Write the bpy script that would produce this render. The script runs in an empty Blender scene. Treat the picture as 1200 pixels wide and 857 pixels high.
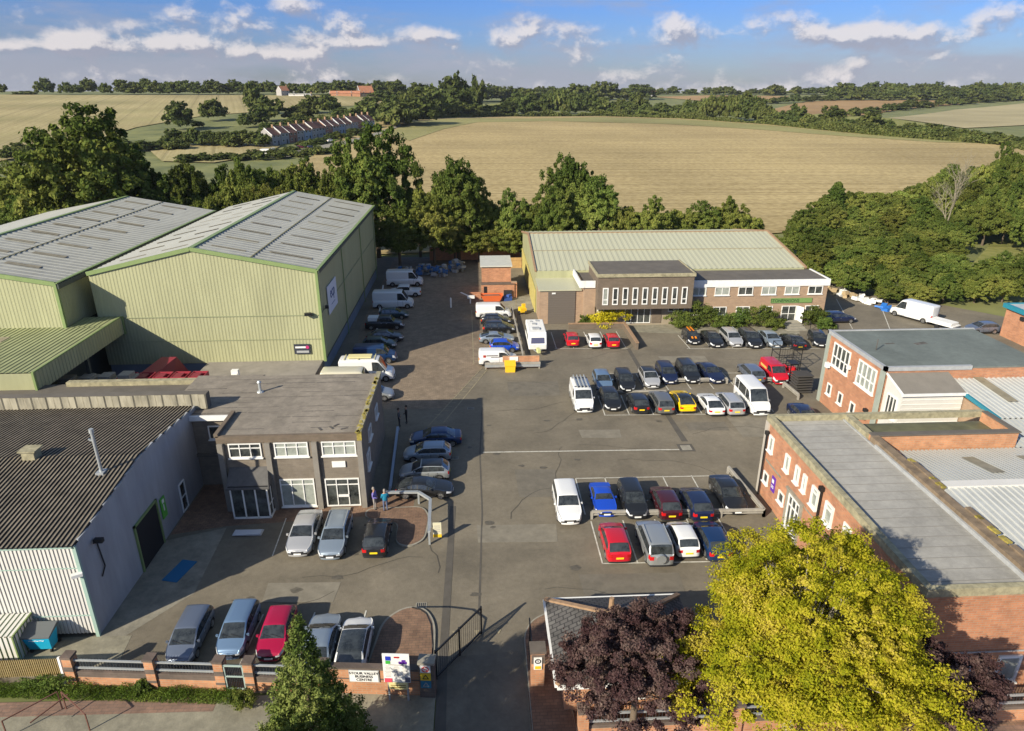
import bpy, bmesh, math, random
import numpy as np
from mathutils import Vector, Matrix
R = math.radians
PI = math.pi
sc = bpy.context.scene
COL = sc.collection

# ------------------------------------------------------------------ survey: photo point -> place on site
CF, CCX, CCY, CH = 806., 600., 428.5, 30.
TH = math.atan(320/806.); YAW = math.atan(45/867.)
def ray(x, y):
    a = (x-CCX)/CF; b = (y-CCY)/CF
    fx, fy = math.sin(YAW), math.cos(YAW); rx, ry = math.cos(YAW), -math.sin(YAW)
    ct, st = math.cos(TH), math.sin(TH)
    return (fx*ct + a*rx - b*fx*st, fy*ct + a*ry - b*fy*st, -st - b*ct)
def G(x, y, z=0.):
    v = ray(x, y); t = (z-CH)/v[2]
    return (v[0]*t, v[1]*t)
def ss(x, a, b):
    t = min(1., max(0., (x-a)/(b-a)))
    return t*t*(3-2*t)
def hgt(x, y):
    m = 8*ss(y, 170, 650) + 17*ss(y, 650, 1500)
    m += 17*ss(y, 330, 900)*ss(-x, -60, 160)*(1-ss(y, 960, 1500))
    m += 10*math.exp(-((x-900)/500.)**2 - ((y-1500)/380.)**2)
    m -= 30*ss(y, 2200, 6000)
    return m
def GT(x, y):
    v = ray(x, y); t = 60.
    while t < 9000:
        X, Y, Z = v[0]*t, v[1]*t, CH+v[2]*t
        if Z <= hgt(X, Y): return (X, Y, hgt(X, Y))
        t *= 1.004
    return (v[0]*2500, v[1]*2500, hgt(v[0]*2500, v[1]*2500))

# ------------------------------------------------------------------ materials
MATS = {}
def lk(nt, a, b): nt.links.new(a, b)
def mat(name, col, rough=.8, metal=0., var=0., vscale=1., var2=None, bump=0., bscale=8., coat=0., spec=.5, stretch=None, emit=None, trans=False):
    if name in MATS: return MATS[name]
    m = bpy.data.materials.new(name); m.use_nodes = True; nt = m.node_tree
    b = nt.nodes['Principled BSDF']
    b.inputs['Base Color'].default_value = (*col, 1); b.inputs['Roughness'].default_value = rough
    b.inputs['Metallic'].default_value = metal; b.inputs['Coat Weight'].default_value = coat
    b.inputs['Coat Roughness'].default_value = .06
    b.inputs['Specular IOR Level'].default_value = spec
    m.diffuse_color = (*col, 1)
    if var or bump:
        tc = nt.nodes.new('ShaderNodeTexCoord'); mp = nt.nodes.new('ShaderNodeMapping')
        lk(nt, tc.outputs['Object'], mp.inputs['Vector'])
        if stretch: mp.inputs['Scale'].default_value = stretch
    if var:
        n1 = nt.nodes.new('ShaderNodeTexNoise'); n1.inputs['Scale'].default_value = vscale; n1.inputs['Detail'].default_value = 8; n1.inputs['Roughness'].default_value = .65
        lk(nt, mp.outputs[0], n1.inputs['Vector'])
        r = nt.nodes.new('ShaderNodeValToRGB'); r.color_ramp.elements[0].position = .3; r.color_ramp.elements[1].position = .7
        c2 = var2 if var2 else tuple(c*(1-var) for c in col)
        c1 = tuple(min(1, c*(1+var)) for c in col)
        r.color_ramp.elements[0].color = (*c2, 1); r.color_ramp.elements[1].color = (*c1, 1)
        lk(nt, n1.outputs['Fac'], r.inputs['Fac']); lk(nt, r.outputs['Color'], b.inputs['Base Color'])
    if bump:
        n2 = nt.nodes.new('ShaderNodeTexNoise'); n2.inputs['Scale'].default_value = bscale; n2.inputs['Detail'].default_value = 4
        lk(nt, mp.outputs[0], n2.inputs['Vector'])
        bp = nt.nodes.new('ShaderNodeBump'); bp.inputs['Strength'].default_value = bump; bp.inputs['Distance'].default_value = .05
        lk(nt, n2.outputs['Fac'], bp.inputs['Height']); lk(nt, bp.outputs['Normal'], b.inputs['Normal'])
    MATS[name] = m
    return m
def weather(m, lo=.82, hi=1.16, s1=.06, s2=2.6, stretch=(1,1,1)):
    nt = m.node_tree; b = nt.nodes['Principled BSDF']; src = b.inputs['Base Color'].links[0].from_socket
    tc = nt.nodes.new('ShaderNodeTexCoord'); mp = nt.nodes.new('ShaderNodeMapping'); mp.inputs['Scale'].default_value = stretch; lk(nt, tc.outputs['Object'], mp.inputs['Vector']); last = src
    for s, r0, r1 in ((s1, lo, hi), (s2, 1-(1-lo)*.6, 1+(hi-1)*.6)):
        n = nt.nodes.new('ShaderNodeTexNoise'); n.inputs['Scale'].default_value = s; n.inputs['Detail'].default_value = 10; n.inputs['Roughness'].default_value = .72; n.inputs['Distortion'].default_value = .6
        lk(nt, mp.outputs[0], n.inputs['Vector']); q = nt.nodes.new('ShaderNodeMapRange'); q.inputs[1].default_value = .36; q.inputs[2].default_value = .64; q.inputs[3].default_value = r0; q.inputs[4].default_value = r1
        lk(nt, n.outputs['Fac'], q.inputs[0]); v = nt.nodes.new('ShaderNodeVectorMath'); v.operation = 'SCALE'; lk(nt, last, v.inputs[0]); lk(nt, q.outputs[0], v.inputs['Scale']); last = v.outputs[0]
    lk(nt, last, b.inputs['Base Color'])
def brick(name, c1, c2, mortar, bw=.46, bh=.15, flat=False, rotz=0., stain=.25, msize=.03):
    if name in MATS: return MATS[name]
    m = bpy.data.materials.new(name); m.use_nodes = True; nt = m.node_tree; b = nt.nodes['Principled BSDF']
    b.inputs['Roughness'].default_value = .9
    tc = nt.nodes.new('ShaderNodeTexCoord'); br = nt.nodes.new('ShaderNodeTexBrick')
    if flat:
        mp = nt.nodes.new('ShaderNodeMapping'); mp.inputs['Rotation'].default_value = (0, 0, rotz)
        lk(nt, tc.outputs['Object'], mp.inputs['Vector']); lk(nt, mp.outputs[0], br.inputs['Vector'])
    else:
        sx = nt.nodes.new('ShaderNodeSeparateXYZ'); ad = nt.nodes.new('ShaderNodeMath'); cb = nt.nodes.new('ShaderNodeCombineXYZ')
        lk(nt, tc.outputs['Object'], sx.inputs[0]); lk(nt, sx.outputs[0], ad.inputs[0]); lk(nt, sx.outputs[1], ad.inputs[1])
        lk(nt, ad.outputs[0], cb.inputs[0]); lk(nt, sx.outputs[2], cb.inputs[1]); lk(nt, cb.outputs[0], br.inputs['Vector'])
    br.inputs['Color1'].default_value = (*c1, 1); br.inputs['Color2'].default_value = (*c2, 1); br.inputs['Mortar'].default_value = (*mortar, 1)
    br.inputs['Scale'].default_value = 1; br.inputs['Brick Width'].default_value = bw; br.inputs['Row Height'].default_value = bh
    br.inputs['Mortar Size'].default_value = msize*.5; br.inputs['Bias'].default_value = -.1
    n = nt.nodes.new('ShaderNodeTexNoise'); n.inputs['Scale'].default_value = .9; n.inputs['Detail'].default_value = 9; n.inputs['Roughness'].default_value = .7
    lk(nt, tc.outputs['Object'], n.inputs['Vector'])
    mr = nt.nodes.new('ShaderNodeMapRange'); mr.inputs[1].default_value = .3; mr.inputs[2].default_value = .7
    mr.inputs[3].default_value = 1-stain; mr.inputs[4].default_value = 1+stain; lk(nt, n.outputs['Fac'], mr.inputs[0])
    mx = nt.nodes.new('ShaderNodeVectorMath'); mx.operation = 'SCALE'
    lk(nt, br.outputs['Color'], mx.inputs[0]); lk(nt, mr.outputs[0], mx.inputs['Scale']); lk(nt, mx.outputs[0], b.inputs['Base Color'])
    MATS[name] = m
    return m
def leafmat(name, cols, transl=.35, hv=.0):
    m = bpy.data.materials.new(name); m.use_nodes = True; nt = m.node_tree
    for n in list(nt.nodes): nt.nodes.remove(n)
    out = nt.nodes.new('ShaderNodeOutputMaterial'); geo = nt.nodes.new('ShaderNodeNewGeometry'); oi = nt.nodes.new('ShaderNodeObjectInfo')
    r = nt.nodes.new('ShaderNodeValToRGB'); el = r.color_ramp.elements
    while len(el) < len(cols): el.new(.5)
    for i, c in enumerate(cols): el[i].position = i/(len(cols)-1); el[i].color = (*c, 1)
    tc = nt.nodes.new('ShaderNodeTexCoord'); nz = nt.nodes.new('ShaderNodeTexNoise'); nz.inputs['Scale'].default_value = .7; nz.inputs['Detail'].default_value = 6
    lk(nt, tc.outputs['Object'], nz.inputs['Vector'])
    a = nt.nodes.new('ShaderNodeMath'); a.operation = 'MULTIPLY_ADD'; a.inputs[1].default_value = .38; lk(nt, geo.outputs['Random Per Island'], a.inputs[0])
    nn = nt.nodes.new('ShaderNodeMapRange'); nn.inputs[1].default_value = .35; nn.inputs[2].default_value = .65; nn.inputs[3].default_value = 0; nn.inputs[4].default_value = .62
    lk(nt, nz.outputs['Fac'], nn.inputs[0]); lk(nt, nn.outputs[0], a.inputs[2]); lk(nt, a.outputs[0], r.inputs['Fac'])
    hs = nt.nodes.new('ShaderNodeHueSaturation')
    m1 = nt.nodes.new('ShaderNodeMapRange'); m1.inputs[3].default_value = .5-hv*.5; m1.inputs[4].default_value = .5+hv*.25; lk(nt, oi.outputs['Random'], m1.inputs[0]); lk(nt, m1.outputs[0], hs.inputs['Hue'])
    m2 = nt.nodes.new('ShaderNodeMapRange'); m2.inputs[3].default_value = 1-hv*5; m2.inputs[4].default_value = 1+hv*7
    ml = nt.nodes.new('ShaderNodeMath'); ml.operation = 'FRACT'; mm = nt.nodes.new('ShaderNodeMath'); mm.operation = 'MULTIPLY'; mm.inputs[1].default_value = 7.77
    lk(nt, oi.outputs['Random'], mm.inputs[0]); lk(nt, mm.outputs[0], ml.inputs[0]); lk(nt, ml.outputs[0], m2.inputs[0]); lk(nt, m2.outputs[0], hs.inputs['Value'])
    lk(nt, r.outputs[0], hs.inputs['Color'])
    d = nt.nodes.new('ShaderNodeBsdfDiffuse'); t = nt.nodes.new('ShaderNodeBsdfTranslucent'); mx = nt.nodes.new('ShaderNodeMixShader'); mx.inputs[0].default_value = transl
    lk(nt, hs.outputs[0], d.inputs[0]); lk(nt, hs.outputs[0], t.inputs[0]); lk(nt, d.outputs[0], mx.inputs[1]); lk(nt, t.outputs[0], mx.inputs[2]); lk(nt, mx.outputs[0], out.inputs[0])
    m.use_transparent_shadow = False
    MATS[name] = m
    return m

# ------------------------------------------------------------------ mesh builder
class MB:
    def __init__(s): s.v = []; s.f = []; s.m = []
    def add(s, vs, fs, m=0):
        o = len(s.v); s.v += [tuple(p) for p in vs]
        for f in fs: s.f.append([i+o for i in f]); s.m.append(m)
        return s
    def box(s, x0, y0, z0, x1, y1, z1, m=0):
        x0, x1 = min(x0, x1), max(x0, x1); y0, y1 = min(y0, y1), max(y0, y1); z0, z1 = min(z0, z1), max(z0, z1)
        return s.add([(x0,y0,z0),(x1,y0,z0),(x1,y1,z0),(x0,y1,z0),(x0,y0,z1),(x1,y0,z1),(x1,y1,z1),(x0,y1,z1)],
              [(0,3,2,1),(4,5,6,7),(0,1,5,4),(1,2,6,5),(2,3,7,6),(3,0,4,7)], m)
    def obox(s, c, size, rz=0., m=0, rx=0., ry=0.):
        M = Matrix.Translation(c) @ Matrix.Rotation(rz,4,'Z') @ Matrix.Rotation(ry,4,'Y') @ Matrix.Rotation(rx,4,'X')
        a, b, d = [q/2 for q in size]
        vs = [M @ Vector(p) for p in [(-a,-b,-d),(a,-b,-d),(a,b,-d),(-a,b,-d),(-a,-b,d),(a,-b,d),(a,b,d),(-a,b,d)]]
        return s.add(vs, [(0,3,2,1),(4,5,6,7),(0,1,5,4),(1,2,6,5),(2,3,7,6),(3,0,4,7)], m)
    def bar(s, p, q, w, h, m=0):
        p = Vector(p); q = Vector(q); d = (q-p); L = d.length
        if L < 1e-6: return s
        d.normalize(); up = Vector((0,0,1)) if abs(d.z) < .95 else Vector((1,0,0))
        a = d.cross(up).normalized(); b = a.cross(d)
        vs = []
        for e in (p, q):
            for sa, sb in ((-1,-1),(1,-1),(1,1),(-1,1)): vs.append(e + a*sa*w/2 + b*sb*h/2)
        return s.add(vs, [(0,1,2,3),(7,6,5,4),(0,4,5,1),(1,5,6,2),(2,6,7,3),(3,7,4,0)], m)
    def tube(s, p, q, r0, r1=None, n=8, m=0):
        r1 = r0 if r1 is None else r1
        p = Vector(p); q = Vector(q); d = (q-p).normalized(); up = Vector((0,0,1)) if abs(d.z) < .95 else Vector((1,0,0))
        a = d.cross(up).normalized(); b = a.cross(d); vs = []
        for e, r in ((p, r0), (q, r1)):
            for k in range(n):
                t = 2*PI*k/n; vs.append(e + a*math.cos(t)*r + b*math.sin(t)*r)
        fs = [(k, (k+1) % n, n+(k+1) % n, n+k) for k in range(n)] + [tuple(range(n-1, -1, -1)), tuple(range(n, 2*n))]
        return s.add(vs, fs, m)
    def prism(s, poly, z0, z1, m=0, mt=None):
        n = len(poly); A = sum(poly[i][0]*poly[(i+1) % n][1]-poly[(i+1) % n][0]*poly[i][1] for i in range(n))
        if A < 0: poly = poly[::-1]
        vs = [(p[0], p[1], z0) for p in poly] + [(p[0], p[1], z1) for p in poly]
        s.add(vs, [(k, (k+1) % n, n+(k+1) % n, n+k) for k in range(n)] + [tuple(range(n-1, -1, -1))], m)
        o = len(s.v)-2*n; s.f.append([o+n+k for k in range(n)]); s.m.append(m if mt is None else mt)
        return s
    def quad(s, a, b, c, d, m=0): return s.add([a, b, c, d], [(0,1,2,3)], m)
    def corr(s, O, U, V, width, length, pitch=.33, depth=.05, m=0, m2=None, N=None, L0=None, thick=0):
        """profiled sheet: ribs run along V, profile repeats along U; length may be a function of u"""
        O = Vector(O); U = Vector(U).normalized(); V = Vector(V).normalized(); N = Vector(N).normalized() if N else U.cross(V).normalized()
        prof = [(0,0),(.42,0),(.52,1),(.9,1)]
        us = []; k = 0
        n = max(1, int(round(width/pitch))); p = width/n
        for i in range(n):
            for a, h in prof: us.append(((i+a)*p, h*depth))
        us.append((width, 0.))
        o = len(s.v)
        for u, h in us:
            l = length(u) if callable(length) else length; l0 = L0(u) if L0 else 0.
            s.v.append(tuple(O+U*u+V*l0+N*h)); s.v.append(tuple(O+U*u+V*l+N*h))
        for i in range(len(us)-1):
            a = o+2*i; s.f.append([a, a+2, a+3, a+1]); s.m.append(m2 if (m2 is not None and (i % 4) in (1, 3)) else m)
        return s
    def build(s, name, mats, parent=None, smooth=False, kind=None, origin=None):
        me = bpy.data.meshes.new(name); me.from_pydata(s.v, [], s.f)
        if not isinstance(mats, (list, tuple)): mats = [mats]
        for q in mats: me.materials.append(q)
        me.polygons.foreach_set('material_index', s.m)
        if smooth: me.polygons.foreach_set('use_smooth', [True]*len(me.polygons))
        me.update()
        o = bpy.data.objects.new(name, me); COL.objects.link(o)
        if parent is not None:
            o.parent = parent
            if parent.parent is None and parent.type == 'EMPTY': o.location = -Vector(parent.location)
        elif origin is not None:
            me.transform(Matrix.Translation(-Vector(origin))); o.location = origin
        if kind: o['kind'] = kind
        return o
def tag(o, label, cat, group=None):
    o['label'] = label; o['category'] = cat
    if group: o['group'] = group
    return o
def thing(name, label, cat, loc=(0,0,0), rz=0., group=None):
    o = bpy.data.objects.new(name, None); COL.objects.link(o); o.location = loc; o.rotation_euler = (0, 0, rz); o.empty_display_size = .5
    return tag(o, label, cat, group)
def single(mb, name, mats, label, cat, group=None, smooth=False):
    a = np.array(mb.v); c = (float(a[:,0].mean()), float(a[:,1].mean()), float(a[:,2].min()))
    return tag(mb.build(name, mats, None, smooth, origin=c), label, cat, group)
def textmesh(name, s, size, m, parent, pos, rot, ext=.004, align='CENTER', sx=1.):
    cu = bpy.data.curves.new(name, 'FONT'); cu.body = s; cu.size = size; cu.extrude = ext; cu.align_x = align; cu.align_y = 'CENTER'; cu.space_line = .95
    t = bpy.data.objects.new(name+'_tmp', cu); COL.objects.link(t)
    dg = bpy.context.evaluated_depsgraph_get(); me = bpy.data.meshes.new_from_object(t.evaluated_get(dg))
    bpy.data.objects.remove(t); bpy.data.curves.remove(cu)
    me.transform(Matrix.Translation(pos) @ Matrix.Rotation(rot[2],4,'Z') @ Matrix.Rotation(rot[0],4,'X') @ Matrix.Diagonal((sx,1,1,1)))
    me.materials.clear(); me.materials.append(m); me.name = name
    o = bpy.data.objects.new(name, me); COL.objects.link(o); o.parent = parent
    if parent.parent is None and parent.type == 'EMPTY': o.location = -Vector(parent.location)
    return o

M_asphalt = mat('asphalt', (.165,.141,.101), .9, var=.22, vscale=.22, bump=.25, bscale=14)
M_asphalt2 = mat('old_asphalt', (.14,.123,.092), .92, var=.28, vscale=.5, bump=.2, bscale=10)
M_patch = mat('asphalt_patch', (.09,.08,.065), .9, var=.2, vscale=1.)
M_conc = mat('concrete', (.24,.22,.17), .9, var=.3, vscale=.7, bump=.2, bscale=6)
M_pave = mat('concrete_pavement', (.24,.22,.16), .92, var=.25, vscale=.9, bump=.2, bscale=9)
M_block = brick('block_paving', (.22,.13,.08), (.17,.1,.065), (.11,.08,.055), .4, .2, flat=True, stain=.3)
M_lane = brick('lane_block_paving', (.225,.17,.115), (.19,.145,.1), (.14,.11,.078), .45, .22, flat=True, stain=.3)
M_redpath = brick('red_path', (.24,.145,.1), (.2,.125,.09), (.15,.105,.08), .45, .22, flat=True, stain=.3)
M_white = mat('white_paint', (.75,.74,.7), .6, var=.08, vscale=2)
M_line = mat('line_paint', (.52,.5,.43), .8, var=.3, vscale=3)
M_linef = mat('faded_line_paint', (.26,.22,.14), .85, var=.3, vscale=3)
M_kerb = mat('kerb_concrete', (.27,.25,.2), .9, var=.2, vscale=2)
M_brickR = brick('red_brick', (.46,.2,.1), (.36,.15,.08), (.34,.24,.16))
M_brickO = brick('orange_brick', (.5,.23,.11), (.4,.18,.09), (.4,.28,.18))
M_brickD = brick('dark_brick', (.13,.095,.075), (.1,.075,.06), (.12,.1,.08), stain=.3)
M_brickT = brick('tan_brick', (.36,.24,.15), (.3,.2,.13), (.32,.25,.18), stain=.15)
M_brickG = brick('grey_brown_brick', (.2,.165,.125), (.165,.135,.105), (.19,.165,.13), stain=.2)
M_brickB = brick('brown_brick', (.16,.12,.085), (.13,.1,.07), (.14,.115,.085), stain=.15)
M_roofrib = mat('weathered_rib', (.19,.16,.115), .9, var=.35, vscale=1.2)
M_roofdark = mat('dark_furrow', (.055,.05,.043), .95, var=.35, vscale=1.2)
M_whiteclad = mat('white_cladding', (.62,.6,.55), .6, var=.06, vscale=.8)
M_blueclad = mat('grey_cladding', (.33,.34,.36), .6, var=.08, vscale=.6, stretch=(1,1,.2))
M_greenclad = mat('pale_green_cladding', (.36,.36,.205), .55, var=.08, vscale=.5, stretch=(1,1,.15))
M_greentrim = mat('green_trim', (.2,.27,.1), .5, var=.1, vscale=1)
M_darktrim = mat('dark_trim', (.06,.07,.06), .6)
M_greyroof = mat('pale_grey_roof', (.4,.388,.325), .5, var=.14, vscale=.25, stretch=(1,.25,1))
M_rooflight = mat('stained_rooflight', (.27,.235,.155), .6, var=.25, vscale=1.5)
M_greenroof = mat('pale_green_roof', (.44,.43,.3), .5, var=.06, vscale=.3, stretch=(1,.2,1))
M_whiteroof = mat('white_metal_roof', (.47,.48,.45), .45, var=.08, vscale=.4, stretch=(1,.2,1))
M_felt = mat('roof_felt', (.215,.185,.145), .9, var=.25, vscale=.8, bump=.2, bscale=6)
M_feltline = mat('felt_seam', (.1,.09,.078), .9, var=.4, vscale=3)
M_feltgrey = mat('grey_felt', (.32,.305,.27), .85, var=.12, vscale=.7)
M_feltgreen = mat('green_grey_felt', (.13,.15,.135), .9, var=.12, vscale=.4)
M_feltdark = mat('dark_felt', (.12,.105,.085), .9, var=.2, vscale=.6)
M_lichen = mat('mossy_coping', (.3,.27,.17), .95, var=.4, vscale=2.5)
M_lichenY = mat('yellow_lichen', (.3,.24,.05), .95, var=.5, vscale=3)
M_lead = mat('lead', (.35,.36,.36), .5, var=.15, vscale=2)
M_bluebase = mat('blue_base_wall', (.16,.2,.26), .7, var=.12, vscale=.6)
M_glass = mat('window_glass', (.06,.065,.06), .06, spec=.8, var=.7, vscale=1.3, var2=(.008,.01,.01))
M_glassP = mat('curtained_glass', (.3,.32,.28), .25, var=.3, vscale=1.2, spec=.6)
M_black = mat('black_metal', (.015,.015,.016), .45)
M_dark = mat('dark_plastic', (.02,.02,.022), .6)
M_rubber = mat('tyre_rubber', (.018,.018,.018), .85)
M_rim = mat('alloy', (.5,.5,.5), .3, metal=.8)
M_carglass = mat('car_glass', (.035,.04,.042), .04, spec=.9, var=.6, vscale=2.2, var2=(.008,.01,.011))
M_hl = mat('headlight_glass', (.6,.62,.64), .1, spec=.8)
M_tl = mat('tail_light_red', (.45,.01,.012), .15)
M_py = mat('yellow_plate', (.85,.62,.02), .4)
M_pw = mat('white_plate', (.8,.8,.78), .4)
M_timber = mat('grey_timber', (.3,.28,.24), .9, var=.2, vscale=2)
M_galv = mat('galvanised_steel', (.42,.44,.44), .45, metal=.4, var=.1, vscale=2)
M_yel = mat('yellow_plastic', (.8,.5,.02), .5)
M_red = mat('red_paint', (.55,.02,.025), .35)
M_teal = mat('teal_paint', (.02,.2,.27), .5)
M_bark = mat('bark', (.12,.09,.06), .95, var=.3, vscale=3)
M_barkL = mat('pale_bark', (.3,.26,.2), .95, var=.3, vscale=3)
M_tileR = mat('red_roof_tile', (.15,.07,.05), .85, var=.3, vscale=.4)
M_tileO = mat('orange_roof_tile', (.4,.17,.09), .85, var=.2, vscale=.4)
M_tileG = brick('grey_roof_tile', (.1,.095,.088), (.075,.07,.066), (.03,.028,.027), .42, .3, flat=True, stain=.35, msize=.07)
M_ridge = mat('brown_ridge_tile', (.3,.19,.11), .9, var=.25, vscale=3)
M_render = mat('pale_render', (.34,.32,.3), .85, var=.08, vscale=.5)

for m_ in (M_asphalt, M_asphalt2, M_lane, M_conc, M_pave, M_felt, M_feltgrey, M_redpath, M_block): weather(m_)
weather(M_greyroof, .8, 1.12, .25, 1.5, (1,.3,1)); weather(M_greenclad, .9, 1.06, .3, 1.2, (1,1,.2)); weather(M_whiteroof, .85, 1.08, .2, 1.5); weather(M_blueclad,.88,1.08,.3,1.5,(1,1,.2)); weather(M_feltgreen,.85,1.15,.2,2.)
# ------------------------------------------------------------------ ground and far country
def grid_terrain():
    xs = [i*8.-200 for i in range(0, 51)]
    xs = [-6000,-4500,-3400,-2700,-2200,-1800,-1500,-1300,-1100]+[-1000+25*i for i in range(32)]+xs+[225+25*i for i in range(60)]+[1800,2100,2500,3100,4000,5200,6500]
    xs = sorted(set(xs)); ys = [-60,0,30,60,90,120,150]+[165+15*i for i in range(60)]+[1090+30*i for i in range(40)]+[2400,2700,3100,3600,4300,5200,6500,8000]
    m = MB(); n = len(xs)
    for y in ys:
        for x in xs: m.v.append((x, y, hgt(x, y)-.06))
    for j in range(len(ys)-1):
        for i in range(n-1): m.f.append([j*n+i, j*n+i+1, (j+1)*n+i+1, (j+1)*n+i]); m.m.append(0)
    return m
M_grass = mat('rough_grass', (.16,.16,.05), .95, var=.4, vscale=.06, var2=(.08,.1,.03))
grid_terrain().build('ground', M_grass, kind='structure', smooth=True)
def fieldmat(name, c1, c2, ang, pitch, c3=None, mixs=.02):
    m = bpy.data.materials.new(name); m.use_nodes = True; nt = m.node_tree; b = nt.nodes['Principled BSDF']; b.inputs['Roughness'].default_value = .95
    b.inputs['Specular IOR Level'].default_value = .1
    tc = nt.nodes.new('ShaderNodeTexCoord'); mp = nt.nodes.new('ShaderNodeMapping'); mp.inputs['Rotation'].default_value = (0,0,ang)
    lk(nt, tc.outputs['Object'], mp.inputs['Vector'])
    ms = nt.nodes.new('ShaderNodeMapping'); ms.inputs['Scale'].default_value = (.0035,1/pitch,0); lk(nt, mp.outputs[0], ms.inputs['Vector'])
    n1 = nt.nodes.new('ShaderNodeTexNoise'); n1.inputs['Scale'].default_value = 1; n1.inputs['Detail'].default_value = 5; n1.inputs['Roughness'].default_value = .7; lk(nt, ms.outputs[0], n1.inputs['Vector'])
    n2 = nt.nodes.new('ShaderNodeTexNoise'); n2.inputs['Scale'].default_value = mixs; n2.inputs['Detail'].default_value = 6; lk(nt, tc.outputs['Object'], n2.inputs['Vector'])
    n3 = nt.nodes.new('ShaderNodeTexNoise'); n3.inputs['Scale'].default_value = .6; n3.inputs['Detail'].default_value = 4; lk(nt, tc.outputs['Object'], n3.inputs['Vector'])
    ad = nt.nodes.new('ShaderNodeMath'); ad.operation = 'ADD'; lk(nt, n1.outputs['Fac'], ad.inputs[0]); lk(nt, n3.outputs['Fac'], ad.inputs[1])
    mr = nt.nodes.new('ShaderNodeMapRange'); mr.inputs[1].default_value = .82; mr.inputs[2].default_value = 1.18; lk(nt, ad.outputs[0], mr.inputs[0])
    mx = nt.nodes.new('ShaderNodeMix'); mx.data_type = 'RGBA'; mx.inputs[6].default_value = (*c1,1); mx.inputs[7].default_value = (*c2,1); lk(nt, mr.outputs[0], mx.inputs[0])
    last = mx.outputs[2]
    if c3:
        m3 = nt.nodes.new('ShaderNodeMix'); m3.data_type = 'RGBA'; m3.inputs[7].default_value = (*c3,1); lk(nt, last, m3.inputs[6])
        q = nt.nodes.new('ShaderNodeMapRange'); q.inputs[1].default_value = .48; q.inputs[2].default_value = .68; q.inputs[4].default_value = .6; lk(nt, n2.outputs['Fac'], q.inputs[0]); lk(nt, q.outputs[0], m3.inputs[0]); last = m3.outputs[2]
    sp = nt.nodes.new('ShaderNodeSeparateXYZ'); lk(nt, mp.outputs[0], sp.inputs[0])
    def mt(op, x, y=None):
        n = nt.nodes.new('ShaderNodeMath'); n.operation = op; lk(nt, x, n.inputs[0])
        if y is not None: n.inputs[1].default_value = y
        return n.outputs[0]
    fr = mt('FRACT', mt('DIVIDE', sp.outputs[1], 21.)); tr = mt('LESS_THAN', mt('ABSOLUTE', mt('SUBTRACT', fr, .5)), .035)
    mz = nt.nodes.new('ShaderNodeMapRange'); mz.inputs[3].default_value = 1.; mz.inputs[4].default_value = .8; lk(nt, tr, mz.inputs[0])
    v = nt.nodes.new('ShaderNodeVectorMath'); v.operation = 'SCALE'; lk(nt, last, v.inputs[0]); lk(nt, mz.outputs[0], v.inputs['Scale'])
    n4 = nt.nodes.new('ShaderNodeTexNoise'); n4.inputs['Scale'].default_value = .011; n4.inputs['Detail'].default_value = 7; lk(nt, tc.outputs['Object'], n4.inputs['Vector'])
    q4 = nt.nodes.new('ShaderNodeMapRange'); q4.inputs[1].default_value = .35; q4.inputs[2].default_value = .65; q4.inputs[3].default_value = .84; q4.inputs[4].default_value = 1.12; lk(nt, n4.outputs['Fac'], q4.inputs[0])
    v2 = nt.nodes.new('ShaderNodeVectorMath'); v2.operation = 'SCALE'; lk(nt, v.outputs[0], v2.inputs[0]); lk(nt, q4.outputs[0], v2.inputs['Scale'])
    lk(nt, v2.outputs[0], b.inputs['Base Color'])
    return m
def drape(name, pts, material, up=.25, kind='structure', step=25., world=False):
    P3 = [(p[0], p[1]) if world else GT(*p)[:2] for p in pts]
    bm = bmesh.new(); f = bm.faces.new([bm.verts.new((x, y, 0)) for x, y in P3]); bm.normal_update()
    if f.normal.z < 0: f.normal_flip()
    xs = [p[0] for p in P3]; ys = [p[1] for p in P3]
    for ax, lo, hi in ((0, min(xs), max(xs)), (1, min(ys), max(ys))):
        k = math.ceil(lo/step)*step
        while k < hi:
            co = (k, 0, 0) if ax == 0 else (0, k, 0); no = (1, 0, 0) if ax == 0 else (0, 1, 0)
            bmesh.ops.bisect_plane(bm, geom=bm.verts[:]+bm.edges[:]+bm.faces[:], plane_co=co, plane_no=no, dist=1e-4); k += step
    for v in bm.verts: v.co.z = hgt(v.co.x, v.co.y)+up
    me = bpy.data.meshes.new(name); bm.to_mesh(me); bm.free(); me.materials.append(material)
    for p in me.polygons: p.use_smooth = True
    o = bpy.data.objects.new(name, me); COL.objects.link(o); o['kind'] = kind
    return o
F_main = fieldmat('stubble_field', (.31,.235,.11), (.47,.37,.185), 0.03, 2.2)
F_left = fieldmat('pale_stubble', (.29,.24,.115), (.41,.345,.18), R(72), 2.6, (.27,.25,.11), .012)
F_brown = fieldmat('brown_field', (.3,.19,.09), (.36,.24,.12), .2, 3.)
F_far = fieldmat('far_stubble', (.34,.29,.16), (.4,.345,.2), R(25), 4.)
F_green = fieldmat('green_margin', (.2,.21,.06), (.28,.27,.09), 0, 2.)
F_margin = fieldmat('pale_margin', (.22,.215,.085), (.32,.29,.13), 0, 2.)
drape('stubble_field', [(330,205),(390,168),(433,146),(470,139),(600,137),(700,136.5),(800,139),(900,146),(1000,156),(1080,163),(1185,170),(1260,200),(1200,240),(1000,268),(700,290),(430,300)], F_main)
drape('field_margin', [(455,158),(480,143),(560,139),(700,138),(800,140.5),(900,147.5),(1000,157.5),(1080,164),(1150,169),(1100,168),(980,160),(880,152),(780,146),(640,142.5),(560,144),(520,152),(480,166)], F_margin, up=.4)
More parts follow.
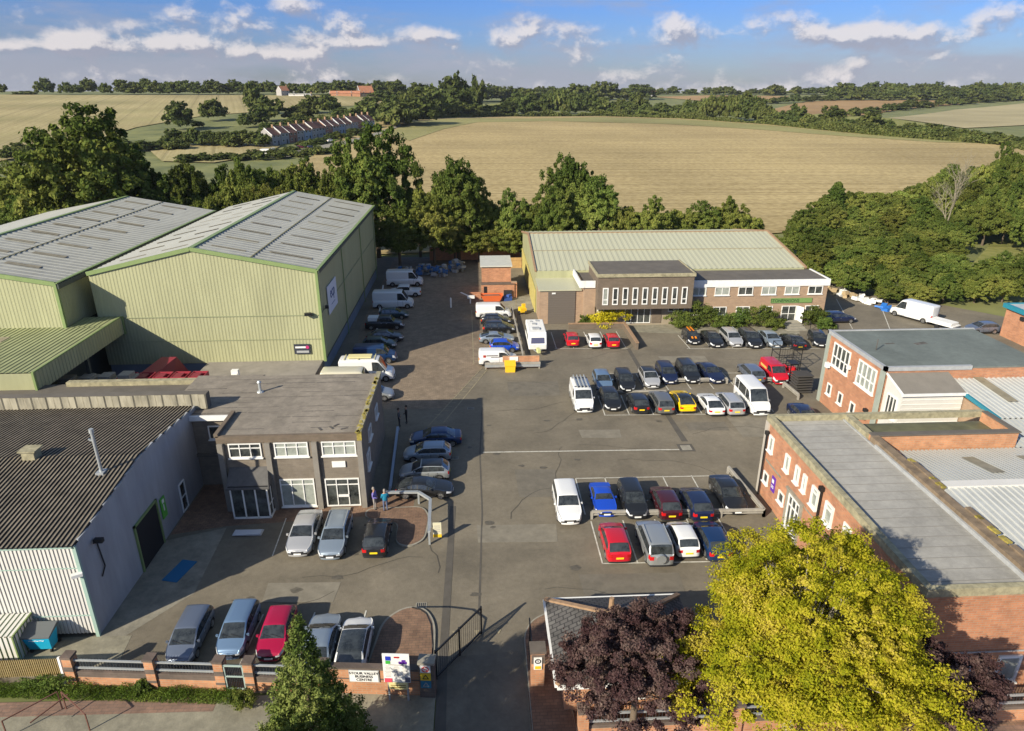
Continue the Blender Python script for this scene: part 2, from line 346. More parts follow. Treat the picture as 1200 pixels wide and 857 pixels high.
drape('hill_field', [(-60,112),(0,111.5),(120,112),(250,112),(350,112.5),(455,113),(462,119),(430,124),(330,130),(240,136),(160,150),(60,178),(0,190),(-60,205)], F_left, up=.35)
drape('pasture', [(170,172),(300,170),(330,172),(300,184),(250,192),(190,190)], F_left, up=.4)
drape('brown_field', [(893,131),(935,121),(960,118.5),(1060,118),(1165,119),(1060,128),(1000,137),(950,136)], F_brown, up=.45)
drape('thin_field', [(765,114),(830,112.3),(925,113.2),(890,121),(830,119.5)], F_brown, up=.45)
drape('far_field', [(1040,139),(1120,129),(1215,120),(1230,146),(1130,151)], F_far, up=.45)
drape('green_field', [(925,138),(960,134),(1000,136.5),(1040,139),(1110,151),(1040,150)], F_green, up=.5)
drape('back_pasture', [(560,124),(610,118),(640,120),(625,130)], F_green, up=.5)
drape('meadow', [(1140,310),(1165,283),(1260,270),(1260,330)], F_green, up=.3)
lane_pts = [(505,132.5)]
drape('village_lane', [(318,183),(420,163),(470,147),(470,149),(425,167),(330,187)], M_conc, up=.55)

# yard surfaces (sheets a few mm above one another)
def sheet(name, poly, z, m, kind='structure'):
    mb = MB(); n = len(poly); A = sum(poly[i][0]*poly[(i+1) % n][1]-poly[(i+1) % n][0]*poly[i][1] for i in range(n))
    if A < 0: poly = poly[::-1]
    mb.add([(p[0], p[1], z) for p in poly], [tuple(range(n))])
    return mb.build(name, m, kind=kind)
sheet('yard', [(-62,29.5),(-20,29.3),(-2.6,27.6),(-2.4,20),(2.2,20),(2.4,27.8),(30,27.5),(60,27.5),(75,55),(78,88),(58,112),(50,128),(-10,134),(-18,134),(-60,120)], .0, M_asphalt)
sheet('lane', [(-14.2,74),(-9.6,64),(-3.6,64),(1.,77),(2.6,90),(3.4,104),(3.4,120),(-1,132),(-16,132),(-16.2,90)], .006, M_lane)
sheet('access_road', [(-2.7,12),(2.2,12),(2.25,30.8),(-2.5,30.5)], .006, M_asphalt2)
sheet('pavement', [(-60,12),(-2.65,12),(-2.65,28.6),(-14,28.3),(-60,29.4)], .003, M_pave)
sheet('gatehouse_yard', [(2.3,24),(60,24),(60,27.6),(2.3,27.9)], .004, M_block)
sheet('outer_road', [(-60,-10),(60,-10),(60,12),(-60,12)], .002, M_asphalt2)
sheet('brick_path', [(-60,28.3),(-14.2,27.45),(-14.2,28.35),(-60,29.3)], .012, M_redpath)
sheet('side_pavement', [(2.4,12),(60,12),(60,24.3),(2.9,24.6)], .007, M_redpath)
sheet('front_paving', [(-22.7,43.3),(-19.,44.2),(-8.6,45.0),(-5.3,46),(-5.3,48.5),(-8.9,48.5),(-22.7,52)], .008, M_block)
sheet('loading_apron', [(-22.8,42.6),(-18.9,44.0),(-18.6,36.8),(-21.7,32.6),(-22.8,32.9)], .008, M_conc)
sheet('workshop_apron', [(-30,30.4),(-20.6,30.2),(-20.9,33.2),(-30,33.3)], .0095, M_pave)
sheet('hut_yard', [(.3,98),(8.3,97),(8.3,104.8),(.3,104.8)], .01, M_conc)
sheet('entrance_paving', [(20,87),(29,85.4),(43,85),(45,90),(29,90.5),(20,90.5)], .01, M_pave)
sheet('trench_patch', [(18.6,80.5),(19.1,80.5),(19,61.4),(19.2,55.6),(18.6,55.6),(18.5,61.4)], .012, M_patch)
sheet('centre_crack', [(-.35,34.),(-.22,34),(.1,45),(.0,54),(.3,64),(.22,64),(-.12,54),(-.02,45)], .012, M_patch)
sheet('trench_repair', [(-2.6,20),(-1.9,20),(-2.1,30),(-2.0,46),(-2.45,46),(-2.6,30)], .014, M_patch)
lm = MB()
def line(p, q, w=.1, z=.02, mb=None, wld=True):
    p = Vector((*p, z)); q = Vector((*q, z)); d = (q-p).normalized(); a = Vector((-d.y, d.x, 0))*w/2
    (mb or lm).add([p-a, q-a, q+a, p+a], [(0,1,2,3)])
line((8.2,38.4),(20.6,38.1))
for i in range(5): line((8.2+2.42*i,38.4),(8.2+2.42*i,43.4))
for i in range(6): line((7.9+2.45*i,44.3),(7.9+2.45*i,49.6))
line((7.9,49.6),(21,49.4))
line((12.4,61.5),(29.3,61.0))
for i in range(8): line((12.5+2.45*i,61.4),(12.6+2.45*i,66.2))
line((15,72.4),(33,71.6)); 
for i in range(7): line((15.5+2.5*i,67.4),(15.5+2.5*i,72.3))
line((26.2,80),(43,79.2))
for i in range(6): line((26.6+2.75*i,80-.05*i),(26.5+2.75*i,85.2))
line((9.6,80.9),(18.8,80.5))
for i in range(5): line((9.8+2.2*i,80.9),(9.8+2.2*i,87.2))
line((.2,54.5),(18.,54.1),.14)
for y in (38.6,41.1): pass
for i in range(1,5): line((-20.1+3.15*i,30.3),(-19.9+3.15*i,34.6),.09)
for i in range(4): line((-14.6+2.4*i,40.4),(-14.8+2.4*i,45.),.08)
line((51,86.5),(56,101)); line((48.6,80),(45.5,85.5)); line((47,66),(60,95))
lm.build('parking_lines', M_line, kind='structure')
lm2 = MB()
line((6,104),(5.2,88),.12,.018,lm2); line((1.6,76),(1.2,98),.1,.018,lm2); line((-.6,76),(-.9,98),.1,.018,lm2)
line((.4,75),(-5,60),.12,.018,lm2); line((1.2,75),(-3.6,60.5),.12,.018,lm2)
for i in range(13): line((-.05-.38*i,74-.95*i),(1.-.38*i,73.8-.95*i),.09,.018,lm2)
for i in range(3): lm2.add([(-1.9+1.3*i,32.55,.02),(-1.55+1.3*i,32.55,.02),(-1.72+1.3*i,32.15,.02)], [(0,2,1)])
lm2.build('faded_lines', M_linef, kind='structure')
t = thing('manhole_cover', 'square pale manhole cover set in a dark patch of the open yard', 'manhole', (18.65,54.4,0))
MB().box(17.95,53.7,.0,19.35,55.1,.022).build('surround', M_patch, t); MB().box(18.2,53.95,.0,19.1,54.85,.035).build('cover', M_kerb, t)
for k,(x,y,l) in enumerate([(-.9,63.8,'small dark drain grate on the sunlit yard north of the long pale line'),(-2.3,53.6,'small dark drain grate near the tip of the office shadow'),(-3.9,34.9,'small brown drain grate at the top of the curved entrance bed')]):
    t = thing('drain_grate', l, 'drain', (x,y,0)); MB().box(x-.35,y-.25,0,x+.35,y+.25,.02).build('frame', M_kerb, t)
    g = MB()
    for i in range(5): g.box(x-.28+.12*i,y-.2,.0,x-.22+.12*i,y+.2,.03)
    g.build('grate', M_dark, t)

# kerbed islands
def rounded(poly, r=.8, n=5):
    out = []; N = len(poly)
    for i in range(N):
        p0 = Vector(poly[i-1]); p = Vector(poly[i]); p1 = Vector(poly[(i+1) % N])
        a = p+(p0-p).normalized()*min(r,(p0-p).length*.45); b = p+(p1-p).normalized()*min(r,(p1-p).length*.45)
        for k in range(n+1):
            t = k/n; q = a*(1-t)**2+p*2*t*(1-t)+b*t*t; out.append((q.x,q.y))
    return out
def island(name, poly, top, r=.8):
    pr = rounded(poly, r); c = Vector((sum(p[0] for p in pr)/len(pr), sum(p[1] for p in pr)/len(pr)))
    inner = [(c+(Vector(p)-c)*(1-.14/max(.5,(Vector(p)-c).length))) for p in pr]
    MB().prism(pr, 0, .11).build(name+'_kerb', M_kerb, kind='structure')
    MB().prism([(p.x,p.y) for p in inner], .05, .125).build(name+'_paving', top, kind='structure')
island('forecourt_island', [(-8.9,45.9),(-4.5,46),(-3.9,44.5),(-4.1,41.6),(-5.2,40.8),(-6.2,41.3),(-6.3,44),(-8.9,44.6)], M_block)
island('entrance_island', [(-6.7,29.2),(-6.2,33.6),(-4.9,34.8),(-3.6,34.6),(-2.9,33.2),(-2.8,29.2)], M_block, 1.)
island('gatehouse_island', [(2.35,24.6),(2.35,32),(2.9,33.2),(4.3,34),(4.6,24.6)], M_block, .6)

# wear on the tarmac: repairs, cracks, oil spots
random.seed(77)
wm = MB()
def blob(mb, x, y, rx, ry, z, n=11, rz=0.):
    pts = [((1+random.uniform(-.3,.3))*rx*math.cos(2*PI*k/n), (1+random.uniform(-.3,.3))*ry*math.sin(2*PI*k/n)) for k in range(n)]
    mb.add([(x+p[0]*math.cos(rz)-p[1]*math.sin(rz), y+p[0]*math.sin(rz)+p[1]*math.cos(rz), z) for p in pts], [tuple(range(n))])
z_ = .0145
for i in range(70):
    x, y = random.choice([(random.uniform(8,20),random.uniform(39.5,42)),(random.uniform(8,20),random.uniform(45,48)),(random.uniform(13,29),random.uniform(62,65)),(random.uniform(16,33),random.uniform(68,71)),(random.uniform(27,42),random.uniform(80.5,84)),(random.uniform(-20,-4),random.uniform(31,43)),(random.uniform(1,30),random.uniform(50,80)),(random.uniform(-2,7),random.uniform(34,60))])
    blob(wm, x, y, random.uniform(.12,.4), random.uniform(.1,.3), z_); z_ += .00002
wm.build('oil_stains', mat('oil_stain',(.1,.088,.067),.7,var=.3,vscale=3), kind='structure')
ck = MB()
def crack(x, y, ang, L, w=.05):
    z = .0165
    while L > 0:
        l = random.uniform(.5,1.4); x2 = x+math.cos(ang)*l; y2 = y+math.sin(ang)*l
        a_ = Vector((-math.sin(ang),math.cos(ang),0))*w/2; p = Vector((x,y,z)); q = Vector((x2,y2,z+.0004)); ck.add([p-a_,q-a_,q+a_,p+a_],[(0,1,2,3)])
        x, y = x2, y2; ang += random.uniform(-.5,.5); L -= l
for (x,y,an,L) in [(2,74,.3,9),(3,71,-.2,6),(1.5,63,.1,8),(5,58,.2,10),(9,55.5,-.1,9),(-3,38,1.4,6),(4,36,.2,7),(12,52.5,.1,9),(20,57,.4,7),(23,64,.1,6),(-12,38,.1,8),(-16,36,-.3,6),(6,49,1.2,6),(30,76,.1,9),(12,77,.2,8),(2.2,44,1.5,7)]: crack(x,y,an,L,random.uniform(.03,.06))
ck.build('tarmac_cracks', mat('crack_tar',(.075,.066,.052),.85), kind='structure')
M_rep = mat('repair_tarmac',(.145,.128,.098),.92,var=.2,vscale=1.2); M_rep2 = mat('pale_tarmac',(.2,.178,.135),.92,var=.2,vscale=1.2)
for i,(x0_,y0_,x1_,y1_,m_) in enumerate([(3.2,66.5,8.6,70.4,M_rep),(9.5,56.6,13.2,58.3,M_rep2),(-.3,41,5.4,43.2,M_rep2),(20,57.6,23.8,59.4,M_rep),(-14,35.5,-9.5,37.4,M_rep2),(3,46.8,6.2,51.2,M_rep),(22,75.2,27.5,77.4,M_rep2),(6.5,34.8,13.,37.2,M_rep),(24.6,56,31,60.4,M_rep2)]):
    sheet('tarmac_repair', [(x0_,y0_+.2),(x1_,y0_),(x1_+.15,y1_),(x0_-.1,y1_+.15)], .0105+.0003*i, m_)
# ------------------------------------------------------------------ buildings
def window(parent, axis, fixed, a0, a1, z0, z1, cols=2, rows=1, fm=None, gm=None, fr=.09, split=None, sill=True, name='window', sign=-1, dep=.09):
    """framed window on an axis aligned wall; sign is the way the wall faces"""
    fm = fm or M_white; gm = gm or M_glass; a0, a1 = min(a0,a1), max(a0,a1)
    def bx(mb, u0, v0, u1, v1, d0, d1):
        if axis == 'x': mb.box(u0, fixed+sign*d0, v0, u1, fixed+sign*d1, v1)
        else: mb.box(fixed+sign*d0, u0, v0, fixed+sign*d1, u1, v1)
    f = MB()
    bx(f, a0, z0, a1, z0+fr, 0, dep); bx(f, a0, z1-fr, a1, z1, 0, dep); bx(f, a0, z0+fr, a0+fr, z1-fr, 0, dep); bx(f, a1-fr, z0+fr, a1, z1-fr, 0, dep)
    for i in range(1, cols):
        c = a0+(a1-a0)*i/cols; bx(f, c-fr*.4, z0+fr, c+fr*.4, z1-fr, 0, dep-.01)
    rs = split if split else [i/rows for i in range(1, rows)]
    for q in rs:
        c = z0+(z1-z0)*q; bx(f, a0+fr, c-fr*.4, a1-fr, c+fr*.4, 0, dep-.02)
    fo = f.build(name, fm, parent)
    g = MB(); bx(g, a0+.03, z0+.03, a1-.03, z1-.03, -.02, .02); g.build('pane', gm, fo)
    if sill:
        s = MB(); bx(s, a0-.08, z0-.09, a1+.08, z0-.004, 0, dep+.09); s.build('sill', fm, fo)
    return fo

# --- corrugated workshop, bottom left
t = thing('workshop', 'long low workshop with dark ribbed roof and white profiled front, left of the forecourt', 'workshop', (-22.8,33.3,0))
b = MB(); X1 = -22.8; X0 = -52
b.add([(X1,33.35,0),(X1,51.6,0),(X1,51.6,6.55),(X1,41.7,7.45),(X1,33.35,6.38)], [(0,1,2,3,4)]); b.add([(X0,33.35,0),(X0,51.6,0),(X0,51.6,6.55),(X0,41.7,7.45),(X0,33.35,6.38)], [(4,3,2,1,0)])
b.quad((X0,51.6,0),(X0,51.6,6.5),(X1,51.6,6.5),(X1,51.6,0)); b.build('wall', M_blueclad, t)
MB().corr((X0,33.3,.25), (1,0,0), (0,0,1), X1-X0-.12, 6.1, .22, .045, 0, 1, N=(0,-1,0)).build('front_cladding', [M_whiteclad, mat('cladding_groove',(.36,.35,.33),.7)], t)
MB().box(X1-.14,33.2,.0,X1+.06,33.36,6.36).box(X0,33.2,6.28,X1,33.36,6.42).box(X0,33.22,1.55,X1-.14,33.28,1.6).box(X0,33.22,4.9,X1-.14,33.27,4.94).build('edge_trim', mat('mint_trim',(.3,.42,.36),.6), t)
b = MB(); s1 = math.atan2(7.5-6.42,8.55)
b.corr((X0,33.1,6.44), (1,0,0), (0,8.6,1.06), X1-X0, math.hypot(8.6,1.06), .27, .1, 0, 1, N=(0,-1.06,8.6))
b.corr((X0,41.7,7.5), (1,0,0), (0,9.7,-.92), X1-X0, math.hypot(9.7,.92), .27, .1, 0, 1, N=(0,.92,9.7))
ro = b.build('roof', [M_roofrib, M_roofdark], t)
for i in range(2):
    b = MB(); xx = [-29.6,-36.9][i]; b.box(xx-.45,41.3,7.45,xx+.35,42.1,8.1).box(xx-.6,41.2,8.1,xx+.5,42.2,8.2); b.build('ridge_vent', M_lichen, ro)
b = MB(); b.tube((-34.3,41.3,7.4),(-34.3,41.3,7.9),.75,.75,14).tube((-34.3,41.3,7.9),(-34.3,41.3,8.1),.9,.8,14).tube((-34.3,41.3,8.1),(-34.3,41.3,8.25),.5,.2,14); b.build('extractor_cowl', mat('mint_paint',(.42,.5,.45),.5), ro, True)
b = MB(); b.tube((-24.3,39.8,7.2),(-24.3,39.8,10.2),.1,.1,10).tube((-24.3,39.8,10.2),(-24.3,39.8,10.45),.16,.14,10).box(-24.55,39.5,7.2,-24.05,40.1,7.45).bar((-24.3,39.8,9.6),(-24.6,39.8,9.75),.1,.1); b.build('flue_pipe', M_galv, ro)
b = MB(); 
for i in range(12): b.box(-22.86,33.6+1.5*i,6.5+.107*1.5*i if i < 6 else 7.4-.095*(1.5*i-8.1),-22.72,34.7+1.5*i,6.62+.107*1.5*i if i < 6 else 7.52-.095*(1.5*i-8.1))
b.build('verge_trim', M_lead, ro)
MB().corr((X0,51.3,6.4), (1,0,0), (0,0,1), X1-X0+1., 1.25, 1.1, .05, 0, 1, N=(0,-1,0)).build('stained_parapet', [mat('stained_asbestos',(.33,.3,.22),.95,var=.45,vscale=.8,stretch=(2.,1,.4)), mat('stain_dark',(.2,.18,.13),.95,var=.45,vscale=.8)], t)
MB().box(X0,51.45,6.3,-21.85,52.2,7.6).build('rear_parapet', M_feltdark, t)
f = MB().box(-22.85,39.25,0,-22.76,42.35,3.45).build('vehicle_door_opening', mat('dark_interior',(.012,.012,.014),.9), t)
MB().box(-22.8,39.1,0,-22.68,39.25,3.6).box(-22.8,42.35,0,-22.68,42.5,3.6).box(-22.8,39.1,3.45,-22.68,42.5,3.6).build('door_frame', M_greentrim, f)
window(t,'y',-22.8,46.0,47.0,.1,2.5,1,2,M_white,M_glass,sign=1,name='side_door',sill=False,split=[.5])
s = MB().box(-22.76,42.9,1.6,-22.7,43.6,3.2).build('green_sign', mat('sign_green',(.1,.4,.05),.5), t)
MB().obox((-22.69,43.25,2.9),(.02,.3,.3)).obox((-22.69,43.25,2.4),(.02,.12,.5)).build('pictogram', M_white, s)
b = MB().obox((-22.45,34.9,5.6),(.5,.28,.25),0).bar((-22.8,34.9,5.4),(-22.45,34.9,5.55),.06,.06).bar((-22.72,35.1,5.4),(-22.72,35.3,3.5),.06,.06).bar((-22.72,35.3,3.5),(-22.72,34.8,3.1),.06,.06); b.build('floodlight', M_black, t)
MB().obox((-22.95,33.05,4.6),(.55,.3,.2),.5).bar((-22.8,33.3,4.4),(-22.95,33.05,4.55),.05,.05).build('security_camera', M_white, t)
# --- flat ledge behind workshop
t = thing('flat_roofed_store', 'low stained flat roof with mossy upstand between the ribbed workshop and the green sheds', 'store', (-30,55,0))
MB().box(-45,52.3,0,-23.2,58.5,5.6).build('wall', M_brickD, t); r = MB().box(-45,52.3,5.6,-22.9,58.5,5.75).build('roof', M_feltdark, t)
MB().box(-36.5,57.9,5.75,-23.2,58.5,6.15).build('upstand', M_lichen, t)

# --- office building
t = thing('office_building', 'two storey grey brown brick office with flat felt roof, pilasters and dark glazed porch', 'office', (-14.3,46.4,0))
H = 6.3
MB().box(-19.4,46.4,0,-8.93,58.2,H-.15).box(-24.9,50.2,0,-19.6,58.4,H-.15).build('wall', M_brickG, t)
rf = MB().box(-19.4,46.55,H-.15,-9.3,58.3,H).box(-25.2,50.1,H-.15,-19.4,58.6,H-.004).build('roof', M_felt, t)
b = MB()
random.seed(4)
for i in range(11):
    y = 47.6+i*.98; x = -19.1 if y < 50.5 else -25.
    while x < -9.6:
        l = random.uniform(.8,3.5)
        if random.random() < .62: b.box(x,y,H,min(x+l,-9.5),y+random.uniform(.03,.1),H+.012)
        x += l+.1
b.build('felt_seams', M_feltline, rf)
MB().box(-19.55,46.3,H-.5,-8.9,46.55,H+.08).box(-19.65,46.3,H,-19.35,50.4,H+.28).build('parapet', M_brickB, rf)
MB().box(-9.25,46.35,H,-8.85,58.3,H+.22).build('mossy_coping', M_lichen, rf)
b = MB(); random.seed(2)
for i in range(26): y = 46.3+random.random()**1.6*11; b.obox((-9.05+random.uniform(-.12,.12),y,H+.22),(.22,random.uniform(.2,.7),.05),random.uniform(-.3,.3))
b.box(-9.2,46.28,H-.5,-8.85,46.36,H+.2)
b.build('yellow_lichen', M_lichenY, rf)
MB().box(-25.2,49.9,H-.35,-19.66,50.1,H+.06).build('white_fascia', M_white, rf)
v = MB().tube((-18.6,54.6,H),(-18.6,54.6,H+.9),.12,.12).tube((-18.6,54.6,H+.9),(-18.6,54.6,H+1.05),.2,.1).tube((-18.6,54.6,H),(-18.6,54.6,H+.12),.3,.25).build('vent_pipe', M_galv, rf)
for x, y in [(-11.3,47.5),(-11.0,47.9),(-12.1,47.3),(-10.3,47.3)]: MB().obox((x,y,H+.02),(.5,.14,.05),random.uniform(-1,1)).build('debris', M_feltline, rf)
for x in (-19.3,-15.85,-12.4,-9.05): MB().box(x-.2,46.12,0,x+.2,46.4,H-.51).build('pilaster', mat('concrete_pilaster',(.22,.2,.17),.9,var=.12,vscale=1.5), t)
for i,(x0,x1) in enumerate([(-18.75,-16.35),(-15.4,-12.9),(-11.9,-9.35)]):
    window(t,'x',46.4,x0,x1,4.55,5.75,3,2,split=[.66],gm=[M_glass,M_glassP,M_glassP][i],name='upper_window')
window(t,'x',46.4,-15.35,-12.75,.2,2.6,3,2,split=[.8],gm=M_glassP,name='shop_window')
d = window(t,'x',46.4,-11.95,-9.35,.1,2.55,3,2,split=[.78],gm=M_glass,name='entrance_door',sill=False)
MB().box(-11.0,46.27,.95,-10.2,46.33,1.15).build('door_rail', M_white, d)
MB().box(-11.25,46.3,3.55,-10.25,46.38,4.05).build('blank_white_sign', M_white, t)
MB().box(-11.6,45.5,.0,-10.1,46.1,.14).build('doorstep', M_kerb, t)
p = MB().box(-18.7,45.1,.0,-15.9,46.35,.12).box(-18.75,45.0,2.7,-15.85,46.4,2.85).build('porch', M_dark, t)
g = MB().box(-18.6,45.14,.12,-15.95,45.2,2.7).box(-15.98,45.2,.12,-15.92,46.4,2.7).build('glazing', M_glass, p)
b = MB()
for x in (-18.65,-17.75,-16.85,-15.98): b.box(x-.05,45.08,.05,x+.05,45.2,2.7)
b.box(-18.7,45.08,0,-15.93,45.18,.15).box(-16,45.1,0,-15.88,46.4,.2).box(-15.98,46.3,0,-15.88,46.4,2.7).box(-15.98,45.7,.2,-15.88,45.78,2.7).box(-15.98,45.2,1.1,-15.9,46.3,1.18); b.build('frame', M_white, p)
b = MB(); b.add([(-18.9,44.95,2.75),(-15.75,44.95,2.75),(-16.1,46.38,3.75),(-18.9,46.38,3.75),(-18.9,46.38,2.85),(-15.75,46.38,2.85),(-18.9,44.95,2.6),(-15.75,44.95,2.6)], [(0,1,2,3),(1,5,2),(0,3,4),(6,7,1,0),(7,5,1),(6,0,4)]); b.build('canopy', mat('slate_canopy',(.1,.095,.09),.8,var=.2,vscale=2), p)
window(t,'x',50.2,-21.6,-20.4,4.2,5.4,1,1,gm=M_glass,name='wing_window')
MB().box(-24.9,50.0,2.7,-19.7,50.2,2.95).build('string_course', M_feltdark, t)
for y in (49.5,53.4): window(t,'y',-8.93,y,y+1.4,4.0,5.0,2,1,sign=1,name='side_window')
window(t,'y',-8.93,48.0,49.4,2.2,3.6,2,1,sign=1,name='side_window',gm=M_glassP)
# low extension roof behind
t = thing('low_extension', 'single storey pale flat roof between the office and the big green shed', 'extension', (-21,66,0))
MB().box(-30.2,58.7,0,-17.7,73.5,1.7).build('wall', M_brickG, t); MB().box(-30.3,58.65,1.7,-17.6,73.55,1.85).build('roof', mat('pale_flat_roof',(.25,.225,.19),.9,var=.2,vscale=.6), t)
random.seed(8)
b = MB()
for i in range(90):
    x = -24.2+random.gauss(0,1.6)-1.3; y = 61.8+random.gauss(0,.9); b.obox((x,y,1.95+random.random()*.35),(random.uniform(.15,.8),random.uniform(.1,.5),random.uniform(.06,.3)),random.random()*3,random.choice([0,0,1]),random.uniform(-.4,.4))
single(b,'rubble_heap',[M_conc,M_timber],'heap of broken boards and rubble on the flat roof behind the office','rubble')
b = MB().box(-25.6,67.2,1.85,-24.9,67.7,3.3).box(-25.5,67.15,2.3,-25.0,67.2,3.0); single(b,'white_cabinet',M_white,'small upright white cabinet beside the shadowed base of the big green shed','cabinet')
# yard storage behind, in shade
random.seed(6)
for i in range(5):
    x = -35.4+i*1.75; t = thing('red_crate', ['first red crate from the left in the shaded row behind the workshop','second red crate from the left in the shaded row behind the workshop','middle red crate of the shaded row behind the workshop','fourth red crate from the left in the shaded row behind the workshop','rightmost red crate of the shaded row behind the workshop'][i], 'crate', (x,66,0), 0, 'red crates behind the workshop')
    b = MB().box(x-.75,65.2,0,x+.75,66.8,.1).box(x-.75,65.2,.1,x+.75,65.28,3.5).box(x-.75,66.72,.1,x+.75,66.8,3.5).box(x-.75,65.28,.1,x-.67,66.72,3.5).box(x+.67,65.28,.1,x+.75,66.72,3.5); b.build('shell', mat('crimson_paint',(.3,.02,.04),.6), t)
    MB().box(x-.72,65.5,3.2,x+.2,66.5,3.46).build('lid_panel', mat('dark_crimson',(.2,.015,.03),.6), t)
t = thing('red_ramp', 'sloping dark red loading ramp behind the row of crates in the shade', 'ramp', (-33,70,0))
MB().add([(-35,67.3,3.),(-33.4,67.3,3.),(-32.4,70.8,3.6),(-34,70.8,3.6),(-35,67.3,0),(-32.6,67.3,0),(-31.6,72.8,0),(-34,72.8,0)],[(0,1,2,3),(4,5,1,0),(5,6,2,1),(7,4,0,3)]).build('deck', MATS['dark_crimson'], t)
for i in range(4):
    x = -41.5+i*1.9; single(MB().box(x,64.6,0,x+1.5,66.2,3.4+.2*(i%2)).box(x+.1,64.7,3.4,x+1.2,66,3.7+.1*i),'pallet_stack',M_timber,['leftmost','second','third','rightmost'][i]+' of the grey pallet stacks in the shade left of the red crates','pallets','pallet stacks behind the workshop')

# --- big green shed
def gable_shed(name, label, x0, x1, xr, y0, y1, ze, zr, base, roofm, wallm, trim):
    t = thing(name, label, 'shed', ((x0+x1)/2, y0, 0))
    def top(u):
        x = x0+u; return (ze+(zr-ze)*(x-x0)/(xr-x0) if x < xr else ze+(zr-ze)*(x1-x)/(x1-xr))-base
    b = MB(); b.corr((x0,y0,base), (1,0,0), (0,0,1), x1-x0, lambda u: top(u)-.1, .36, .02, 0, 1, N=(0,-1,0)); 
    b.corr((x1,y0+.02,base), (0,1,0), (0,0,1), y1-y0, ze-base, .36, .02, 0, 1, N=(1,0,0)); b.quad((x0,y1,base),(x0,y1,ze),(x0,y0,ze),(x0,y0,base)); b.quad((x1,y1,base),(x1,y1,ze),(x0,y1,ze),(x0,y1,base))
    b.build('cladding', [wallm, mat(name+'_groove',tuple(c*.97 for c in wallm.diffuse_color[:3]),.6)], t)
    return t
t = gable_shed('big_green_shed','tall pale green clad shed with grey gabled roof, blue base wall and white banner',-41.2,-17.4,-30.2,73.6,119,12.15,14.65,1.75,None,M_greenclad,M_greentrim)
MB().box(-41.1,73.75,0,-17.5,118.9,1.78).build('base_wall', M_bluebase, t)
def slope_roof(parent, x0, xr, x1, y0, y1, ze, zr, m, m2, pitch=1.):
    b = MB()
    for xa, xb, za, zb in ((xr,x1,zr,ze),(x0,xr,ze,zr)):
        w = xb-xa; dz = zb-za; L = math.hypot(w,dz)
        b.corr((xa,y0-.2,za+.03),(0,1,0),(w,0,dz),y1-y0+.4,L,pitch,.06,0,1,N=(-dz,0,w))
    return b.build('roof',[m,m2],parent)
M_grgroove = mat('roof_groove',(.31,.315,.285),.6)
rf = slope_roof(t,-41.3,-30.2,-17.2,73.6,119,12.15,14.65,M_greyroof,M_grgroove)
def zroof(x): return 12.15+2.5*(1-(x+30.2)/13.) if x > -30.2 else 14.65-2.5*(-30.2-x)/11.1
b = MB()
for i in range(9):
    for (xa,xb) in ((-28.9,-25.3),(-23.2,-18.6)):
        y = 76+4.8*i+(0 if xa < -25 else 1.6)
        MB().add([(xa,y,zroof(xa)+.13),(xb,y,zroof(xb)+.13),(xb,y+.5,zroof(xb)+.13),(xa,y+.5,zroof(xa)+.13)],[(0,1,2,3)]).build('rooflight', M_rooflight, rf)
    y = 77+4.8*i
    for (xa,xb) in ((-39.5,-36.5),(-34.8,-31.8)): MB().add([(xa,y,zroof(xa)+.13),(xb,y,zroof(xb)+.13),(xb,y+.5,zroof(xb)+.13),(xa,y+.5,zroof(xa)+.13)],[(0,1,2,3)]).build('rooflight', M_rooflight, rf)
b = MB(); y = 73.5
b.bar((-24.2,73.4,zroof(-24.2)+.12),(-24.2,119,zroof(-24.2)+.12),.14,.05); b.build('lap_stain', mat('lap_stain',(.17,.16,.08),.9,var=.5,vscale=1.5), rf)
b = MB(); b.bar((-41.3,73.5,12.15),(-30.2,73.5,14.68),.22,.42).bar((-30.2,73.5,14.68),(-17.3,73.5,12.15),.22,.42).bar((-30.2,73.4,14.74),(-30.2,119.2,14.74),.5,.12)
b.bar((-17.28,73.45,1.8),(-17.28,73.45,12.2),.28,.28).bar((-17.2,73.4,12.25),(-17.2,119.2,12.25),.35,.1); b.build('verge_trim', M_greentrim, t)
MB().bar((-17.1,73.4,12.0),(-17.1,119.2,12.0),.3,.32).bar((-17.36,73.6,1.76),(-17.36,119,1.76),.1,.12).build('gutter', M_darktrim, t)
MB().box(-40.9,73.5,7.15,-17.6,73.56,7.22).box(-17.36,73.7,7.15,-17.3,119,7.22).box(-40.9,73.5,4.4,-17.6,73.54,4.45).build('cladding_lap', mat('lap_line',(.28,.3,.17),.8), t)
bn = MB().box(-17.3,77.6,5.9,-17.22,82.8,9.2).build('banner', mat('banner_white',(.6,.62,.68),.7), t)
textmesh('banner_logo','ecp',1.9,mat('banner_blue',(.03,.06,.2),.6),bn,(-17.2,80.2,8.1),(R(90),0,R(90)),.01)
textmesh('banner_lettering','------------',.55,MATS['banner_blue'],bn,(-17.2,80.2,6.8),(R(90),0,R(90)),.01)
sg = MB().box(-20.6,73.4,2.7,-18.85,73.5,3.85).build('wall_sign', mat('sign_navy',(.03,.035,.05),.5), t)
MB().box(-20.45,73.37,3.4,-19.3,73.4,3.6).build('white_bar', M_white, sg); MB().tube((-19.12,73.4,3.5),(-19.12,73.36,3.5),.2,.2,10).build('magenta_disc', mat('magenta',(.45,.03,.15),.5), sg); MB().box(-20.35,73.37,2.85,-19.0,73.4,3.1).build('grey_bar', M_lead, sg)
MB().obox((-18.6,73.2,7.4),(.75,.4,.3),.2).bar((-18.1,73.5,7.2),(-18.6,73.2,7.3),.08,.08).build('floodlight', M_black, t)
MB().obox((-17.0,75.6,7.5),(.4,.5,.3),.2).build('wall_lamp', M_black, t)
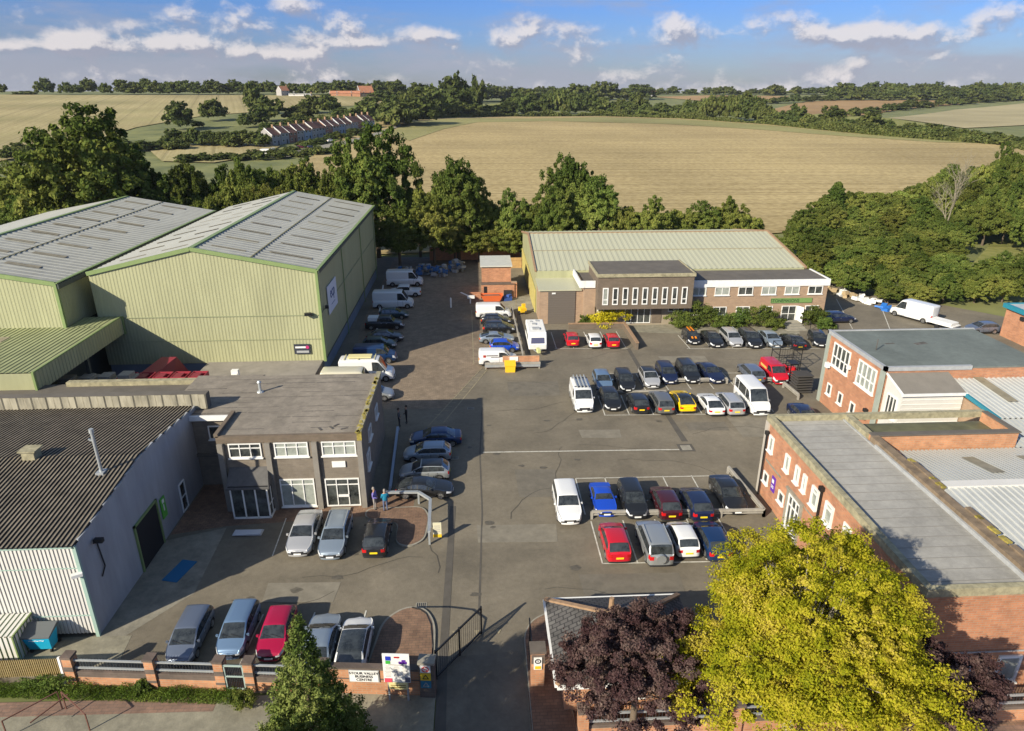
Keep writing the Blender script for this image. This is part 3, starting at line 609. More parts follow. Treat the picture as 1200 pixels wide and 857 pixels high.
for y in (88,103,117): MB().bar((-17.25,y,.0),(-17.25,y,12.),.1,.1).build('downpipe', M_greentrim, t)
# --- left annexe shed
t = gable_shed('left_green_shed','lower pale green shed with grey rooflit roof left of the tall green shed',-69,-42.7,-56,70,116,12,14.4,7.0,None,M_greenclad,M_greentrim)
MB().box(-68.9,70.1,0,-42.8,115.9,7.02).build('lower_wall', M_darktrim, t)
rf = slope_roof(t,-69,-56,-42.5,70,116,12,14.4,M_greyroof,M_grgroove)
b = MB(); zr2 = lambda x: 12+2.4*(1-(x+56)/13.5)
for i in range(9):
    for (xa,xb) in ((-54.6,-51.4),(-49.6,-46.2)):
        y = 72.5+4.9*i+(0 if xa < -51 else 1.2)
        MB().add([(xa,y,zr2(xa)+.13),(xb,y,zr2(xb)+.13),(xb,y+.8,zr2(xb)+.13),(xa,y+.8,zr2(xa)+.13)],[(0,1,2,3)]).build('rooflight', M_rooflight, rf)
MB().bar((-50.6,69.8,zr2(-50.6)+.12),(-50.6,116,zr2(-50.6)+.12),.14,.05).build('lap_stain', MATS['lap_stain'], rf)
b = MB().bar((-69,69.9,12),(-56,69.9,14.42),.22,.42).bar((-56,69.9,14.42),(-42.6,69.9,12),.22,.42).bar((-42.6,69.88,7),(-42.6,69.88,12.1),.3,.3).bar((-42.5,69.8,12.1),(-42.5,116,12.1),.35,.1).bar((-56,69.8,14.5),(-56,116,14.5),.5,.12); b.build('verge_trim', M_greentrim, t)
MB().bar((-42.4,69.8,11.75),(-42.4,116,11.75),.3,.5).build('gutter', M_darktrim, t)
# --- lean-to in front
t = thing('lean_to_canopy', 'wide green roofed canopy projecting in front of the two green sheds', 'canopy', (-50,63,0))
b = MB(); b.corr((-70,57.4,7.35),(1,0,0),(0,1,0),31.3,12.6,.5,.05,0,1,N=(0,0,1)); b.corr((-42.5,69.9,7.35),(1,0,0),(0,1,0),3.7,3.6,.5,.05,0,1,N=(0,0,1)); r = b.build('roof',[mat('moss_green_roof',(.29,.31,.15),.7,var=.15,vscale=.5),mat('moss_groove',(.2,.22,.1),.7)],t)
b = MB()
for (x,y) in ((-47.5,65.5),(-49.5,59.6),(-56,66),(-57,60)): MB().box(x,y,7.36,x+1.1,y+1.5,7.45).build('rooflight', M_rooflight, r)
b = MB().corr((-38.7,57.4,5.5),(0,1,0),(0,0,1),16.1,1.9,.5,.05,0,1,N=(1,0,0)).quad((-70,57.4,5.5),(-38.7,57.4,5.5),(-38.7,57.4,7.3),(-70,57.4,7.3)); b.build('fascia',[M_greenclad,MATS['big_green_shed_groove']],t)
MB().bar((-38.7,57.3,7.4),(-38.7,73.4,7.4),.16,.12).bar((-38.7,57.35,5.4),(-38.7,57.35,7.4),.25,.2).bar((-38.65,73.4,5.4),(-38.65,73.4,7.4),.2,.3).build('edge_trim', M_greentrim, t)
for x,y in ((-39,57.8),(-39,66),(-50,57.8),(-60,57.8)): MB().box(x-.15,y-.15,0,x+.15,y+.15,5.5).build('post', M_darktrim, t)
MB().box(-42.6,57.6,0,-42.4,70,5.4).build('side_wall', M_darktrim, t)

# --- stonemason block
t = thing('stonemason_block', 'wide brick works with pale green shed roof, dark upper box and white fascia', 'works', (28,90,0))
b = MB(); z0, z1 = 6.3, 8.8
b.corr((8.4,96,z0),(1,0,0),(0,15,z1-z0),39.3,math.hypot(15,z1-z0),.8,.035,0,1,N=(0,-(z1-z0),15)); b.corr((8.4,111,z1),(1,0,0),(0,15,z0-z1),39.3,math.hypot(15,z1-z0),.9,.07,0,1,N=(0,(z1-z0),15))
rf = b.build('shed_roof',[M_greenroof,mat('green_roof_groove',(.37,.375,.265),.6)],t)
MB().bar((8.35,95.9,z0+.02),(8.35,111,z1+.05),.25,.3).bar((8.35,111,z1+.05),(8.35,126,z0),.25,.3).bar((47.8,95.9,z0+.02),(47.8,111,z1+.05),.3,.3).bar((47.8,111,z1+.05),(47.8,126,z0),.3,.3).bar((8.3,111,z1+.06),(47.8,111,z1+.06),.3,.1).build('verge', M_ridge, rf)
MB().box(8.4,103.4,7.56,47.7,103.46,7.66).build('sheet_lap', M_rooflight, rf)
b = MB(); b.add([(8.5,96,0),(47.6,96,0),(47.6,126,0),(8.5,126,0),(8.5,96,z0),(47.6,96,z0),(47.6,126,z0),(8.5,126,z0),(8.5,111,z1),(47.6,111,z1)],[(0,1,5,4),(1,2,6,9,5),(2,3,7,6),(3,0,4,8,7)]); b.build('shed_wall', M_greenclad, t)
MB().box(8.3,96.5,0,8.45,125,3.4).build('yellow_panel', mat('yellow_render',(.45,.38,.12),.8,var=.2), t)
MB().box(8.55,91,0,14.5,96,4.85).build('delivery_bay_wall', M_brickT, t)
r = MB().add([(8.3,90.75,4.9),(14.3,90.75,4.9),(14.3,96,5.25),(8.3,96,5.25),(8.3,90.75,4.75),(14.3,90.75,4.75)],[(0,1,2,3),(4,5,1,0)]).build('delivery_bay_roof', M_greenroof, t)
b = MB().box(9.7,90.88,0,13.45,90.99,4.65); 
for k in range(14): b.box(9.7,90.84,.1+.33*k,13.45,90.88,.16+.33*k)
b.build('roller_door', mat('brown_shutter',(.13,.11,.09),.6), t)
MB().box(10.2,90.8,4.3,10.7,90.86,4.5).build('wall_lamp', M_white, t)
MB().box(14.5,89.6,0,16,96,5.9).build('link_wall', M_brickT, t); r = MB().box(14.5,90.2,5.9,16,96,6.0).build('link_roof', M_feltdark, t); MB().box(14.45,89.4,5.5,15.9,89.6,6.45).box(13.75,89.4,5.5,14.48,89.62,6.45).box(13.72,89.6,5.6,13.95,96,6.45).build('link_fascia', M_white, t)
MB().box(16,88,2.85,28.9,96,7.5).build('upper_box', M_brickB, t); MB().box(15.9,87.9,7.5,29,96,7.62).build('upper_box_roof', M_feltdark, t); MB().box(15.85,87.82,7.3,29.05,88.,7.75).box(28.9,88,7.3,29.07,96,7.75).box(15.83,88,7.3,16,96,7.75).build('upper_box_coping', M_lichen, t)
for i in range(9):
    x = 17.05+i*1.335; window(t,'x',88,x-.38,x+.38,3.5,5.85,1,2,split=[.3],gm=M_glass if i not in (0,) else M_glassP,name='slit_window',fr=.13,sill=False)
MB().box(16,89.8,0,28.9,95,2.85).build('ground_floor_wall', mat('pale_brick_plain',(.3,.25,.18),.9,var=.1), t)
d = window(t,'x',89.8,20.2,23.8,.3,2.75,4,1,gm=M_glass,name='entrance_door',sill=False); MB().box(24,89.7,.3,25.3,89.78,2.7).build('brown_panel', M_brickB, t)
for x in (16.4,18.2,26.2,27.6): window(t,'x',89.8,x,x+.9,1.9,2.6,1,1,name='small_window',sill=False)
MB().box(29,90,0,48.4,96,5.25).build('front_range_wall', M_brickT, t)
MB().box(29,90.1,5.95,48.4,96,6.05).build('front_range_roof', M_feltdark, t)
MB().box(28.95,89.85,5.25,48.6,90.1,6.15).box(48.35,90.1,5.25,48.6,96,6.15).build('white_fascia', M_white, t)
gs = [M_glassP,M_glassP,M_glass,M_glassP,M_glassP,M_glass]
for i in range(6):
    x = 29.3+i*3.27; window(t,'x',90,x+.0,x+2.05,4.05,5.2,2,1,gm=gs[i],name='upper_window')
    if i != 4: window(t,'x',90,x+.0,x+1.9,1.25,2.4,2,1,gm=M_glass if i < 3 else M_glass,name='lower_window')
d = window(t,'x',90,42.3,44.4,.1,2.4,2,2,gm=M_glass,name='entrance_door',sill=False)
o = MB().obox((44.75,89.45,1.25),(.08,1.1,2.3),.5).build('open_leaf', M_white, d)
sg = MB().box(40.6,89.86,2.85,46.4,89.97,3.5).build('sign_board', mat('sign_leaf_green',(.16,.27,.08),.6), t)
textmesh('sign_lettering','STONEMASONS',.62,mat('sign_dark_green',(.01,.05,.02),.6),sg,(42.55,89.84,3.16),(R(90),0,0),.01,sx=.92)
textmesh('sign_lettering','· · ·',.4,mat('sign_light_green',(.3,.45,.15),.6),sg,(45.4,89.84,3.16),(R(90),0,0),.01)
t = thing('entrance_steps', 'low concrete steps with a dark handrail leading to the stonemason entrance', 'steps', (43.2,88,0))
for k in range(4): MB().box(41.8,86.2+.8*k,0,44.6,89.6,.1+.1*k+.002*k).build('step', M_kerb, t)
MB().bar((45.,89.6,.2),(45.,89.6,1.3),.06,.06).bar((45.,86.4,0),(45.,86.4,1.1),.06,.06).bar((45.,86.4,1.1),(45.,89.6,1.3),.06,.06).build('handrail', M_black, t)

# --- hut
t = thing('brick_hut', 'small red brick substation hut with pale flat roof in the lane', 'hut', (2.9,105,0))
MB().box(.75,105.4,0,5.3,112,4.75).build('wall', M_brickR, t); MB().box(.5,105.1,4.75,5.5,112.4,4.95).build('roof', mat('hut_roof',(.5,.5,.45),.6,var=.08), t)
MB().box(.6,104.2,0,5.8,105.4,2.2).box(5.3,104.4,0,6.2,105.4,2.4).build('lean_to_wall', M_brickR, t); MB().box(1.,104.15,0,1.5,104.2,1.9).build('door', M_black, t); MB().box(4.1,103.9,.3,5.4,104.2,1.3).build('meter_cabinet', M_dark, t)
MB().box(.55,104.1,2.2,5.9,105.4,2.3).build('coping', M_brickD, t)
t = thing('low_red_wall','low red brick wall running west from the brick hut','wall',(-.5,104,0)); b = MB().box(-1.2,104.,0,.55,104.25,.9).box(-1.25,103.95,.9,.55,104.3,1.0); b.build('wall',M_brickR,t)
single(MB().tube((-4.,99.5,0),(-4.,99.5,1.4),.12,.12).tube((-4,99.5,1.4),(-4,99.5,1.55),.12,.03),'bollard',M_white,'lone white bollard standing in the shaded lane','bollard')
single(MB().bar((-2.6,104.6,.9),(-1.0,101.6,1.),.28,.06).box(-1.2,101.4,0,-1.0,101.8,1.1).obox((-1.,101.6,1.),(1.1,.8,.3)),'lift_barrier',[M_white],'white barrier arm and box beside the low wall by the brick hut','barrier')
t = thing('boundary_wall','weathered red brick boundary wall under the trees at the far end of the lane','wall',(-3,131,0)); MB().box(-9,131,0,8.4,131.3,2.4).build('wall',M_brickR,t); MB().box(-9,130.95,2.4,8.4,131.35,2.5).build('coping',M_brickD,t)
single(MB().box(4.6,124,0,8.2,124.2,1.9).box(4.6,123.95,.4,8.2,124,.5).box(4.6,123.95,1.4,8.2,124,1.5),'timber_fence',mat('orange_timber',(.4,.25,.1),.8,var=.2),'short orange timber fence between hut and stonemason shed','fence')
random.seed(11)
for i,(x,y,l) in enumerate([(-12.4,117.5,'shaded stack of blue drums and crates beside the farthest white van'),(-9.2,119.5,'shaded wire cage of grey junk right of the farthest white van'),(-6.6,118.2,'shaded trailer heaped with pale scrap at the end of the lane'),(-3.6,121.5,'round dark heap of scrap under the trees at lane end')]):
    b = MB()
    for k in range(40): b.obox((x+random.uniform(-1.3,1.3),y+random.uniform(-.8,.8),random.uniform(.2,1.9)),(random.uniform(.2,1.),random.uniform(.2,.8),random.uniform(.1,.7)),random.random()*3,random.choice([0,1,2]))
    single(b,'scrap_pile',[mat('drum_blue',(.03,.12,.3),.6),M_lead,M_conc],l,'scrap')
t = thing('orange_skip','open orange skip in front of the brick hut','skip',(2.1,102.6,0)); b = MB(); b.add([(.5,101.8,1.1),(3.9,101.8,1.1),(3.9,103.3,1.1),(.5,103.3,1.1),(1.,102,.1),(3.4,102,.1),(3.4,103.2,.1),(1.,103.2,.1)],[(4,5,1,0),(5,6,2,1),(6,7,3,2),(7,4,0,3),(4,7,6,5)]); b.build('body',mat('orange_paint',(.6,.12,.03),.6),t)
MB().box(1.,102,.5,3.4,103.2,.9).build('rubbish',M_brickD,t)
single(MB().obox((4.6,102.9,.35),(1.3,.9,.7),.3).obox((4.9,102.8,.8),(.7,.5,.3),.8),'blue_tarpaulin',mat('tarp_blue',(.03,.08,.3),.7),'crumpled blue tarpaulin bundle right of the orange skip','tarpaulin')
t = thing('yellow_dumper','small yellow builders machine on the pale concrete by the rail','machine',(6.5,96,0)); MB().obox((6.5,96,.6),(.9,1.1,.6),.3).obox((6.7,96.4,1.1),(.5,.3,.5),.3).build('body',M_yel,t)
for dx in (-.45,.45):
    for dy in (-.4,.4): MB().tube((6.5+dx-.1,96+dy,.25),(6.5+dx+.1,96+dy,.25),.25,.25,10).build('wheel',M_rubber,t)

# --- right brick building (L plan) with metal roofs
t = thing('right_brick_building', 'two storey red brick building with long grey flat roof beside the lower parking bays', 'building', (22.4,37,0))
MB().box(22.4,26.9,0,28.9,47,6.3).box(28.9,26.9,0,60,28,6.3).build('wall', M_brickR, t)
r = MB().box(22.7,27.3,6.3,28.3,46.7,6.35).build('flat_roof', M_feltgrey, t)
b = MB(); random.seed(3)
for i in range(20): y = 27.9+i*.95; b.box(22.9,y,6.35,28.1,y+.05,6.362)
b.build('roof_seams', mat('grey_seam',(.22,.21,.19),.9), r)
MB().box(22.3,26.8,6.3,22.7,47.1,6.8).box(22.7,46.75,6.3,39.6,47.1,6.8).box(22.7,26.8,6.3,60,27.15,6.8).build('parapet_coping', M_lichen, t)
b = MB().box(28.3,27.15,6.0,28.9,43.1,6.85); 
for y,l in ((31.5,2.2),(36,3.4),(29,1)): b.box(28.9,y,6.3,29.25,y+l,6.95)
b.build('lichened_party_wall', mat('party_wall',(.19,.14,.09),.95,var=.4,vscale=1.5), t)
for y in (32.2,35.8,38.9,30.1,31.,36.6): MB().obox((29.05,y+.4,6.9),(.3,random.uniform(.3,.9),.1),.1).build('yellow_lichen', M_lichenY, t)
MB().box(28.15,27.3,6.35,28.3,42.2,6.6).box(28.15,42.2,6.35,28.3,46.7,6.42).build('lead_flashing', M_lead, t)
MB().box(28.5,43.2,5.0,39.6,43.6,6.75).box(39.3,43.6,5.0,39.6,46.8,6.75).build('tank_wall', M_brickO, t)
MB().box(28.3,43.6,6.3,28.8,46.7,6.8).build('tank_wall_inner', M_lichen, t)
MB().box(28.45,43.1,6.75,39.7,43.65,6.85).box(39.25,43.65,6.75,39.7,46.75,6.85).build('tank_coping', M_feltdark, t)
MB().box(28.8,43.6,5.9,39.3,46.75,5.95).build('tank_roof', mat('mossy_water',(.11,.11,.06),.5,var=.4,vscale=.7), t)
b = MB()
b.corr((29.0,27.2,5.9),(1,0,0),(0,9.2,.75),40,math.hypot(9.2,.75),.45,.07,0,1,N=(0,-.75,9.2)); b.build('south_metal_roof',[M_whiteroof,mat('white_roof_groove',(.38,.385,.365),.6)],t)
b = MB(); b.corr((29.0,36.6,6.66),(1,0,0),(0,6.5,-1.15),40,6.6,.32,.07,0,1,N=(0,1.15,6.5)); b.corr((39.7,43.15,5.52),(1,0,0),(0,3.9,.4),30,3.92,.45,.07,0,1,N=(0,-.4,3.9)); b.build('middle_metal_roof',[M_whiteroof,mat('white_roof_groove2',(.3,.305,.29),.6)],t)
MB().box(29.,36.2,6.62,69,36.9,6.78).build('ridge_flashing', M_whiteclad, t)
b = MB(); b.corr((41.2,47.0,5.96),(1,0,0),(0,9.7,.7),32,9.73,.45,.07,0,1,N=(0,-.7,9.7)); nr = b.build('north_metal_roof',[M_whiteroof,MATS['white_roof_groove']],t)
MB().bar((41.15,47,5.9),(41.15,56.8,6.6),.2,.3).build('teal_fascia', M_teal, nr); MB().box(41.2,47,0,70,56.7,5.8).build('north_wall', M_brickT, t)
for (x,y,L,z0_,y_,k_) in ((34,38.2,3.,6.8,36.6,-.176),(38,38.2,3.,6.8,36.6,-.176),(42.5,38.2,3.,6.8,36.6,-.176),(34,30,3.,6.05,27.2,.0815),(39,30,3.,6.05,27.2,.0815),(43.6,49.5,4.5,6.1,47,.072),(48.6,49.5,4.5,6.1,47,.072)):
    MB().add([(x,y,z0_+k_*(y-y_)),(x+.9,y,z0_+k_*(y-y_)),(x+.9,y+L,z0_+k_*(y+L-y_)),(x,y+L,z0_+k_*(y+L-y_))],[(0,1,2,3)]).build('rooflight', M_rooflight, t)
MB().box(22.25,46.6,0,22.45,47.1,6.3).box(22.3,46.95,0,22.8,47.12,6.3).build('pale_corner_pier', mat('pale_pier',(.42,.38,.32),.9,var=.1), t)
for y0,y1 in ((45.5,46.25),(42.6,43.3),(41.0,41.6),(39.9,40.4)): window(t,'y',22.4,y0,y1,4.2,5.5,1,1,gm=M_glassP,name='upper_window',fr=.1,dep=.12)
for y0,y1 in ((38.1,39.0),(36.1,37.1)): window(t,'y',22.4,y0,y1,4.0,5.45,1,2,split=[.72],gm=M_glassP,name='upper_window',fr=.1,dep=.14)
for y0,y1 in ((45.5,46.35),(42.6,43.5)): window(t,'y',22.4,y0,y1,1.4,2.3,1,1,name='lower_window',fr=.1)
for y0 in (33.9,31.5): window(t,'y',22.4,y0,y0+.9,4.0,5.4,1,2,split=[.72],gm=M_glassP,name='upper_window',fr=.1)
s = MB().box(22.33,44.25,1.45,22.4,44.85,2.7).build('purple_sign', mat('purple_sign_paint',(.12,.03,.35),.5), t); MB().obox((22.31,44.55,2.35),(.02,.3,.3)).obox((22.31,44.55,1.95),(.02,.4,.06)).obox((22.31,44.55,1.8),(.02,.4,.06)).build('emblem', M_white, s)
d = window(t,'y',22.4,40.1,41.9,.15,3.0,3,2,split=[.72],name='entrance_door',sill=False,fr=.12)
MB().box(22.28,39.8,0,22.4,40.1,3.2).box(22.28,41.9,0,22.4,42.2,3.2).box(22.2,39.7,3.2,22.4,42.3,3.35).box(21.9,40,0,22.4,42,.15).build('door_surround', M_kerb, d)
MB().bar((22.3,37.75,.0),(22.3,37.75,5.8),.13,.13).obox((22.25,37.75,5.9),(.3,.35,.3)).build('downpipe', M_black, t)
MB().bar((22.2,46.5,0),(22.2,46.5,5.4),.1,.1).obox((22.2,46.5,5.5),(.25,.3,.3)).build('downpipe', M_black, t)
MB().box(22.36,43.6,3.15,22.4,46.4,3.3).box(22.36,36,3.2,22.4,39.6,3.3).build('concrete_band', M_conc, t)
window(t,'x',26.9,24.9,25.9,.35,2.2,1,2,split=[.55],name='front_window',fr=.12); window(t,'x',26.9,27.3,28.6,.4,2.2,1,1,gm=M_glassP,name='front_window',fr=.16)
window(t,'x',26.9,23.1,24.0,.35,2.2,1,2,split=[.6],name='front_window',fr=.12)
MB().box(24,26.78,2.55,34,26.84,2.6).build('cable', M_lead, t)
# --- right rear brick block
t = thing('rear_brick_block', 'taller red brick block with green grey flat roof and big white windows at the right', 'building', (35.5,59,0))
MB().box(35.5,54,0,50.6,64.2,7.4).build('wall', M_brickR, t); r = MB().box(35.6,54.1,7.4,50.5,64.1,7.55).build('flat_roof', M_feltgreen, t)
b = MB().box(35.4,53.9,7.35,35.7,64.3,7.72).box(35.4,53.9,7.35,43.3,54.2,7.72).box(35.4,64.1,7.35,50.6,64.3,7.65); b.build('coping', M_lead, r)
b = MB().obox((42.5,60.2,7.56),(1.3,.5,.02),.3).obox((37.2,58.6,8.1),(.06,.06,1.1)).obox((39.5,60.3,7.56),(.9,.25,.02),.1); b.build('roof_stain', M_feltline, r)
window(t,'y',35.5,59.6,62.75,4.55,6.95,4,2,split=[.42],gm=M_glass,name='large_window',fr=.14); window(t,'y',35.5,55.0,58.05,4.55,6.95,4,2,split=[.42],gm=M_glassP,name='large_window',fr=.14)
for y in (61.85,59.6,57.3): window(t,'y',35.5,y,y+.85,1.4,2.6,1,1,name='small_window',fr=.12)
for y0_,y1_ in ((53.85,54.5),(63.7,64.25)): MB().box(35.4,y0_,0,35.52,y1_,7.3).build('pale_quoin', mat('lead_green',(.3,.33,.28),.8,var=.1), t)
MB().obox((35.2,62.9,4.4),(.35,.5,.5)).obox((35.25,59.2,5.6),(.3,.3,.35)).build('air_unit', M_white, t)
MB().bar((35.3,55.2,2.),(35.3,55.2,2.9),.1,.1).obox((35.2,55.2,3.),(.3,.35,.3)).build('flue', M_dark, t)
t = thing('white_clad_annexe', 'white boarded annexe with sloping grey roof against the rear brick block', 'annexe', (38.5,52,0))
b = MB(); b.add([(35.75,53.9,0),(35.75,51.3,0),(41.1,51.3,0),(41.1,53.9,0),(35.75,53.9,7.1),(35.75,51.3,6.3),(41.1,51.3,6.3),(41.1,53.9,7.1)],[(0,4,5,1),(1,5,6,2),(2,6,7,3)]); b.build('wall', M_whiteclad, t)
MB().add([(35.6,53.9,7.18),(35.6,51.1,6.33),(41.2,51.1,6.33),(41.2,53.9,7.18),(35.6,51.1,6.18),(41.2,51.1,6.18)],[(0,1,2,3),(1,4,5,2)]).build('roof', mat('annexe_roof',(.2,.18,.15),.9,var=.1), t)
b = MB()
for k in range(7): b.box(35.8,51.26,3.2+.42*k,41.1,51.3,3.24+.42*k)
b.box(35.55,51.05,6.16,41.25,51.2,6.38).bar((35.65,51.1,6.3),(35.65,53.9,7.16),.1,.15); b.build('white_boarding', M_white, t)
window(t,'y',35.75,51.8,53.3,3.6,5.6,3,1,name='side_window',fr=.1)
# --- far right brick building with teal fascia
t = thing('teal_edged_building', 'brick building with white roof and teal fascia cut by the right edge of the view', 'building', (68.8,74,0))
MB().box(69.2,58,0,92,83,4.2).build('wall', M_brickR, t); MB().add([(68.9,57.8,4.3),(92,57.8,4.3),(92,83.2,4.3),(68.9,83.2,4.3)],[(0,1,2,3)]).build('roof', M_whiteroof, t)
MB().box(68.8,57.7,3.85,69.18,83.3,4.4).box(69.2,83,3.85,92,83.3,4.4).build('teal_fascia', M_teal, t); MB().obox((69.0,79.8,3.3),(.3,.6,.4)).build('wall_lamp', M_dark, t)

# --- gatehouse with hipped roof
t = thing('gatehouse', 'small gatehouse with grey tiled hipped roof and brown ridges, half under the copper tree', 'gatehouse', (6,29.5,0))
x0,x1,y0,y1,ze,zr = 3.6,11.5,25.9,32.2,2.45,4.1
MB().box(4.1,26.5,0,11,31.6,2.4).build('wall', M_brickO, t)
a = (6.6,29.05,zr); c = (8.7,29.05,zr)
b = MB().add([(x0,y0,ze),(x1,y0,ze),(x1,y1,ze),(x0,y1,ze),a,c],[(0,1,5,4),(1,2,5),(2,3,4,5),(3,0,4)]); b.build('roof', M_tileG, t)
b = MB()
for p,q in (((x0,y0,ze),a),((x0,y1,ze),a),((x1,y0,ze),c),((x1,y1,ze),c),(a,c)): b.bar((p[0],p[1],p[2]+.03),(q[0],q[1],q[2]+.03),.26,.12)
b.build('ridge_tiles', M_ridge, t)
MB().bar((x0,y0-.05,ze-.1),(x1,y0-.05,ze-.1),.16,.18).bar((x0-.05,y0,ze-.08),(x0-.05,y1,ze-.08),.14,.14).bar((x0,y1+.05,ze-.08),(x1,y1+.05,ze-.08),.14,.14).build('gutter', M_white, t)
window(t,'x',26.5,6.3,8.2,.9,2.1,2,1,name='front_window'); window(t,'x',26.5,9.3,10.4,.9,2.1,1,1,name='front_window')
t = thing('chimney_pot','short brown clay pot beside the gatehouse roof apex','pot',(6.9,29.4,4)); MB().tube((6.95,29.6,3.9),(6.95,29.6,4.6),.16,.13,8).build('pot',M_ridge,t)

# --- front boundary wall, left of gate
A = Vector((-22.4,29.75)); B = Vector((-2.75,28.0)); D = (B-A).normalized(); ang = math.atan2(D.y,D.x); LEN = (B-A).length
def W(s, off=0., z=0.): p = A+D*s+Vector((-D.y,D.x))*off; return (p.x, p.y, z)
t = thing('front_boundary_wall', 'long brick boundary wall with grey railings, dark brick piers and orange base facing the road', 'wall', (A.x,A.y,0))
SE = 14.0
MB().obox(W(LEN/2,0,.3),(LEN,.3,.6),ang).build('orange_base', M_brickO, t)
MB().obox(W((SE-.2)/2,0,.78),(SE-.2,.28,.36),ang).build('dark_brick_band', M_brickD, t)
MB().obox(W((SE+LEN)/2+.1,0,1.15),(LEN-SE-.2,.3,1.1),ang).build('tall_wall_panel', M_brickO, t); MB().obox(W((SE+LEN)/2+.1,0,1.06),(LEN-SE-.2,.32,.09),ang).obox(W((SE+LEN)/2+.1,0,1.76),(LEN-SE-.2,.38,.12),ang).build('coping', M_brickD, t)
piers = [0.1,4.55,8.3,9.9,13.9]
for s in piers: 
    p = MB().obox(W(s,0,.95),(.5,.5,1.9),ang).build('pier', M_brickO, t); MB().obox(W(s,0,1.96),(.58,.58,.14),ang).obox(W(s,0,.5),(.52,.52,.16),ang).obox(W(s,0,1.2),(.52,.52,.3),ang).build('pier_cap', M_brickD, p)
for s0,s1 in ((.35,4.3),(4.8,8.05),(10.15,13.65)):
    b = MB(); n = int((s1-s0)/.16)
    for k in range(n+1): q = s0+(s1-s0)*k/n; b.obox(W(q,0,1.35),(.03,.03,.85),ang)
    b.build('railing_bars', M_dark, t)
    MB().obox(W((s0+s1)/2,-.05,1.16),(s1-s0,.08,.1),ang).obox(W((s0+s1)/2,-.05,1.68),(s1-s0,.08,.1),ang).build('railing_rail', M_galv, t)
g = thing('pedestrian_gate','small grey slatted pedestrian gate between two brick piers','gate',W(9.1,-.1,0),0)
f = MB()
for dz in (.15,1.0,1.72): f.obox(W(9.1,-.18,dz),(1.05,.07,.09),ang)
for ds in (-.5,.5): f.obox(W(9.1+ds,-.18,.93),(.08,.07,1.65),ang)
f.build('frame', mat('grey_green_paint',(.32,.4,.36),.6), g)
f = MB()
for k in range(10): f.obox(W(8.68+k*.094,-.18,.93),(.035,.03,1.55),ang)
f.build('bars', M_dark, g)
# name sign
s = thing('business_centre_sign','white rectangular name sign fixed to the tall orange wall panel','sign',W(16.1,-.17,0))
f = MB().obox(W(16.1,-.18,1.3),(1.62,.05,.82),ang).build('frame', M_lead, s); MB().obox(W(16.1,-.2,1.3),(1.52,.05,.72),ang).build('panel', M_white, s)
textmesh('lettering','STOUR VALLEY\nBUSINESS\nCENTRE',.23,mat('sign_black',(.02,.02,.03),.6),s,W(16.1,-.24,1.3),(R(90),0,ang),.006)
# big directory board
s = thing('directory_board','tall white site directory board with coloured logos on two posts beside the gate','sign',W(18.0,-.5,0))
MB().obox(W(17.45,-.45,.9),(.09,.09,1.8),ang).obox(W(18.45,-.45,.9),(.09,.09,1.8),ang).build('post', M_lead, s)
MB().obox(W(17.95,-.52,2.25),(1.4,.06,1.9),ang).build('panel', M_white, s)
MB().obox(W(17.98,-.52,1.04),(1.0,.05,.45),ang).build('cream_panel', mat('cream_sign',(.7,.62,.3),.6), s)
def chip(nm,ds,z,w,h,c): MB().obox(W(17.95+ds,-.56,z),(w,.02,h),ang).build(nm, mat('chip_%s'%nm,c,.5), s)
chip('blue_logo',-.4,2.92,.28,.26,(.02,.04,.4)); chip('green_logo',-.42,2.66,.24,.2,(.05,.4,.05)); chip('purple_logo',.35,2.65,.42,.16,(.12,.03,.3)); chip('purple_peak',.4,2.78,.2,.12,(.12,.03,.32)); chip('red_logo',.05,3.0,.28,.09,(.4,.02,.02)); chip('red_panel',-.46,1.45,.4,.26,(.65,.08,.12)); chip('grey_emblem',.55,1.5,.26,.3,(.15,.15,.2))
b = MB()
for c in range(3):
    for k in range(9): b.obox(W(17.5+c*.45,-.56,2.42-k*.09),(random.uniform(.18,.34),.015,.02),ang)
b.obox(W(17.95,-.56,2.5),(.8,.015,.04),ang); b.build('listing', mat('listing_grey',(.35,.33,.3),.7), s)
b = MB()
for z in (1.1,.96): b.obox(W(17.98,-.56,z),(.8,.015,.05),ang)
b.build('cream_lettering', mat('brown_print',(.3,.2,.05),.7), s)
# gate pier with warning signs + curved wall
t = thing('left_gate_pier','brick gate pier beside the directory board carrying three stacked warning notices','pier',W(19.7,0,0))
MB().obox(W(19.45,0,1.15),(.8,.55,2.3),ang).build('pier', M_brickD, t); MB().obox(W(19.45,0,2.36),(.9,.65,.14),ang).build('cap', M_kerb, t)
for z,c1,nm in ((2.0,(.7,.68,.66),'prohibition_notice'),(1.48,(.75,.5,.03),'yellow_notice'),(.96,(.03,.16,.25),'blue_notice')):
    p = MB().obox(W(19.4,-.3,z),(.55,.03,.48),ang).build(nm, mat(nm+'_paint',c1,.5), t)
    if z > 1.9:
        b = MB()
        for k in range(16): a0 = 2*PI*k/16; a1 = 2*PI*(k+1)/16; b.bar(W(19.4+.17*math.cos(a0),-.32,z+.17*math.sin(a0)),W(19.4+.17*math.cos(a1),-.32,z+.17*math.sin(a1)),.02,.05)
        b.bar(W(19.28,-.32,z+.12),W(19.52,-.32,z-.12),.02,.04); b.build('red_ring', mat('ring_red',(.55,.03,.03),.5), p)
    else:
        b = MB().bar(W(19.25,-.325,z-.12),W(19.4,-.325,z+.14),.02,.04).bar(W(19.4,-.325,z+.14),W(19.55,-.325,z-.12),.02,.04).bar(W(19.25,-.325,z-.12),W(19.55,-.325,z-.12),.02,.04); b.build('symbol', M_black if z > 1.2 else M_galv, p)
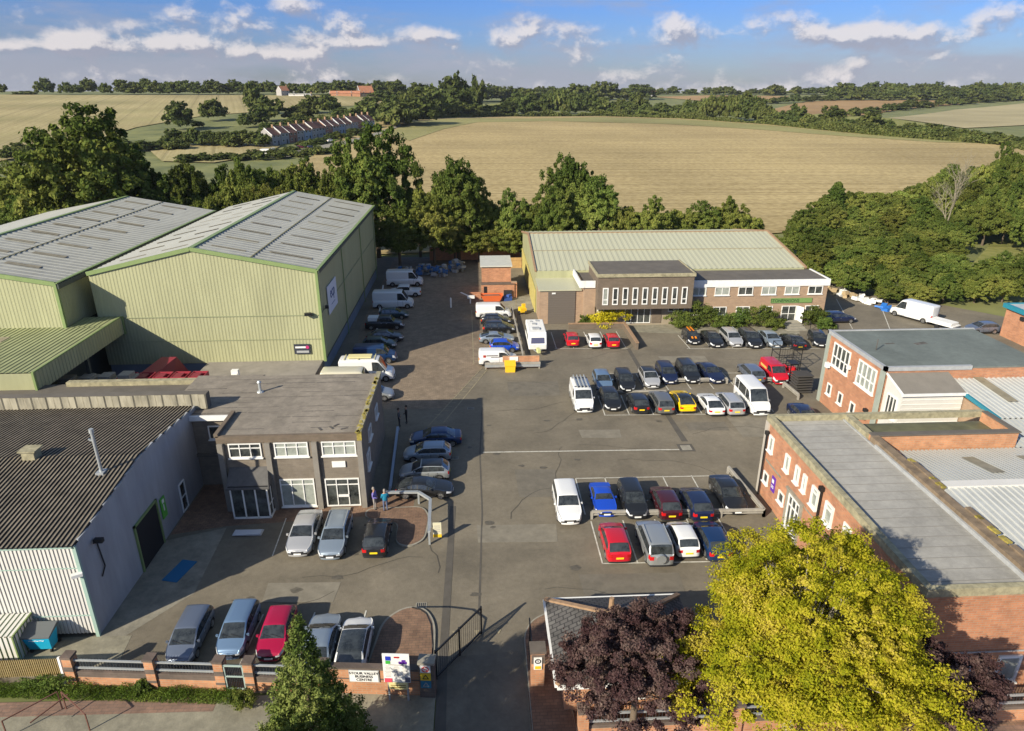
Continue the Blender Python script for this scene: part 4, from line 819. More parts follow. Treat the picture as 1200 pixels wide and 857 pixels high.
# curved railing + gates
def polyrail(pts, h, mb, r=.05):
    for p, q in zip(pts[:-1], pts[1:]): mb.bar((p[0],p[1],h),(q[0],q[1],h),r*2,r*2)
t = thing('curved_hoop_rail','tall black hoop rail curving over the entrance bed by the left pier','rail',(-3.2,31,0))
b = MB(); pts = [(-3.1,28.6,0),(-2.85,28.8,1.),(-2.8,29.6,1.9),(-2.95,30.8,2.2),(-3.3,32,1.9),(-3.8,33.2,1.2),(-4.4,34.4,.3)]
for p,q in zip(pts[:-1],pts[1:]): b.tube(p,q,.05,.05,6)
b.build('rail',M_black,t)
t = thing('left_gate_leaf','open black steel gate leaf swung into the yard at the entrance','gate',(-2.6,29,0))
b = MB(); g0 = Vector((-2.65,29.0,0)); g1 = Vector((-.15,32.3,0)); d = (g1-g0)
for z in (.15,1.9): b.bar(g0+Vector((0,0,z)),g1+Vector((0,0,z)),.09,.09)
for k in (0,.5,1): b.bar(g0+d*k+Vector((0,0,0)),g0+d*k+Vector((0,0,2.0)),.11,.11)
b.build('frame',M_black,t); b = MB()
for k in range(1,22): b.bar(g0+d*k/22+Vector((0,0,.15)),g0+d*k/22+Vector((0,0,1.9)),.018,.018)
b.build('bars',M_black,t)
t = thing('right_gate_pier','brick pier with round speed sign on the right side of the entrance','pier',(2.85,28.4,0))
MB().box(2.5,28.1,0,3.2,28.75,2.4).build('pier',M_brickO,t); MB().box(2.42,28.02,2.4,3.28,28.83,2.55).box(2.49,28.09,1.7,3.21,28.1,2.3).build('cap',M_brickD,t)
p = MB().box(2.62,28.03,1.35,3.05,28.09,2.15).build('notice',M_white,t)
b = MB()
for k in range(14): a0 = 2*PI*k/14; a1 = 2*PI*(k+1)/14; b.bar((2.835+.14*math.cos(a0),28.02,1.93+.14*math.sin(a0)),(2.835+.14*math.cos(a1),28.02,1.93+.14*math.sin(a1)),.02,.05)
b.build('ring',M_dark,p); textmesh('numeral','5',.2,M_dark,p,(2.835,28.02,1.93),(R(90),0,0)); MB().box(2.68,28.015,1.4,3.0,28.03,1.6).build('amber_strip',M_yel,p)
t = thing('right_gate_leaf','closed up black gate leaf standing edge on behind the right pier','gate',(2.5,28.8,0)); b = MB()
g0 = Vector((2.62,28.8,0)); d = Vector((.02,2.6,0))
for z in (.15,1.8): b.bar(g0+Vector((0,0,z)),g0+d+Vector((0,0,z)),.07,.07)
for k in range(14): b.bar(g0+d*k/13+Vector((0,0,.1)),g0+d*k/13+Vector((0,0,1.85)),.03,.03)
b.build('frame',M_black,t)
# right front wall
t = thing('right_front_wall','brick garden wall with pale rails before the right brick building','wall',(18,24.9,0))
MB().box(4.8,24.75,0,45,25.05,.75).build('orange_base',M_brickO,t); MB().box(4.8,24.77,.75,45,25.03,.95).build('dark_brick_band',M_brickD,t)
b = MB(); 
for k in range(250): b.box(4.9+.16*k,24.88,.95,4.93+.16*k,24.91,1.75)
b.build('railing_bars',M_dark,t); MB().box(4.9,24.8,1.1,45,24.88,1.2).box(4.9,24.8,1.6,45,24.88,1.7).build('railing_rail',M_galv,t)
for x in (4.8,12.5,20.2,27.9,35.6): p = MB().box(x-.25,24.6,0,x+.25,25.15,1.9).build('pier',M_brickO,t); MB().box(x-.3,24.55,1.9,x+.3,25.2,2.05).build('pier_cap',M_brickD,p)
# reed screen
t = thing('reed_screen','straw coloured reed fence panel at the bottom left beside the brick piers','fence',(-26,30,0))
MB().corr((-34,30.35,.0),(1,0,0),(.0,.0,1),11.35,1.2,.11,.04,0,1,N=(0,-1,0)).build('reeds',[mat('straw',(.38,.29,.13),.95,var=.35,vscale=2,stretch=(1.5,1,.3)),mat('straw_dark',(.32,.245,.11),.95,var=.3)],t)
MB().bar((-22.75,29.6,0),(-22.95,29.9,1.7),.12,.12).build('post',M_white,t)
# rusty handrail by the path
t = thing('rusty_handrail','thin rusty stair handrail standing on the pavement at the bottom left','handrail',(-22,28,0))
b = MB(); 
for p,q in (((-23.9,26.4,0),(-23.9,26.4,1.1)),((-21.9,28,0),(-21.9,28,1.2)),((-20,26.6,0),(-20,26.6,1.1)),((-23.9,26.4,1.1),(-22.1,28,1.2)),((-21.9,28,1.2),(-20,26.6,1.1)),((-22.1,28,0),(-22.1,28,1.2)),((-22.6,26.4,.9),(-21.6,28,1.)),): b.bar(p,q,.05,.05)
b.build('rails',mat('rust',(.14,.06,.04),.9),t)
# kiosk, bin
t = thing('profiled_steel_kiosk','pale green profiled steel kiosk in the bottom left corner of the yard','kiosk',(-27.2,31.8,0))
MB().corr((-29.3,31.05,0),(1,0,0),(0,0,1),3.1,1.75,.28,.05,0,1,N=(0,-1,0)).corr((-26.2,31.05,0),(0,1,0),(0,0,1),1.7,1.75,.28,.05,0,1,N=(1,0,0)).build('walls',[M_whiteclad,M_greentrim],t)
MB().corr((-29.35,31.0,1.78),(1,0,0),(0,1.75,.1),3.2,1.78,.28,.05,0,1,N=(0,0,1)).build('roof',[M_whiteclad,M_greentrim],t); MB().bar((-26.18,31.0,0),(-26.18,31.0,1.8),.08,.08).bar((-26.15,31,1.82),(-26.15,32.8,1.9),.08,.08).build('edge',M_greentrim,t)
t.location = (-27.3,32.25,0)
t = thing('blue_wheelie_bin','bright blue four wheeled waste bin with grey lid beside the kiosk','bin',(-24.9,31.6,0))
blue = mat('bin_blue',(.01,.38,.6),.5)
MB().add([(-25.45,31.2,.25),(-24.25,31.2,.25),(-24.25,31.8,.25),(-25.45,31.8,.25),(-25.6,31.0,1.25),(-24.1,31.0,1.25),(-24.1,31.9,1.42),(-25.6,31.9,1.42)],[(0,3,2,1),(0,1,5,4),(1,2,6,5),(2,3,7,6),(3,0,4,7)]).build('body',blue,t)
b = MB().add([(-25.65,30.95,1.27),(-24.05,30.95,1.27),(-24.05,31.95,1.6),(-25.65,31.95,1.6),(-25.65,30.95,1.2),(-24.05,30.95,1.2),(-24.05,31.95,1.4),(-25.65,31.95,1.4)],[(0,1,2,3),(4,5,1,0),(5,6,2,1),(7,4,0,3),(6,7,3,2)]); 
b.build('lid',mat('lid_grey',(.1,.11,.11),.7),t)
for x in (-25.4,-24.3):
    for y in (31.25,32.05): MB().tube((x-.04,y,.12),(x+.04,y,.12),.12,.12,10).build('wheel',M_rubber,t)
textmesh('white_marking','~~~',.5,M_white,t,(-24.85,31.05,1.0),(R(90),0,0),.01)
t.location = (-25.5,32.5,0)
single(MB().obox((-20.4,39.1,.03),(1.1,2.2,.04),-.25),'blue_mat',mat('mat_blue',(.01,.13,.28),.8),'rectangular blue mat lying on the shaded concrete apron','mat')
t = thing('stacked_white_boards','pile of pale boards lying on the shaded forecourt before the office wing','boards',(-17.1,43.2,0))
for k in range(4): MB().obox((-17.1+.03*k,43.25-.06*k,.04+.05*k),(2.1-.1*k,.7-.04*k,.04),-.03+.02*k).build('board',mat('board_white',(.55,.56,.58),.7),t)
single(MB().box(-23.9,39.7,0,-23.0,41,1.0).box(-23.8,39.9,1.0,-23.2,40.6,1.35),'workbench',M_lead,'pale machine just inside the dark workshop doorway','machine')
# --- white rail with notices by forecourt island
t = thing('forecourt_rail','white knee rail wrapping the forecourt island with a yellow notice at its end','rail',(-4.3,43.5,0))
rp = [(-7.4,46.6),(-4.9,46.5),(-3.9,45.4),(-3.75,41.2)]
b = MB()
for p,q in zip(rp[:-1],rp[1:]): b.bar((*p,1.05),(*q,1.05),.22,.16)
b.build('rail',M_galv,t)
for p in rp+[(-3.8,43.3)]: MB().box(p[0]-.07,p[1]-.07,0,p[0]+.07,p[1]+.07,1.05).build('post',M_galv,t)
n = MB().box(-3.5,41.6,.55,-2.9,41.68,1.5).build('cream_notice',mat('cream_notice_paint',(.62,.58,.4),.6),t); MB().box(-3.5,41.58,.3,-2.9,41.66,.55).build('yellow_strip',M_yel,n)
b = MB()
for k in range(4): b.box(-3.42,41.585,.75+.16*k,-3.0,41.6,.8+.16*k)
b.build('print',MATS['listing_grey'],n)
single(MB().bar((-7.35,48.6,.25),(-7.85,59.4,.25),.22,.2).box(-7.5,48.5,0,-7.3,48.7,.2).box(-7.9,59.2,0,-7.7,59.4,.2),'blue_grey_kerb_rail',mat('rail_blue',(.3,.36,.44),.6),'long low pale rail on the ground between office wall and the sideways parked cars','rail')
single(MB().bar((-12.4,74.5,.2),(-15.6,112,.2),.2,.2).box(-12.5,74.4,0,-12.3,74.6,.15),'white_kerb_rail',M_white,'long low white rail along the foot of the big green shed behind the vans','rail')
# timber rails
def timber_rail(pts, label, gap, h=.62, double=True):
    t = thing('parking_rail', label, 'rail', (pts[0][0],pts[0][1],0), 0, 'low rails round the parking bays')
    b = MB()
    for p,q in zip(pts[:-1],pts[1:]):
        b.bar((*p,h),(*q,h),.16,.2)
        if double: b.bar((*p,h-.25),(*q,h-.25),.1,.1)
    b.build('rail',M_timber,t)
    for p,q in zip(pts[:-1],pts[1:]):
        L = math.hypot(q[0]-p[0],q[1]-p[1]); n = max(1,int(round(L/gap)))
        for k in range(n+1): x = p[0]+(q[0]-p[0])*k/n; y = p[1]+(q[1]-p[1])*k/n; MB().box(x-.09,y-.09,0,x+.09,y+.09,h-.02).build('post',M_timber,t)
timber_rail([(8.3,43.75),(21.4,43.35),(20.9,49.8)],'long grey timber rail between the two lower rows of parked cars',3.2)
timber_rail([(21.2,68.9),(27.4,68.8)],'grey timber rail in front of the black and navy cars of the middle bays',2.6)
timber_rail([(28.2,68.8),(32.6,68.6)],'short grey timber rail in front of the red van',2.)
timber_rail([(33.2,67.4),(33.4,64.2)],'stub of grey rail beside the white minibus',3.)
timber_rail([(12.6,66.8),(20,66.6)],'faint low kerb rail between the back to back middle rows',3.5,.25,False)
timber_rail([(5.0,97.5),(5.35,78)],'long pale double rail running from the brick hut to the caravan',4.)
t = thing('island_end_wall','low brick wall with timber band, white notice and yellow grit bin at the lane corner','wall',(4,75,0))
MB().box(.75,74.7,0,7.1,75,.5).build('brick_wall',M_brickO,t); MB().box(.7,74.5,.45,7.2,74.7,.75).build('timber_band',M_timber,t); MB().box(.7,74.2,.3,7.15,74.35,.55).build('pale_rail',M_galv,t)
for x in (.8,7.05): MB().box(x-.08,74.3,0,x+.08,74.5,.5).build('post',M_kerb,t)
MB().box(2.8,75.0,.5,7.1,75.2,1.35).build('red_panel',M_brickO,t); MB().box(3.6,74.93,.75,4.6,75.,1.3).build('white_notice',M_white,t)
t = thing('grit_bin','bright yellow grit bin against the low wall at the lane corner','grit bin',(3.6,73.7,0)); MB().add([(3.05,73.3,0),(4.15,73.3,0),(4.15,74.1,0),(3.05,74.1,0),(3.0,73.25,.8),(4.2,73.25,.8),(4.2,74.15,1.05),(3.0,74.15,1.05)],[(0,1,5,4),(1,2,6,5),(2,3,7,6),(3,0,4,7)]).build('body',M_yel,t); MB().add([(2.95,73.2,.8),(4.25,73.2,.8),(4.25,74.18,1.08),(2.95,74.18,1.08),(2.95,73.2,.9),(4.25,73.2,.9),(4.25,74.18,1.18),(2.95,74.18,1.18)],[(4,5,6,7),(0,1,5,4),(1,2,6,5),(3,0,4,7)]).build('lid',M_yel,t)
t = thing('low_brown_wall','low brown brick wall turning a corner behind the three small red and white cars','wall',(16,87.9,0)); MB().box(12.3,88.3,0,20,88.6,.75).box(19.7,80,0,20,88.3,.9).build('wall',M_brickB,t); MB().box(12.25,88.25,.75,20.05,88.65,.85).box(19.65,79.95,.9,20.05,88.25,1.0).build('coping',M_ridge,t)
# rubbish along the top right
random.seed(21)
cols = [M_white,M_conc,mat('tan_board',(.4,.3,.17),.9),mat('blue_sheet',(.02,.15,.5),.6),M_lead]
for i,(x,y,m,l) in enumerate([(55.6,108,2,'pile of tan boards at the far end of the debris line'),(57,106,2,'tall tan block heap in the debris line by the bushes'),(58,103.3,0,'white sack in the debris line by the bushes'),(58.6,101.3,2,'tan crate in the debris line by the bushes'),(59.3,99.8,0,'white slabs leaning in the debris line'),(60.6,98,0,'large white sheet heap in the debris line'),(60.7,95.3,3,'bright blue sheet at the near end of the debris line'),(62.6,93.8,2,'flat tan boards by the bushes near the white van')]):
    b = MB()
    for k in range(7): b.obox((x+random.uniform(-.9,.9),y+random.uniform(-.9,.9),random.uniform(.1,.7 if m != 3 else .2)),(random.uniform(.4,1.3),random.uniform(.4,1.2),random.uniform(.15,.6)),random.random()*3,0,random.uniform(-.3,.3))
    single(b,'builders_debris',cols[m],l,'debris')
# steel stillages by rear block + red forklift
t = thing('wire_stillage','tall black wire mesh stillage frame standing beside the rear brick block','cage',(33.9,70.5,0)); cg1 = t; b = MB()
for x in (32.6,35.2):
    for y in (69.6,71.6): b.bar((x,y,0),(x,y,3.2),.07,.07)
for z in (.1,1.1,2.1,3.15):
    b.bar((32.6,69.6,z),(35.2,69.6,z),.06,.06).bar((32.6,71.6,z),(35.2,71.6,z),.06,.06).bar((32.6,69.6,z),(32.6,71.6,z),.06,.06).bar((35.2,69.6,z),(35.2,71.6,z),.06,.06)
for k in range(9): b.bar((32.6+.29*k,69.6,.1),(32.6+.29*k,69.6,3.15),.02,.02)
b.build('frame',M_black,t)
t = thing('pallet_cage_stack','stack of dark pallets and mesh in front of the rear brick block corner','cage',(34.2,65.5,0)); cg2 = t
for k in range(7): MB().obox((34.1,65.3,.2+.3*k),(1.8,1.6,.12),.05*(k%3)).obox((34.1,65.3,.05+.3*k),(1.5,.2,.16),.05).build('pallet',mat('dark_wood',(.05,.045,.04),.9),t)
t = thing('red_forklift','red forklift with black mast parked against the rear brick block','forklift',(33.6,67.6,0))
MB().obox((33.7,67.7,.75),(1.3,1.1,.7)).obox((33.9,68.3,1.1),(1.,.6,.6)).obox((32.7,67.9,1.3),(.5,.7,1.1)).build('body',M_red,t)
MB().bar((33.2,67,0),(33.2,67,2.3),.1,.1).bar((34.1,67,0),(34.1,67,2.3),.1,.1).bar((33.2,67,2.2),(34.1,67,2.2),.08,.08).bar((33.2,68.4,1.2),(33.2,68.4,2.3),.06,.06).bar((34.2,68.4,1.2),(34.2,68.4,2.3),.06,.06).obox((33.7,67.7,2.3),(1.1,1.5,.06)).build('mast',M_black,t)
for dx in (-.6,.6):
    for dy in (-.4,.5): MB().tube((33.7+dx-.1,67.7+dy,.3),(33.7+dx+.1,67.7+dy,.3),.3,.3,12).build('wheel',M_rubber,t)
MB().tube((32.95,66.95,1.),(32.85,66.9,1.),.16,.16,8).build('lamp',M_hl,t); t.location = (34.9,69.6,0); t.scale = (.9,.9,.9); cg1.location = (35.6,72.6,0); cg2.location = (34.7,66.6,0)
# ------------------------------------------------------------------ vehicles
def paint(name, c, metal=.0, rough=.3):
    return mat('paint_'+name, c, rough, metal, coat=.6)
PC = dict(white=paint('white',(.72,.72,.7)), silver=paint('silver',(.4,.42,.42),.55,.35), grey=paint('grey',(.17,.17,.16),.4), black=paint('black',(.013,.014,.016)), navy=paint('navy',(.012,.02,.06),.2),
   blue=paint('blue',(.01,.06,.45)), lblue=paint('light_blue',(.16,.25,.38),.4), bluegrey=paint('blue_grey',(.17,.2,.26),.5), red=paint('red',(.5,.008,.02)), crimson=paint('crimson',(.33,.004,.04)), maroon=paint('maroon',(.07,.012,.018),.3), yellow=paint('yellow',(.85,.55,.0)), teal=paint('dark_teal',(.02,.05,.06),.3), sblue=paint('silver_blue',(.3,.36,.42),.5,.35), cream=paint('cream',(.55,.52,.4)), dblue=paint('dark_blue',(.01,.035,.11),.3), lsilver=paint('pale_silver',(.5,.5,.5),.4), grn=paint('dark_green',(.015,.04,.03),.2))
TY = {  # L W H hood ws roof-rear rear deck belt roofwidth
 'hatch': (4.05,1.76,1.48,.95,.8,.5,.05,.93,.78), 'small': (3.6,1.66,1.5,.75,.75,.4,.05,.93,.8), 'saloon': (4.65,1.82,1.44,1.15,.85,.75,.55,.92,.76), 'estate': (4.65,1.82,1.5,1.1,.8,.4,.05,.93,.78),
 'suv': (4.5,1.88,1.72,1.05,.65,.35,.05,1.06,.82), 'mpv': (4.2,1.74,1.6,.75,.95,.35,.05,1.0,.8), 'coupe': (4.4,1.8,1.33,1.25,.8,1.0,.22,.88,.72), 'sports': (3.9,1.72,1.24,1.25,.5,.45,.75,.82,.72),
 'van_s': (4.5,1.82,1.86,.8,.7,.1,.03,1.1,.88), 'van_m': (5.0,1.98,2.05,.85,.75,.1,.03,1.18,.9), 'van_l': (5.9,2.06,2.6,.75,.85,.1,.03,1.25,.92), 'minibus': (5.3,2.04,2.45,.8,.8,.12,.03,1.2,.9), 'pickup': (5.1,1.85,1.78,1.15,.6,.15,1.6,1.08,.84)}
def lerp(a,b,t): return a+(b-a)*t
def pl(keys, x):   # keys sorted by descending x
    if x >= keys[0][0]: return keys[0][1]
    for (x0,v0),(x1,v1) in zip(keys[:-1],keys[1:]):
        if x >= x1: return lerp(v0,v1,(x0-x)/max(1e-6,(x0-x1)))
    return keys[-1][1]
def car_proto(kind):
    L,W,H,hood,ws,rear,deck,zb,rw = TY[kind]; van = kind.startswith('van') or kind == 'minibus'
    F = L/2; T = -L/2; cowl = F-hood; wt = cowl-ws; rb = T+deck; rr = rb+rear
    zc = zb+.06; zh = zb-(.12 if not van else .1); zd = zb+.06; zs = .22; r = .36 if (van or kind in('suv','pickup')) else .33
    xf = F-.82; xr = T+(.8 if not van else .95)
    zt = [(F,.64),(F-.03,.7),(F-.1,zh-.07),(F-.28,zh),(cowl,zc),(wt+.12,H-.1),(wt-.08,H-.03),((wt+rr)/2,H),(rr+.15,H-.03),(rr,H-.07),(rb,zd)]
    zt += [(T+.1,zd-.03),(T+.03,zd-.06),(T,zd-.12)] if deck > .15 else [(T+.03,zd-.02),(T,zd-.06)]
    if van: zt = [(F,.75),(F-.04,.85),(F-.12,zh-.1),(F-.3,zh),(cowl,zc),(wt+.12,H-.12),(wt-.12,H-.03),((wt+rr)/2,H),(T+.2,H-.02),(T+.06,H-.06),(T+.03,H-.12),(T,H-.2)]
    xs = [F,F-.02,F-.06,F-.12,F-.22,F-.36,cowl+.02,cowl-.02]+[cowl-ws*k/4 for k in range(1,4)]+[wt+.06,wt-.04,wt-.16]
    for c in (xf,xr): xs += [c+r*q for q in (1.18,1.05,.9,.6,.3,0,-.3,-.6,-.9,-1.05,-1.18)]
    bp = wt-.55; xs += [bp,bp-.1]
    if not van: 
        bq = (bp-.1+rr)/2-.15; xs += [bq,bq-.08]
    xs += [rr+.3,rr+.12,rr-.02]+[rr-rear*k/3 for k in (1,2)]+[rb+.01,rb-.02,T+.22,T+.1,T+.05,T+.02,T]
    xs = sorted([x for x in set(xs) if T <= x <= F], reverse=True); q = [xs[0]]
    for x in xs[1:]:
        if q[-1]-x > .018: q.append(x)
    if q[-1] != T: q[-1] = T
    xs = q
    def hw(x):
        a = F-x; b = x-T; w = W/2
        f = 1.
        if a < .7: f *= lerp(.74 if not van else .82,1.,(1-(1-a/.7)**2.4))
        if b < .5: f *= lerp(.86 if not van else .96,1.,(1-(1-b/.5)**2.2))
        return w*f
    rows = []
    for x in xs:
        t = pl(zt,x); w = hw(x); bz = min(zb + .05*max(0,(cowl-x)/L), t-.04); c = min(1,max(0,(t-bz-.05)/(H-zb-.05)))
        sill = zs
        for cx in (xf,xr):
            d = abs(x-cx)
            if d < r*1.16: sill = max(sill, .33+math.sqrt((r*1.16)**2-d*d)*.98 if van or r>.34 else .3+math.sqrt((r*1.16)**2-d*d)*.98)
        wl = lerp(w*.95,W/2*rw*(w/(W/2))**.5,c); wb = w*.955; s0 = sill; s1 = max(sill+.02,.36); s1b=max(s1+.02,lerp(.36,bz,.55))
        s2 = min(max(s1b,bz-.3),bz-.06)
        rnd = .05 if c > .3 else .015
        row = [(w*.93,s0),(w*.985,s1),(w,max(s1+.01,s2)),(w*.99,max(bz-.06,s1+.02)),(wb,bz),(lerp(wb,wl,.06),lerp(bz,t,.06)),(lerp(wb,wl,.84),lerp(bz,t,.84)),(wl,t-rnd),(wl*.9,t-.004),(wl*.5,t+.02),(0,t+.028)]
        rows.append(row)
    parts = {}
    def put(p, vs, flip=False):
        v,f = parts.setdefault(p,([],[])); o = len(v); v += vs; f.append(list(range(o,o+4))[::-1 if flip else 1])
    P_ = lambda i,j,s: (xs[i], rows[i][j][0]*s, rows[i][j][1])
    for i in range(len(xs)-1):
        xm = (xs[i]+xs[i+1])/2
        for j in range(10):
            for s in (1,-1):
                p = 'body'
                if wt+.03 < xm < cowl+.0 and j >= 8: p = 'windscreen'
                elif (not van) and rb+.03 < xm < rr+.02 and j >= 8: p = 'rear_window'
                elif j == 5 and xm < cowl-.12:
                    hgt_ = rows[i][7][1]-rows[i][4][1]
                    lim = (wt-.9) if (van and kind != 'minibus') else (rr-rear*.45 if not van else T+.35)
                    if xm > lim and hgt_ > .12: 
                        p = 'side_window_l' if s > 0 else 'side_window_r'
                        if bp-.1 <= xm <= bp or (not van and bq-.08 <= xm <= bq): p = 'pillar'
                        if kind == 'minibus' and (int((bp-xm)/.95+10) != int((bp-xm-.1)/.95+10)): p = 'body'
                elif j in (2,3) and xm > F-.32: p = 'headlight_l' if s > 0 else 'headlight_r'
                elif j in (2,3) and xm < T+(.14 if not van else .06): p = 'tail_light_l' if s > 0 else 'tail_light_r'
                elif j == 0: p = 'trim'
                elif not van and j >= 7 and wt-.02 > xm > rr+.02: p = 'roof_panel'
                vs = [P_(i,j,s),P_(i+1,j,s),P_(i+1,j+1,s),P_(i,j+1,s)]
                put(p, vs, s > 0)
    # end caps
    for end,i,dx in (('f',0,.09),('r',len(xs)-1,-.04)):
        cols = [1,.66,.3,0,-.3,-.66,-1]
        for j in range(10):
            for a,b in zip(cols[:-1],cols[1:]):
                def Q(jj,c): return (xs[i]+dx*(1-c*c), rows[i][jj][0]*c, rows[i][jj][1])
                z = (rows[i][j][1]+rows[i][j+1][1])/2; am = abs((a+b)/2)
                p = 'body'
                if end == 'f':
                    if j in (1,) : p = 'trim'
                    elif j in (2,3) and am > .66: p = 'headlight_l' if a+b > 0 else 'headlight_r'
                    elif j in (2,3) : p = 'trim'
                else:
                    if j in (2,3) and am > .66: p = 'tail_light_l' if a+b > 0 else 'tail_light_r'
                    elif j == 0: p = 'trim'
                vs = [Q(j,a),Q(j,b),Q(j+1,b),Q(j+1,a)]
                put(p, vs, end == 'r')
    vals = dict(L=L,W=W,H=H,F=F,T=T,xf=xf,xr=xr,r=r,zb=zb,zh=zh,wt=wt,rr=rr,rb=rb,cowl=cowl,rw=rw,van=van,zd=zd)
    # meshes: weld each part
    ME = {}
    def mk(key, v, f, mats, smooth=True, mi=None):
        bm = bmesh.new(); vv = [bm.verts.new(p) for p in v]; 
        for k,ff in enumerate(f):
            try:
                fc = bm.faces.new([vv[a] for a in ff]); fc.smooth = smooth
                if mi: fc.material_index = mi[k]
            except ValueError: pass
        bmesh.ops.remove_doubles(bm, verts=bm.verts[:], dist=.002)
        bmesh.ops.dissolve_degenerate(bm, dist=.001, edges=bm.edges[:])
        me = bpy.data.meshes.new(key); bm.to_mesh(me); bm.free()
        for m in mats: me.materials.append(m)
        ME[key] = me
    bv,bf = parts['body']; mi = [0]*len(bf); v2 = list(bv); f2 = list(bf)
    for pn,k in (('trim',1),('pillar',1)):
        if pn in parts:
            o = len(v2); v2 += parts[pn][0]; f2 += [[a+o for a in ff] for ff in parts[pn][1]]; mi += [k]*len(parts[pn][1])
    o = len(v2); v2 += [(F-.1,.7*W/2,.3),(T+.1,.7*W/2,.3),(T+.1,-.7*W/2,.3),(F-.1,-.7*W/2,.3)]; f2.append([o,o+3,o+2,o+1]); mi.append(1)
    for cx in (xf,xr):   # dark wheel housings
        for s in (1,-1):
            o = len(v2); y0 = s*(W/2-.24); y1 = s*(W/2-.05); 
            pts = [(cx+r*1.2*math.cos(a),.3+r*1.2*math.sin(a)) for a in [PI*k/8 for k in range(9)]]
            for (a,b) in pts: v2 += [(a,y0,b),(a,y1,b)]
            for k in range(8): f2.append([o+2*k,o+2*k+1,o+2*k+3,o+2*k+2]); mi.append(1)
            f2.append([o+2*k for k in range(9)]); mi.append(1)
    mk('body',v2,f2,[PC['white'],M_dark],True,mi)
    for pn in ('windscreen','rear_window','side_window_l','side_window_r','headlight_l','headlight_r','tail_light_l','tail_light_r','roof_panel'):
        if pn in parts: mk(pn,*parts[pn],[PC['white'] if pn == 'roof_panel' else M_hl if pn[0] == 'h' else M_tl if pn[0] == 't' else M_carglass])
    # wheels
    n = 16; v = []; f = []; ww = .2
    prof = [(r*.62,-ww/2),(r*.93,-ww/2),(r,-ww/2+.03),(r,ww/2-.03),(r*.93,ww/2),(r*.62,ww/2)]
    for k in range(n):
        a = 2*PI*k/n
        for (rr_,y) in prof: v.append((rr_*math.cos(a),y,rr_*math.sin(a)))
    for k in range(n):
        for j in range(6): a = k*6+j; b = k*6+(j+1)%6; c = ((k+1)%n)*6+(j+1)%6; d = ((k+1)%n)*6+j; f.append([a,d,c,b])
    mk('tyre',v,f,[M_rubber])
    b = MB()
    for s in (1,-1):
        y = s*(ww/2-.02)
        for k in range(5):
            a = 2*PI*k/5; b.bar((0,y,0),(r*.63*math.cos(a),y,r*.63*math.sin(a)),.03 if s > 0 else .03,.1)
        for k in range(14):
            a0 = 2*PI*k/14; a1 = 2*PI*(k+1)/14; b.bar((r*.6*math.cos(a0),y,r*.6*math.sin(a0)),(r*.6*math.cos(a1),y,r*.6*math.sin(a1)),.05,.03)
    b.tube((0,-.02,0),(0,.02,0),r*.6,r*.6,14,1)
    me = bpy.data.meshes.new('rim'); me.from_pydata(b.v,[],b.f); me.materials.append(M_rim); me.materials.append(M_dark); me.polygons.foreach_set('material_index',b.m); ME['rim'] = me
    def bme(key,b,m):
        me = bpy.data.meshes.new(key); me.from_pydata(b.v,[],b.f); me.materials.append(m); ME[key] = me
    bme('plate_f',MB().obox((F+.095,0,.42),(.02,.5,.12)),M_pw); bme('plate_r',MB().obox((T-.05,0,(.62 if deck < .3 else .6)),(.02,.52,.13)),M_py)
    b = MB(); b.obox((cowl-.3,W/2+.06,zb+.08),(.1,.16,.14),.2); bme('mirror_l',b,PC['white']); b = MB(); b.obox((cowl-.3,-W/2-.06,zb+.08),(.1,.16,.14),-.2); bme('mirror_r',b,PC['white'])
    b = MB(); wS = W/2+.004
    sx_ = [wt-.0+.15,bp-.05]+([] if van else [bq-.02])
    for s in (1,-1):
        for xx in sx_: b.obox((xx,s*wS*.993,(.4+zb)/2),(.022,.012,zb-.48),0)
        b.obox(((sx_[0]+sx_[-1])/2,s*wS*.99,.4),(sx_[0]-sx_[-1],.012,.025),0)
        b.obox((cowl-.1,s*W*.36,zb+.035),(.03,.5,.02),0)
    bme('door_seam',b,M_dark); b = MB()
    for xx in sx_[1:]:
        for s in (1,-1): b.obox((xx+.16,s*(wS+.012),zb-.12),(.16,.03,.035),0)
    bme('door_handle',b,M_rim)
    bme('wiper',MB().bar((cowl-.06,.55,zc+.08),(cowl-.22,-.1,zc+.2),.02,.02).bar((cowl-.06,0,zc+.08),(cowl-.22,-.6,zc+.2),.02,.02),M_dark)
    vals['ME'] = ME
    return vals
PROTO = {}
def wmat(o, idx, m):
    o.material_slots[idx].link = 'OBJECT'; o.material_slots[idx].material = m
